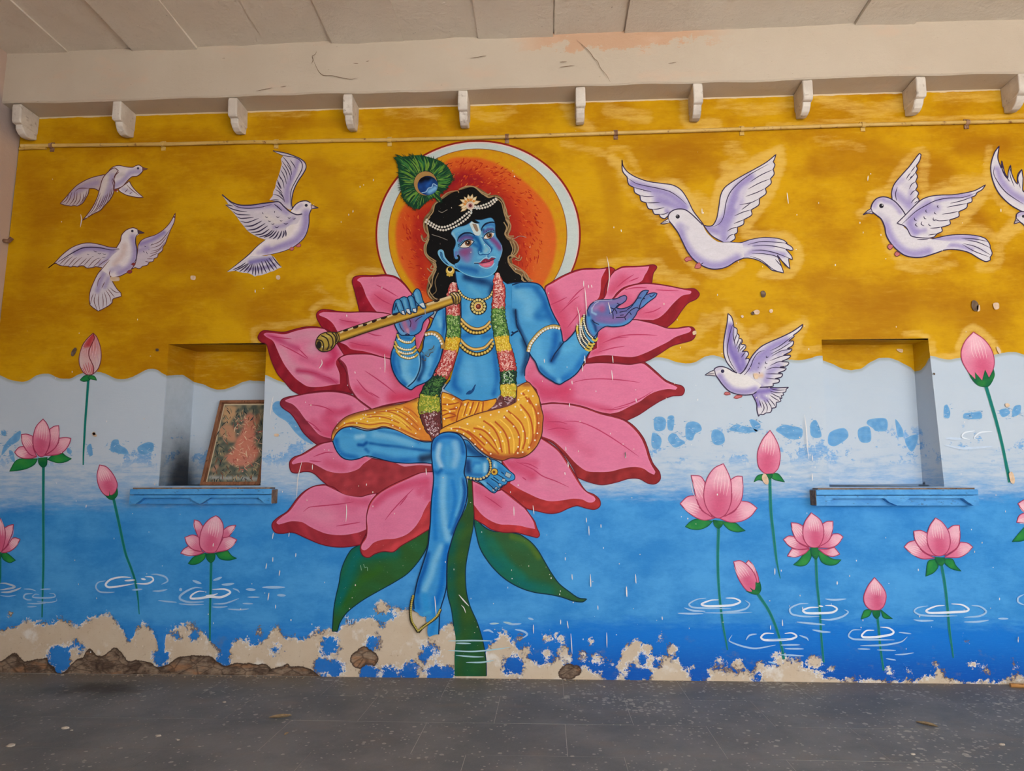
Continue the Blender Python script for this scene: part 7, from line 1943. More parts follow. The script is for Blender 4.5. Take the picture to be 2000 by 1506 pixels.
# --- necklaces
P = Part('necklace', fr, L0 + 24)
NK = (40, 42, 48)
for pth in ('478,300 515,355 580,395 650,413 740,415 815,395 865,355 897,290',):
    P.line('TO', pth, 5.6, NK, None)
    beads(P, 'TO', pth, 4.7, 2.1, (222, 200, 130))
for a_, b_ in (('500,640 560,705 640,755 720,765 800,735 862,672', '508,705 560,760 620,800 700,812 780,795 856,735'), ('490,890 560,965 640,1008 710,1012 800,985 890,890', '498,965 560,1025 630,1062 700,1078 790,1055 850,1015 892,945')):
    P.line('TO', b_, 9, NK, None)
    P.line('TO', a_, 6.4, NK, None)
    P.line('TO', a_, 4.6, (206, 162, 76), None)
    P.line('TO', a_, 1.6, (226, 196, 130), None)
    beads(P, 'TO', b_, 5.8, 2.9, (196, 160, 60))
    beads(P, 'TO', b_, 5.8, 1.6, (226, 200, 110))
cx, cy_ = 820 + 715 / 6.25, 520 + 492 / 6.25
P.dots('U', [(cx, cy_)], 17, NK, seg=20)
ring = [(cx + 12.4 * math.cos(a), cy_ + 13 * math.sin(a)) for a in np.linspace(0, 2 * math.pi, 15)[:-1]]
P.dots('U', ring, 3.4, NK)
P.dots('U', ring, 2.5, (214, 194, 120))
P.dots('U', [(cx, cy_)], 9.4, (206, 170, 80), seg=20)
P.dots('U', [(cx, cy_)], 6.6, (228, 210, 170), seg=18)
P.dots('U', [(cx, cy_)], 5.4, (110, 40, 30), seg=16)
P.dots('U', [(cx - 1, cy_ - 1)], 2.4, (170, 90, 60), seg=12)
P.done()

# --- ear, face
P = Part('ear', fr, L0 + 20)
P.fill('FB', '430,1075 470,1055 510,1080 530,1160 580,1230 640,1275 700,1300! 720,1350! 640,1335 590,1310 520,1260 460,1190 425,1120', (112, 176, 214), [('e', 1.5, (150, 200, 226), .6)])
P.fill('FB', '462,1090 490,1108 502,1170 545,1230 600,1290! 560,1275 495,1215 462,1150', (24, 66, 112))
P.line('FB', '470,1110 490,1180 540,1245', 1.4, (60, 130, 180))
P.done()
P = Part('earring', fr, L0 + 44)
P.dots('FB', '610,1375', 9.2, (60, 50, 26), seg=18)
P.dots('FB', '610,1375', 8.4, (206, 170, 74), seg=18)
P.dots('FB', '607,1365', 5.6, (232, 214, 150), seg=16)
P.dots('FB', '606,1352', 4.4, (14, 14, 16), seg=14)
P.dots('FB', '570,1438 600,1448 635,1442', 2.2, (206, 170, 74))
P.done()

P = Part('face', fr, L0 + 26)
face = '930,630! 960,660 1000,665 1060,660! 1030,640 985,610! 1080,612 1150,592 1220,580 1262,612 1285,690! 1285,780 1300,860 1340,920 1380,990 1390,1070 1370,1150 1340,1230 1320,1310 1290,1380 1220,1440 1120,1470 1000,1470 880,1440 780,1390 700,1330 675,1280! 740,1200 745,1150! 720,1200 690,1200 668,1150 660,1060! 692,980 690,920 660,870 625,820 650,765 720,722 820,700 890,665'
P.fill('FB', face, (84, 156, 202), [
    ('s', 'FC', '340,640 600,520 820,460', 6, (106, 172, 206), .7), ('s', 'FC', '340,650 420,820 400,1000', 4, (150, 190, 206), .8),
    ('s', 'FB', '820,1390 1000,1440 1180,1430', 9, (60, 140, 196), .8), ('s', 'FB', '760,1330 900,1350 1000,1380', 11, (28, 96, 164), .85), ('s', 'FB', '1000,1300 1100,1390', 7, (60, 130, 188), .5),
    ('s', 'FC', '560,760 750,700 900,760', 7, (50, 72, 130), .85), ('s', 'FC', '540,860 700,770 880,800', 6, (110, 60, 124), .75), ('s', 'FC', '960,740 1060,860 1130,1000 1100,1120', 8, (14, 84, 150), .95), ('s', 'FC', '940,960 1030,1010', 7, (20, 90, 156), .8),
    ('s', 'FC', '700,1220', 21, (138, 68, 122), .8), ('s', 'FC', '800,1120 600,1180', 11, (140, 62, 114), .6), ('s', 'FC', '760,1380', 12, (140, 104, 164), .6), ('s', 'FC', '430,1300 440,1180', 4, (110, 96, 166), .7),
    ('s', 'FC', '1450,820 1560,920 1660,1060', 9, (128, 62, 122), .9), ('s', 'FC', '1200,560 1170,700', 5, (30, 70, 126), .9), ('s', 'FC', '1280,430 1420,400 1500,440', 5, (50, 110, 180), .8), ('s', 'FC', '1240,620 1330,540 1460,540', 5, (90, 60, 124), .75),
    ('s', 'FC', '1240,860 1340,980 1430,1080', 5, (24, 84, 146), .9), ('s', 'FC', '1130,640 1160,820 1240,1000 1320,1120 1260,1190', 7, (116, 182, 212), .9), ('s', 'FC', '1300,1100 1250,1150', 6, (150, 180, 196), .6), ('s', 'FC', '1500,1150 1600,1280', 8, (90, 170, 214), .7), ('s', 'FC', '1060,1330 1160,1320', 5, (110, 180, 216), .5),
    ('s', 'FC', '1290,1270 1290,1340', 2.4, (150, 196, 214), .8), ('s', 'FC', '1330,1280 1330,1340', 2, (30, 90, 150), .8)], sp=1.0)
P.outline('FB', face, 1.0, (36, 84, 130))
P.line('FB', '700,1335 780,1393 880,1443 1000,1472 1120,1472 1220,1440 1290,1380 1325,1300', 1.5, (120, 190, 220))
P.line('FB', '1340,1230 1370,1150 1390,1070 1380,990', 1.2, (130, 160, 200))
# hair curl over the cheek
P.line('FB', '720,1140 745,1180 730,1225 690,1250 640,1230 620,1190', 4.2, (12, 12, 18))
# nose
P.line('FC', '1120,560 1130,700 1200,840 1300,970 1385,1075 1395,1150 1350,1220 1300,1240', 1.6, (150, 196, 218))
P.line('FC', '1155,750 1240,890 1340,990 1420,1070 1430,1130 1400,1190', 1.8, (22, 78, 140))
P.line('FC', '1080,1150 1060,1195 1090,1250 1150,1255 1190,1235 1240,1245 1320,1245 1380,1210', 1.8, (20, 80, 140))
P.line('FC', '1090,1150 1080,1190 1110,1225 1150,1215', 1.5, (120, 190, 222))
P.line('FC', '1130,1050 1150,1130 1160,1180', 1.6, (26, 92, 156))
# tilak
P.fill('FC', '812,392! 880,322! 960,368 1060,395! 1090,500 1125,640 1085,722! 960,690 880,540', (196, 210, 212))
P.fill('FC', '890,385! 1000,392! 1045,500 1062,585 1010,605 960,540', (142, 118, 100))
# brows
P.line('FC', '478,890 500,790 570,710 660,655 760,640 870,655 965,715', 3.2, (12, 28, 58), 'b')
P.line('FC', '500,760 600,670 760,632 900,660', 1.5, (12, 28, 58), 'b')
P.line('FC', '1150,600 1165,500 1250,400 1360,355 1450,345 1525,370', 3.4, (10, 26, 56), 'b')
P.line('FC', '1380,350 1460,335 1520,350', 2, (10, 26, 56), 'b')
P.done()

EXT = {'530,': '548,1045 660,1058 770,1046 850,990 920,915 950,880/520,1030 500,1010/500,990 540,1000/490,960 550,975/520,930 580,950/550,890 610,920/590,860 640,890/640,830 680,865',
       '1200': '1205,800 1240,812 1330,815 1430,780/1290,620 1280,590/1340,600 1330,560/1390,590 1390,545/1430,590 1440,540/1470,600 1490,550/1500,610 1525,570'}
for white, iris, lid in (('548,1040! 600,980 660,905 730,860 820,848 890,862 918,885! 885,930 840,985 770,1038 660,1050', (775, 915, 6.6), '530,1050 600,960 680,880 780,835 870,845 965,880'),
                         ('1210,795! 1240,735 1310,668 1400,640 1480,645 1500,658! 1480,720 1420,780 1320,805 1240,800', (1368, 705, 6.0), '1200,800 1235,720 1310,650 1400,615 1480,625 1530,640')):
    P = Part('eye', fr, L0 + 42)
    P.fill('FC', white, (226, 218, 208), up=1)
    cr = CR['FC']
    # iris clipped to the white of the eye
    wp, wc = parse('FC', white)
    W_ = spline(wp, wc, True, .8)
    ix, iy, ir = cr[0] + iris[0] / cr[2], cr[1] + iris[1] / cr[2], iris[2]
    for rr, cc, ox in ((ir, (96, 56, 34), 0), (ir * .84, (150, 100, 66), 0), (ir * .62, (30, 18, 16), 0), (ir * .17, (220, 206, 190), -1.3)):
        th = np.linspace(0, 2 * math.pi, 28)[:-1]
        pts = []
        for a in th:
            q = np.array([ix + ox + rr * math.cos(a), iy + ox * .3 + rr * math.sin(a)])
            for _ in range(14):
                if inside(q[None, :], W_)[0]: break
                q = q + (np.array([ix, iy]) - q) * .12
            pts.append(tuple(q))
        P.add(pts, [tuple(range(len(pts)))[::-1]], lin(cc))
        P.lv += 1
    P.line('FC', lid, 2.2, (16, 12, 26), 'b')
    P.line('FC', EXT[lid[:4]], 1.1, (30, 26, 56))
    P.done()
P = Part('lips', fr, L0 + 42)
P.line('FB', '965,1250 1050,1245 1110,1195 1150,1175 1195,1190 1235,1160 1300,1175/1040,1290 1090,1325 1160,1340 1230,1318 1275,1260', 1.6, (150, 196, 220))
P.fill('FB', '985,1258! 1060,1252 1100,1212 1150,1192 1190,1207 1230,1178 1292,1190! 1240,1222 1180,1245 1100,1262', (128, 40, 66))
P.fill('FB', '1035,1268! 1120,1262 1200,1240 1262,1205! 1262,1255 1230,1300 1160,1325 1095,1312', (206, 98, 128), [('s', 'FB', '1110,1290 1200,1280', 3, (226, 140, 160), .7)])
P.line('FB', '970,1262 1060,1262 1120,1256 1200,1236 1290,1192', 1.2, (40, 24, 50))
P.done()

# --- head jewels
P = Part('head_pearls', fr, L0 + 50)
for pth in ('258,610 330,660 400,700 470,720 550,712 630,682 700,642 770,592 830,542 880,500 925,470', '243,645 310,690 380,732 450,760 530,766 600,742 680,712 750,672 820,622 880,570 922,510', '990,412 1060,405 1120,385 1180,365 1240,325 1295,292', '1010,442 1080,436 1150,420 1210,395 1260,358 1305,312'):
    beads(P, 'FB', pth, 5.3, 2.3, (214, 206, 196))
P.line('FB', '920,470 935,500 925,520/960,440 1010,430 1050,445', 2, (190, 200, 204))
P.done()
P = Part('brooch', fr, L0 + 54)
bxc, byc = 800 + 905 / 7.6923, 350 + 375 / 7.6923
for k, (a, l) in enumerate(zip(np.radians([172, 205, 232, 260, 285, 312, 345, 140, 155]), (23, 22, 19, 20, 21, 21, 22, 24, 20))):
    e = np.array([math.cos(a), math.sin(a)])
    n_ = np.array([-e[1], e[0]])
    c0 = np.array([bxc, byc])
    q = [c0 + e * 5 - n_ * 2, c0 + e * l * .6 - n_ * 4, c0 + e * l, c0 + e * l * .6 + n_ * 4, c0 + e * 5 + n_ * 2]
    P.add([tuple(v) for v in q], [(0, 1, 2, 3, 4)], lin((176, 140, 88)))
    q = [c0 + e * 7 - n_ * 1.4, c0 + e * l * .62 - n_ * 2.6, c0 + e * l * .92, c0 + e * l * .62 + n_ * 2.6, c0 + e * 7 + n_ * 1.4]
    P.lv += 1
    P.add([tuple(v) for v in q], [(0, 1, 2, 3, 4)], lin((226, 208, 172)))
P.lv += 1
P.dots('U', [(bxc + 10 * math.cos(a), byc + 9 * math.sin(a)) for a in np.radians([180, 215, 250, 285, 320])], 2.6, (214, 140, 66))
P.dots('U', [(bxc + 1, byc + 3)], 8.2, (214, 196, 180), seg=18)
P.dots('U', [(bxc + 1, byc + 3)], 5.4, (196, 150, 140), seg=16)
P.dots('U', [(bxc + 1, byc + 3)], 3, (96, 36, 40), seg=12)
P.done()

# --- flute (held) and the fingers over it
fl_ = motif('painted_flute', (760, 640), 'long golden bamboo flute with ringed ends held by the blue figure', 'painted flute')
P = Part('pipe_body', fl_, L0 + 84)
fb = '340,692! 700,570 1100,445 1450,330 1760,232! 1790,332! 1450,450 1000,595 700,690 390,800!'
P.fill('AL', fb, (190, 146, 48), [('s', 'AL', '380,720 700,610 1100,480 1760,262', 4, (150, 110, 50), .6), ('s', 'AL', '400,750 800,625 1200,500 1770,300', 4.5, (212, 172, 66), .9), ('s', 'AL', '400,795 700,685 1200,530 1780,335', 5, (110, 82, 36), .9), ('s', 'AL', '1480,345 1760,255', 3, (226, 206, 160), .8)], sp=1.6)
P.outline('AL', fb, 2.2, (64, 44, 30))
for x, y in ((470, 655), (590, 620), (700, 590), (810, 548), (935, 505), (1075, 460), (1580, 297)):
    P.fill('AL', '%d,%d %d,%d %d,%d %d,%d' % (x - 42, y + 12, x - 8, y - 10, x + 40, y - 14, x + 6, y + 16), (40, 26, 24), up=0)
P.lv += 1
P.line('AL', '400,690 440,670/500,655 560,628/625,610 680,590/730,580 790,552/850,535 900,515/980,495 1040,470/1460,340 1550,310/1620,285 1760,238', 3.2, (214, 190, 150))
P.done()
P = Part('ringed_end', fl_, L0 + 90)
e1 = '105,820 120,760 160,710 230,682 300,680 360,690 388,730 385,785 345,830 310,880 250,912 170,912 122,872'
P.fill('AL', e1, (176, 148, 66), [('s', 'AL', '130,800 150,880', 6, (110, 84, 44), .8), ('s', 'AL', '200,900 300,860', 5, (110, 84, 44), .8), ('s', 'AL', '200,740 300,720', 5, (204, 180, 100), .7)])
P.outline('AL', e1, 2, (50, 40, 34))
P.line('AL', '170,720 240,760 265,840 240,900/230,690 300,740 315,820 290,880/300,685 345,740 345,820/345,690 365,740 360,800/120,770 180,790 200,850 190,905', 2.6, (56, 44, 36))
P.dots('AL', '145,835', 5, (40, 36, 34), ry=7.5)
P.done()
P = Part('ringed_end', fl_, L0 + 90)
e2 = '1738,214 1790,190 1840,200 1870,240 1877,290 1850,330 1800,335 1790,280 1765,240'
P.fill('AL', e2, (186, 156, 76), [('s', 'AL', '1780,205 1840,230', 5, (232, 208, 180), .9), ('s', 'AL', '1810,320 1850,290', 4, (120, 92, 46), .8)])
P.outline('AL', e2, 2, (50, 36, 30))
P.line('AL', '1770,205 1810,250 1815,330/1810,200 1845,250 1845,325/1740,220 1775,250 1795,320', 2.2, (60, 44, 34))
P.done()
P = Part('fingers', fr, L0 + 94)
fg = '325,920! 340,800 370,660 420,570 500,550! 560,510 620,495 695,520! 740,480 800,472! 840,400 890,320 940,300 990,330 1030,420 1060,540 1090,620 1140,720 1150,770 1110,790 1060,778 1000,720! 940,705! 935,820 920,870 890,890! 850,885 800,855! 790,910 760,925 720,910 670,860! 645,930 600,930 545,910 510,870! 420,895!'
P.fill('HL', fg, (70, 142, 190), [('s', 'HL', '900,420 960,600', 6, (110, 176, 212), .8), ('s', 'HL', '460,640 520,780', 4, (120, 180, 212), .6), ('s', 'HL', '620,580 660,760', 4, (120, 180, 212), .6), ('s', 'HL', '770,560 820,740', 4, (120, 180, 212), .6), ('s', 'HL', '540,600 620,800', 3, (20, 80, 140), .8), ('s', 'HL', '700,560 750,800', 3, (20, 80, 140), .8), ('s', 'HL', '850,500 900,700', 3.4, (20, 76, 136), .9), ('s', 'HL', '360,800 420,660', 4, (26, 90, 150), .7)])
P.outline('HL', fg, 1.9, NAV)
P.line('HL', '500,550 560,640 600,780 640,900/695,520 740,640 770,780 790,870/800,472 860,540 900,680 920,850/415,650 440,740 500,880/415,650 400,740 370,830/840,420 860,500 900,610 980,700', 1.8, NAV)
for q in ('545,845! 610,835 640,935! 600,930 565,910', '660,800 700,785 745,790! 778,900 760,920! 720,900 680,860', '820,785 870,780 905,775! 920,860 905,880! 860,870 825,830', '990,680! 1050,650 1090,650 1125,750! 1090,755 1040,730'):
    P.fill('HL', q, (206, 214, 222), up=0)
    P.outline('HL', q, 1.2, NAV, up=0)
P.lv += 1
P.done()

# --- peacock feather tucked in the hair
r = motif('painted_peacock_feather', (825, 355), 'green peacock feather with a blue eye tucked in the black hair', 'painted feather')
P = Part('barbs', r, L0 + 60)
ff = '230,210! 350,205 450,195 560,220 650,255 710,310 745,400 700,480 635,545 650,612! 600,570 530,600 440,670 370,650 310,590 290,520 280,470 265,380 262,300'
P.fill('FA', ff, (24, 66, 44), [('n', 4, (44, 92, 48), .6)])
P.cyc = 60
rs = random.Random(9)
fc = np.array([505.0, 450.0])
bp, bc = parse('FA', ff)
Bf = spline(bp, bc, True, 2.0)
for k in range(330):
    b = Bf[rs.randrange(len(Bf))]
    c0 = np.array(fa(*fc))
    d = b - c0
    dl = np.hypot(*d)
    t0 = rs.uniform(.30, .62)
    ext_ = (dl + rs.uniform(0, 7)) / dl
    sw = np.array([-d[1], d[0]]) * rs.uniform(-.03, .12)
    t1 = ext_ if k % 2 == 0 else rs.uniform(.8, 1.0)
    q2 = [c0 + d * t0 + sw * .3, c0 + d * (t0 + t1) / 2 + sw, c0 + d * t1 + sw * .4]
    P.ribbon(spline([tuple(v) for v in q2], [False] * 3, False, 3), rs.uniform(1.2, 2.2) if k % 2 == 0 else rs.uniform(1.6, 3.2), (20, 58, 40) if k % 2 == 0 else rs.choice([(96, 140, 48), (66, 122, 52), (40, 100, 60), (112, 150, 62)]), 'b')
P.done()
P = Part('feather_eye', r, L0 + 64)
P.dots('FA', '507,446', 24, (20, 50, 44), ry=25, seg=28)
P.dots('FA', '505,446', 22.6, (168, 128, 74), ry=23.5, seg=28)
P.fill('FA', estr(524, 465, 90, 86, 24), (20, 56, 120), [('s', 'FA', '460,420 500,400 560,410', 9, (8, 8, 18), 1.0), ('s', 'FA', '540,520 590,490', 10, (120, 176, 220), 1.0), ('s', 'FA', '560,420 520,470', 7, (30, 90, 170), .7), ('s', 'FA', '460,480', 6, (30, 80, 150), .5)], sp=1.4)
P.line('FA', '470,530 510,520 530,490 560,480 575,450 610,470', 1.6, (150, 190, 224))
P.done()

# drips and scratches of white paint all over the mural: nobody could count them
P = Part('paint_drips', None, L0 + 100)
dr = ['P4:800,240 800,300', 'P4:810,300 820,400 830,590', 'P4:735,495 760,600 765,860', 'P4:1025,5 1045,100 1050,220 1030,345', 'P4:1040,450 1070,570', 'P4:1080,970 1088,1045', 'P4:1073,1115 1083,1215', 'P4:845,280 850,315', 'P4:875,280 882,312', 'P4:685,1215 688,1255', 'P4:415,1005 418,1045', 'P4:810,970 815,1050', 'P4:790,1060 790,1130',
      'P4:660,1435 662,1475', 'P4:1310,1390 1315,1430', 'P5:1205,1010 1212,1075', 'P5:625,960 628,1005', 'P5:645,1110 650,1165', 'P5:615,1210 620,1240', 'P6:905,535 915,625', 'P6:718,545 720,640', 'P6:1450,735 1453,830', 'P6:1425,655 1428,705', 'P6:1465,1205 1468,1335', 'P6:1285,1205 1290,1265', 'P6:1905,1205 1912,1295', 'P6:1815,1330 1820,1430',
      'P6:1568,720 1570,755', 'P6:1220,1040 1220,1075', 'P6:1245,115 1252,160', 'P6:1805,10 1808,75', 'P2:450,800 430,880 410,960 395,1170', 'P2:552,835 550,890', 'P2:880,1220 885,1290 878,1400', 'P2:1660,870 1665,940', 'P2:1080,1020 1078,1045', 'P3:165,1040 163,1085', 'P3:105,1100 95,1155', 'P3:170,800 160,865', 'P3:325,800 320,845', 'P3:390,1000 387,1040', 'P3:235,1170 225,1220', 'P3:125,1390 115,1465',
      'P1:1305,955 1310,1050 1308,1140', 'P1:690,1010 695,1050 665,1100', 'P1:935,570 937,595', 'P1:1015,1125 1020,1150', 'P1:1700,510 1702,570', 'A:485,865 495,930 480,1025', 'A:565,890 560,910', 'D:1810,440 1808,470', 'D:615,1410 615,1450', 'G:210,370 205,430', 'G:238,340 240,360', 'G:1735,750 1735,790', 'G:355,1040 358,1065', 'E:905,635 907,690', 'E:115,840 118,865', 'E:45,810 45,830', 'E:1735,480 1750,590',
      'N2:45,690 60,800 70,950 80,1045', 'N2:108,1160 110,1220', 'N2:108,1010 112,1060', 'Q6:1075,720 1075,795', 'Q6:1143,735 1145,760', 'Q6:1748,865 1750,905', 'Q6:1155,1280 1160,1350', 'Q6:1027,1340 1027,1390', 'Q6:1375,1140 1378,1175', 'Q7:180,630 183,650', 'Q7:852,725 854,755', 'Q7:1940,1465 1940,1500', 'Q7:1735,1040 1735,1070', 'Q3:1055,35 1048,75', 'Q4:1830,680 1830,735', 'Q4:1755,755 1745,820', 'Q4:1915,835 1908,905', 'Q4:1105,505 1100,550', 'Q4:1865,1255 1862,1305',
      'Q4:1785,1110 1770,1205', 'B3:168,360 168,430', 'B3:380,320 380,360', 'B3:430,330 440,390', 'B3:740,420 742,540', 'B3:895,60 900,145', 'B3:615,0 617,65', 'B3:965,0 970,40', 'B3:670,210 672,245', 'B3:1172,295 1175,325', 'B3:460,430 470,590', 'L4:680,900 690,1000 700,1140', 'L4:1885,1250 1888,1360', 'AL:1440,395 1443,465', 'L3:1280,410 1283,450', 'L3:928,890 930,900', 'L4:975,885 1040,960 1100,1025', 'L4:1005,1010 1040,1050 1060,1110', 'N1:1270,560 1255,640 1245,720', 'B4:540,20 543,45', 'B4:20,365 20,400', 'B4:112,320 113,370', 'B4:1955,455 1955,500']
P.line('P7', '375,1008 368,1036/401,1014 396,1048/371,1028 399,1030/405,1050 401,1086/425,1050 421,1090/403,1068 424,1071/438,1044 446,1066/457,1044 446,1066 447,1092', 1.2, (200, 216, 236), None, up=0)
for s_ in dr:
    a, b = s_.split(':')
    P.line(a, b, 1.7 if 'L4:9' not in s_ else 2.4, (232, 226, 224), 'b', up=0)
rs = random.Random(12)
for k in range(420):
    x, y = rs.uniform(100, 1990), rs.uniform(330, 1290)
    if 320 < x < 525 and 660 < y < 960 or 1600 < x < 1848 and 655 < y < 995: continue
    if rs.random() > (.35 if y < 700 else .8): continue
    P.dots('U', [(x, y)], rs.uniform(.5, 1.25), rs.choice([(232, 228, 226), (222, 206, 190)]), up=0, ry=rs.uniform(.6, 2.2), seg=6)
o = P.done()
tag(o, 'scattered white paint drips and scratches over the mural', 'paint drips', kind='stuff')
recentre(o)
# ================================================================== framed picture leaning in the left recess
WOODF = tex_mat('old_frame_wood', (112, 72, 50), (146, 98, 70), 18, .6, .4, (1, 1, .3), c3=(90, 56, 40))
bl_ = np.array([-3.012, .065, N1F['bl'][2] + .002])
tl_ = onY(431, 783, .268)
vdir = tl_ - bl_
H_ = np.linalg.norm(vdir)
vdir /= H_
udir = np.array([1.0, 0, -vdir[0] * 0])
udir = udir - vdir * (udir @ vdir) * 1.0
# keep the foot level on the shelf
udir = np.array([1.0, 0.0, 0.0])
nrm = np.cross(udir, vdir)
nrm /= np.linalg.norm(nrm)
if nrm[1] > 0: nrm = -nrm
W_ = .525
fp = empty('picture_frame', tuple(bl_), 'brown framed faded print leaning in the left recess above the blue shelf', 'picture')


def fbox(u0, u1, v0, v1, d0, d1):
    V = []
    for d in (d0, d1):
        for (u, v) in ((u0, v0), (u1, v0), (u1, v1), (u0, v1)):
            V.append(tuple(udir * u + vdir * v + nrm * d))
    return V, [(0, 1, 2, 3), (7, 6, 5, 4), (0, 4, 5, 1), (1, 5, 6, 2), (2, 6, 7, 3), (3, 7, 4, 0)]


fw = .026
for nm, a in (('rail', (0, W_, 0, fw * 1.15)), ('rail', (0, W_, H_ - fw, H_)), ('stile', (0, fw, fw, H_ - fw)), ('stile', (W_ - fw, W_, fw, H_ - fw))):
    o = mesh_obj(nm, *fbox(a[0], a[1], a[2], a[3], 0.0, .018), WOODF)
    o.parent = fp
    bevel(o, .003, 1)
o = mesh_obj('backing', *fbox(.005, W_ - .005, .005, H_ - .005, -.004, .0), WOODF)
o.parent = fp
fp['_o'] = tuple(bl_)
P = Part('print', fp, 0)
P.plane = (bl_ + nrm * .002, nrm)
P.fill('N3', '458,152! 1130,148! 1130,1385! 172,1385!', (196, 180, 150))
P.fill('N3', '470,172! 1130,168! 1130,1355! 195,1355!', (84, 92, 84), [('n', 3, (150, 136, 108), .8), ('s', 'N3', '600,300 500,480', 9, (190, 150, 116), .8), ('p', 'N3', '780,340 880,300 960,420 940,560 930,760 1000,900 900,1060 700,1120 520,1040 470,960 600,860 640,700 720,600 760,460', 5, (196, 124, 104), 1.0), ('p', 'N3', '400,500 560,480 640,600 600,740 480,700 380,600', 4, (190, 140, 110), .95), ('p', 'N3', '460,200 640,190 620,330 520,420 430,430', 4, (196, 156, 116), .9), ('s', 'N3', '860,380 840,480', 10, (180, 126, 98), .9), ('s', 'N3', '540,620 600,700', 9, (188, 134, 108), .9), ('s', 'N3', '560,1040 760,1040 880,980', 9, (192, 128, 112), .9), ('s', 'N3', '340,1120 300,1180', 8, (186, 134, 112), .8), ('s', 'N3', '1000,330 950,500', 8, (170, 112, 84), .7), ('s', 'N3', '250,1290 600,1300 1000,1310', 7, (160, 162, 160), .9)], sp=1.0)
rs = random.Random(21)
P.cyc = 60
for k in range(360):
    x, y = rs.uniform(230, 1080), rs.uniform(190, 1340)
    if x < 470 - (y - 170) * .24 + 10: continue
    core = ((x - 760) / 260) ** 2 + ((y - 760) / 420) ** 2 < 1
    c = rs.choice([(212, 150, 130), (190, 104, 92), (206, 170, 140), (150, 84, 74), (222, 190, 160)] if core else [(40, 58, 66), (96, 108, 96), (150, 140, 110), (28, 40, 48), (176, 152, 116), (120, 80, 62)])
    a = rs.uniform(0, 6.28) if core else (math.pi / 2 + rs.uniform(-.9, .9))
    l = rs.uniform(30, 120)
    kk = CR['N3']
    q2 = [(x, y), (x + l / 2 * math.cos(a) + rs.uniform(-12, 12), y + l / 2 * math.sin(a) + rs.uniform(-12, 12)), (x + l * math.cos(a), y + l * math.sin(a))]
    P.ribbon(spline([(kk[0] + u / kk[2], kk[1] + v / kk[2]) for u, v in q2], [False] * 3, False, 1.2), rs.uniform(.9, 2.0), c, 'b')
P.done()

# ================================================================== bits on the floor
STK = tex_mat('bamboo_cane', (186, 128, 70), (206, 150, 92), 20, .5, .3, (.3, 1, 1), c3=(140, 90, 50))
a, b = (3.535, -.085, .016), (4.25, -.20, .016)
v, f = tube([a, tuple(np.array(a) * .66 + np.array(b) * .34), tuple(np.array(a) * .34 + np.array(b) * .66), b], .016, 12)
o = mesh_obj('bamboo_stick', v, f, STK, None, True)
tag(recentre(o), 'brown bamboo stick lying on the floor at the right edge against the wall', 'stick')
LFM = tex_mat('dry_leaf', (136, 112, 84), (164, 140, 104), 40, .7, .3)


def leaf_obj(name, x, y, ln, ang, label, cat, wd=.28, curl=.2):
    V, Fc = [], []
    n = 12
    for i in range(n + 1):
        t = i / n
        w__ = ln * wd * math.sin(math.pi * min(1, t * .95 + .02)) ** .8 / 2
        zc = .004 + curl * ln * (t - .5) ** 2
        for s in (-1, -.5, 0, .5, 1):
            V.append((ln * (t - .5), s * w__, zc + abs(s) * w__ * .8))
    for i in range(n):
        for k in range(4):
            a_ = i * 5 + k
            Fc.append((a_, a_ + 1, a_ + 6, a_ + 5))
    ca, sa = math.cos(ang), math.sin(ang)
    V = [(vx * ca - vy * sa, vx * sa + vy * ca, vz) for vx, vy, vz in V]
    o = mesh_obj(name, V, Fc, LFM)
    o.location = (x, y, 0)
    sd = o.modifiers.new('thick', 'SOLIDIFY')
    sd.thickness = .0015
    tag(o, label, cat)


leaf_obj('dry_leaf', 2.42, -1.03, .13, -.8, 'narrow dry brown leaf on the floor below the right recess', 'leaf', .3)
leaf_obj('dry_leaf', -1.80, -1.065, .145, .35, 'pale curled dry leaf on the floor left of the green stem', 'leaf', .3, .25)
leaf_obj('dry_leaf', -1.64, -1.38, .05, 1.4, 'tiny curled leaf on the floor in front of the pale curled one', 'leaf', .4, .3)
CHM = tex_mat('plaster_crumb', (176, 162, 146), (206, 194, 178), 30, .8, .4)


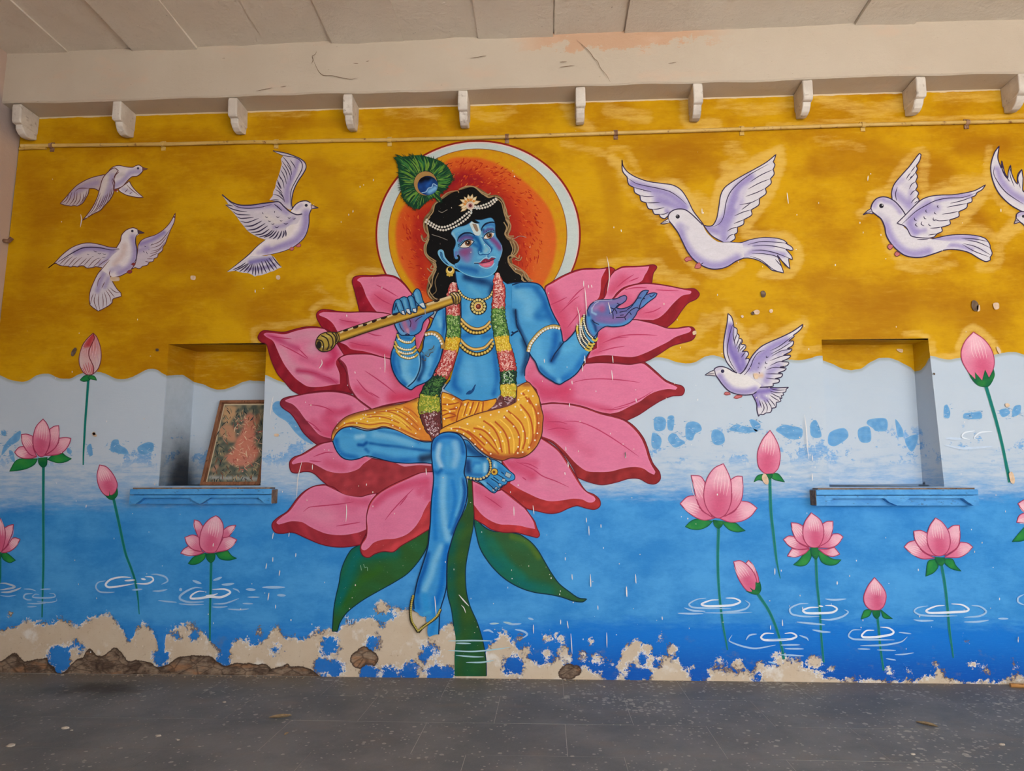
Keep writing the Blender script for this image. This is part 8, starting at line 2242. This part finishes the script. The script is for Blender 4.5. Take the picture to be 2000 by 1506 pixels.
def chip(x, y, s, label):
    rs = random.Random(int(x * 100))
    V = []
    for z, k in ((0, 1), (.5, .9), (.8, .5)):
        for i in range(7):
            a = 2 * math.pi * i / 7
            rr = s * k * rs.uniform(.7, 1.15)
            V.append((rr * math.cos(a), rr * .7 * math.sin(a), z * s * .55))
    Fc = [tuple(range(7))[::-1], tuple(range(14, 21))] + [(j * 7 + i, j * 7 + (i + 1) % 7, j * 7 + 7 + (i + 1) % 7, j * 7 + 7 + i) for j in (0, 1) for i in range(7)]
    o = mesh_obj('plaster_crumb', V, Fc, CHM)
    o.location = (x, y, 0.0008)
    tag(o, label, 'crumb', 'plaster crumbs on the floor')


for px_, py_, s, l in ((128, 1423, .026, 'grey plaster crumb on the floor under the left end of the left shelf'), (140, 1427, .011, 'tiny white crumb beside the grey plaster crumb at left'), (22, 1457, .028, 'dark plaster crumb on the floor near the bottom left corner'),
                       (438, 1372, .015, 'pale crumb on the floor to the right of the oily patch'), (348, 1446, .012, 'small crumb on the floor below the picture frame, near the front'), (310, 1438, .02, 'flat grey crumb on the floor in front of the lotus under the shelf'),
                       (1783, 1474, .016, 'small dark crumb near the floor joints at bottom right'), (1957, 1455, .018, 'pale crumb near the bottom right corner'), (1180, 1342, .012, 'crumb at the wall foot right of the bare stone patch')):
    g = onZ(px_, py_, 0)
    chip(g[0], g[1], s, l)
# debris heap of fallen plaster along the broken wall foot
rs = random.Random(31)
V, Fc = [], []
for k in range(260):
    x = rs.choice([rs.uniform(-4.85, -1.9), rs.uniform(-4.85, 4.2)])
    y = -abs(rs.gauss(0, .035)) - .012
    s = rs.uniform(.003, .012)
    b0 = len(V)
    for i in range(5):
        a = 2 * math.pi * i / 5 + rs.random()
        V.append((x + s * math.cos(a), y + s * math.sin(a), .0008))
    V.append((x + rs.uniform(-.3, .3) * s, y, s * rs.uniform(.5, 1.0)))
    for i in range(5): Fc.append((b0 + i, b0 + (i + 1) % 5, b0 + 5))
o = mesh_obj('plaster_grit', V, Fc, tex_mat('grit', (150, 130, 110), (186, 168, 148), 30, .9, .2))
tag(o, 'loose plaster grit along the foot of the mural wall', 'grit', kind='stuff')
recentre(o)

for o in bpy.data.objects:
    if '_o' in o: del o['_o']
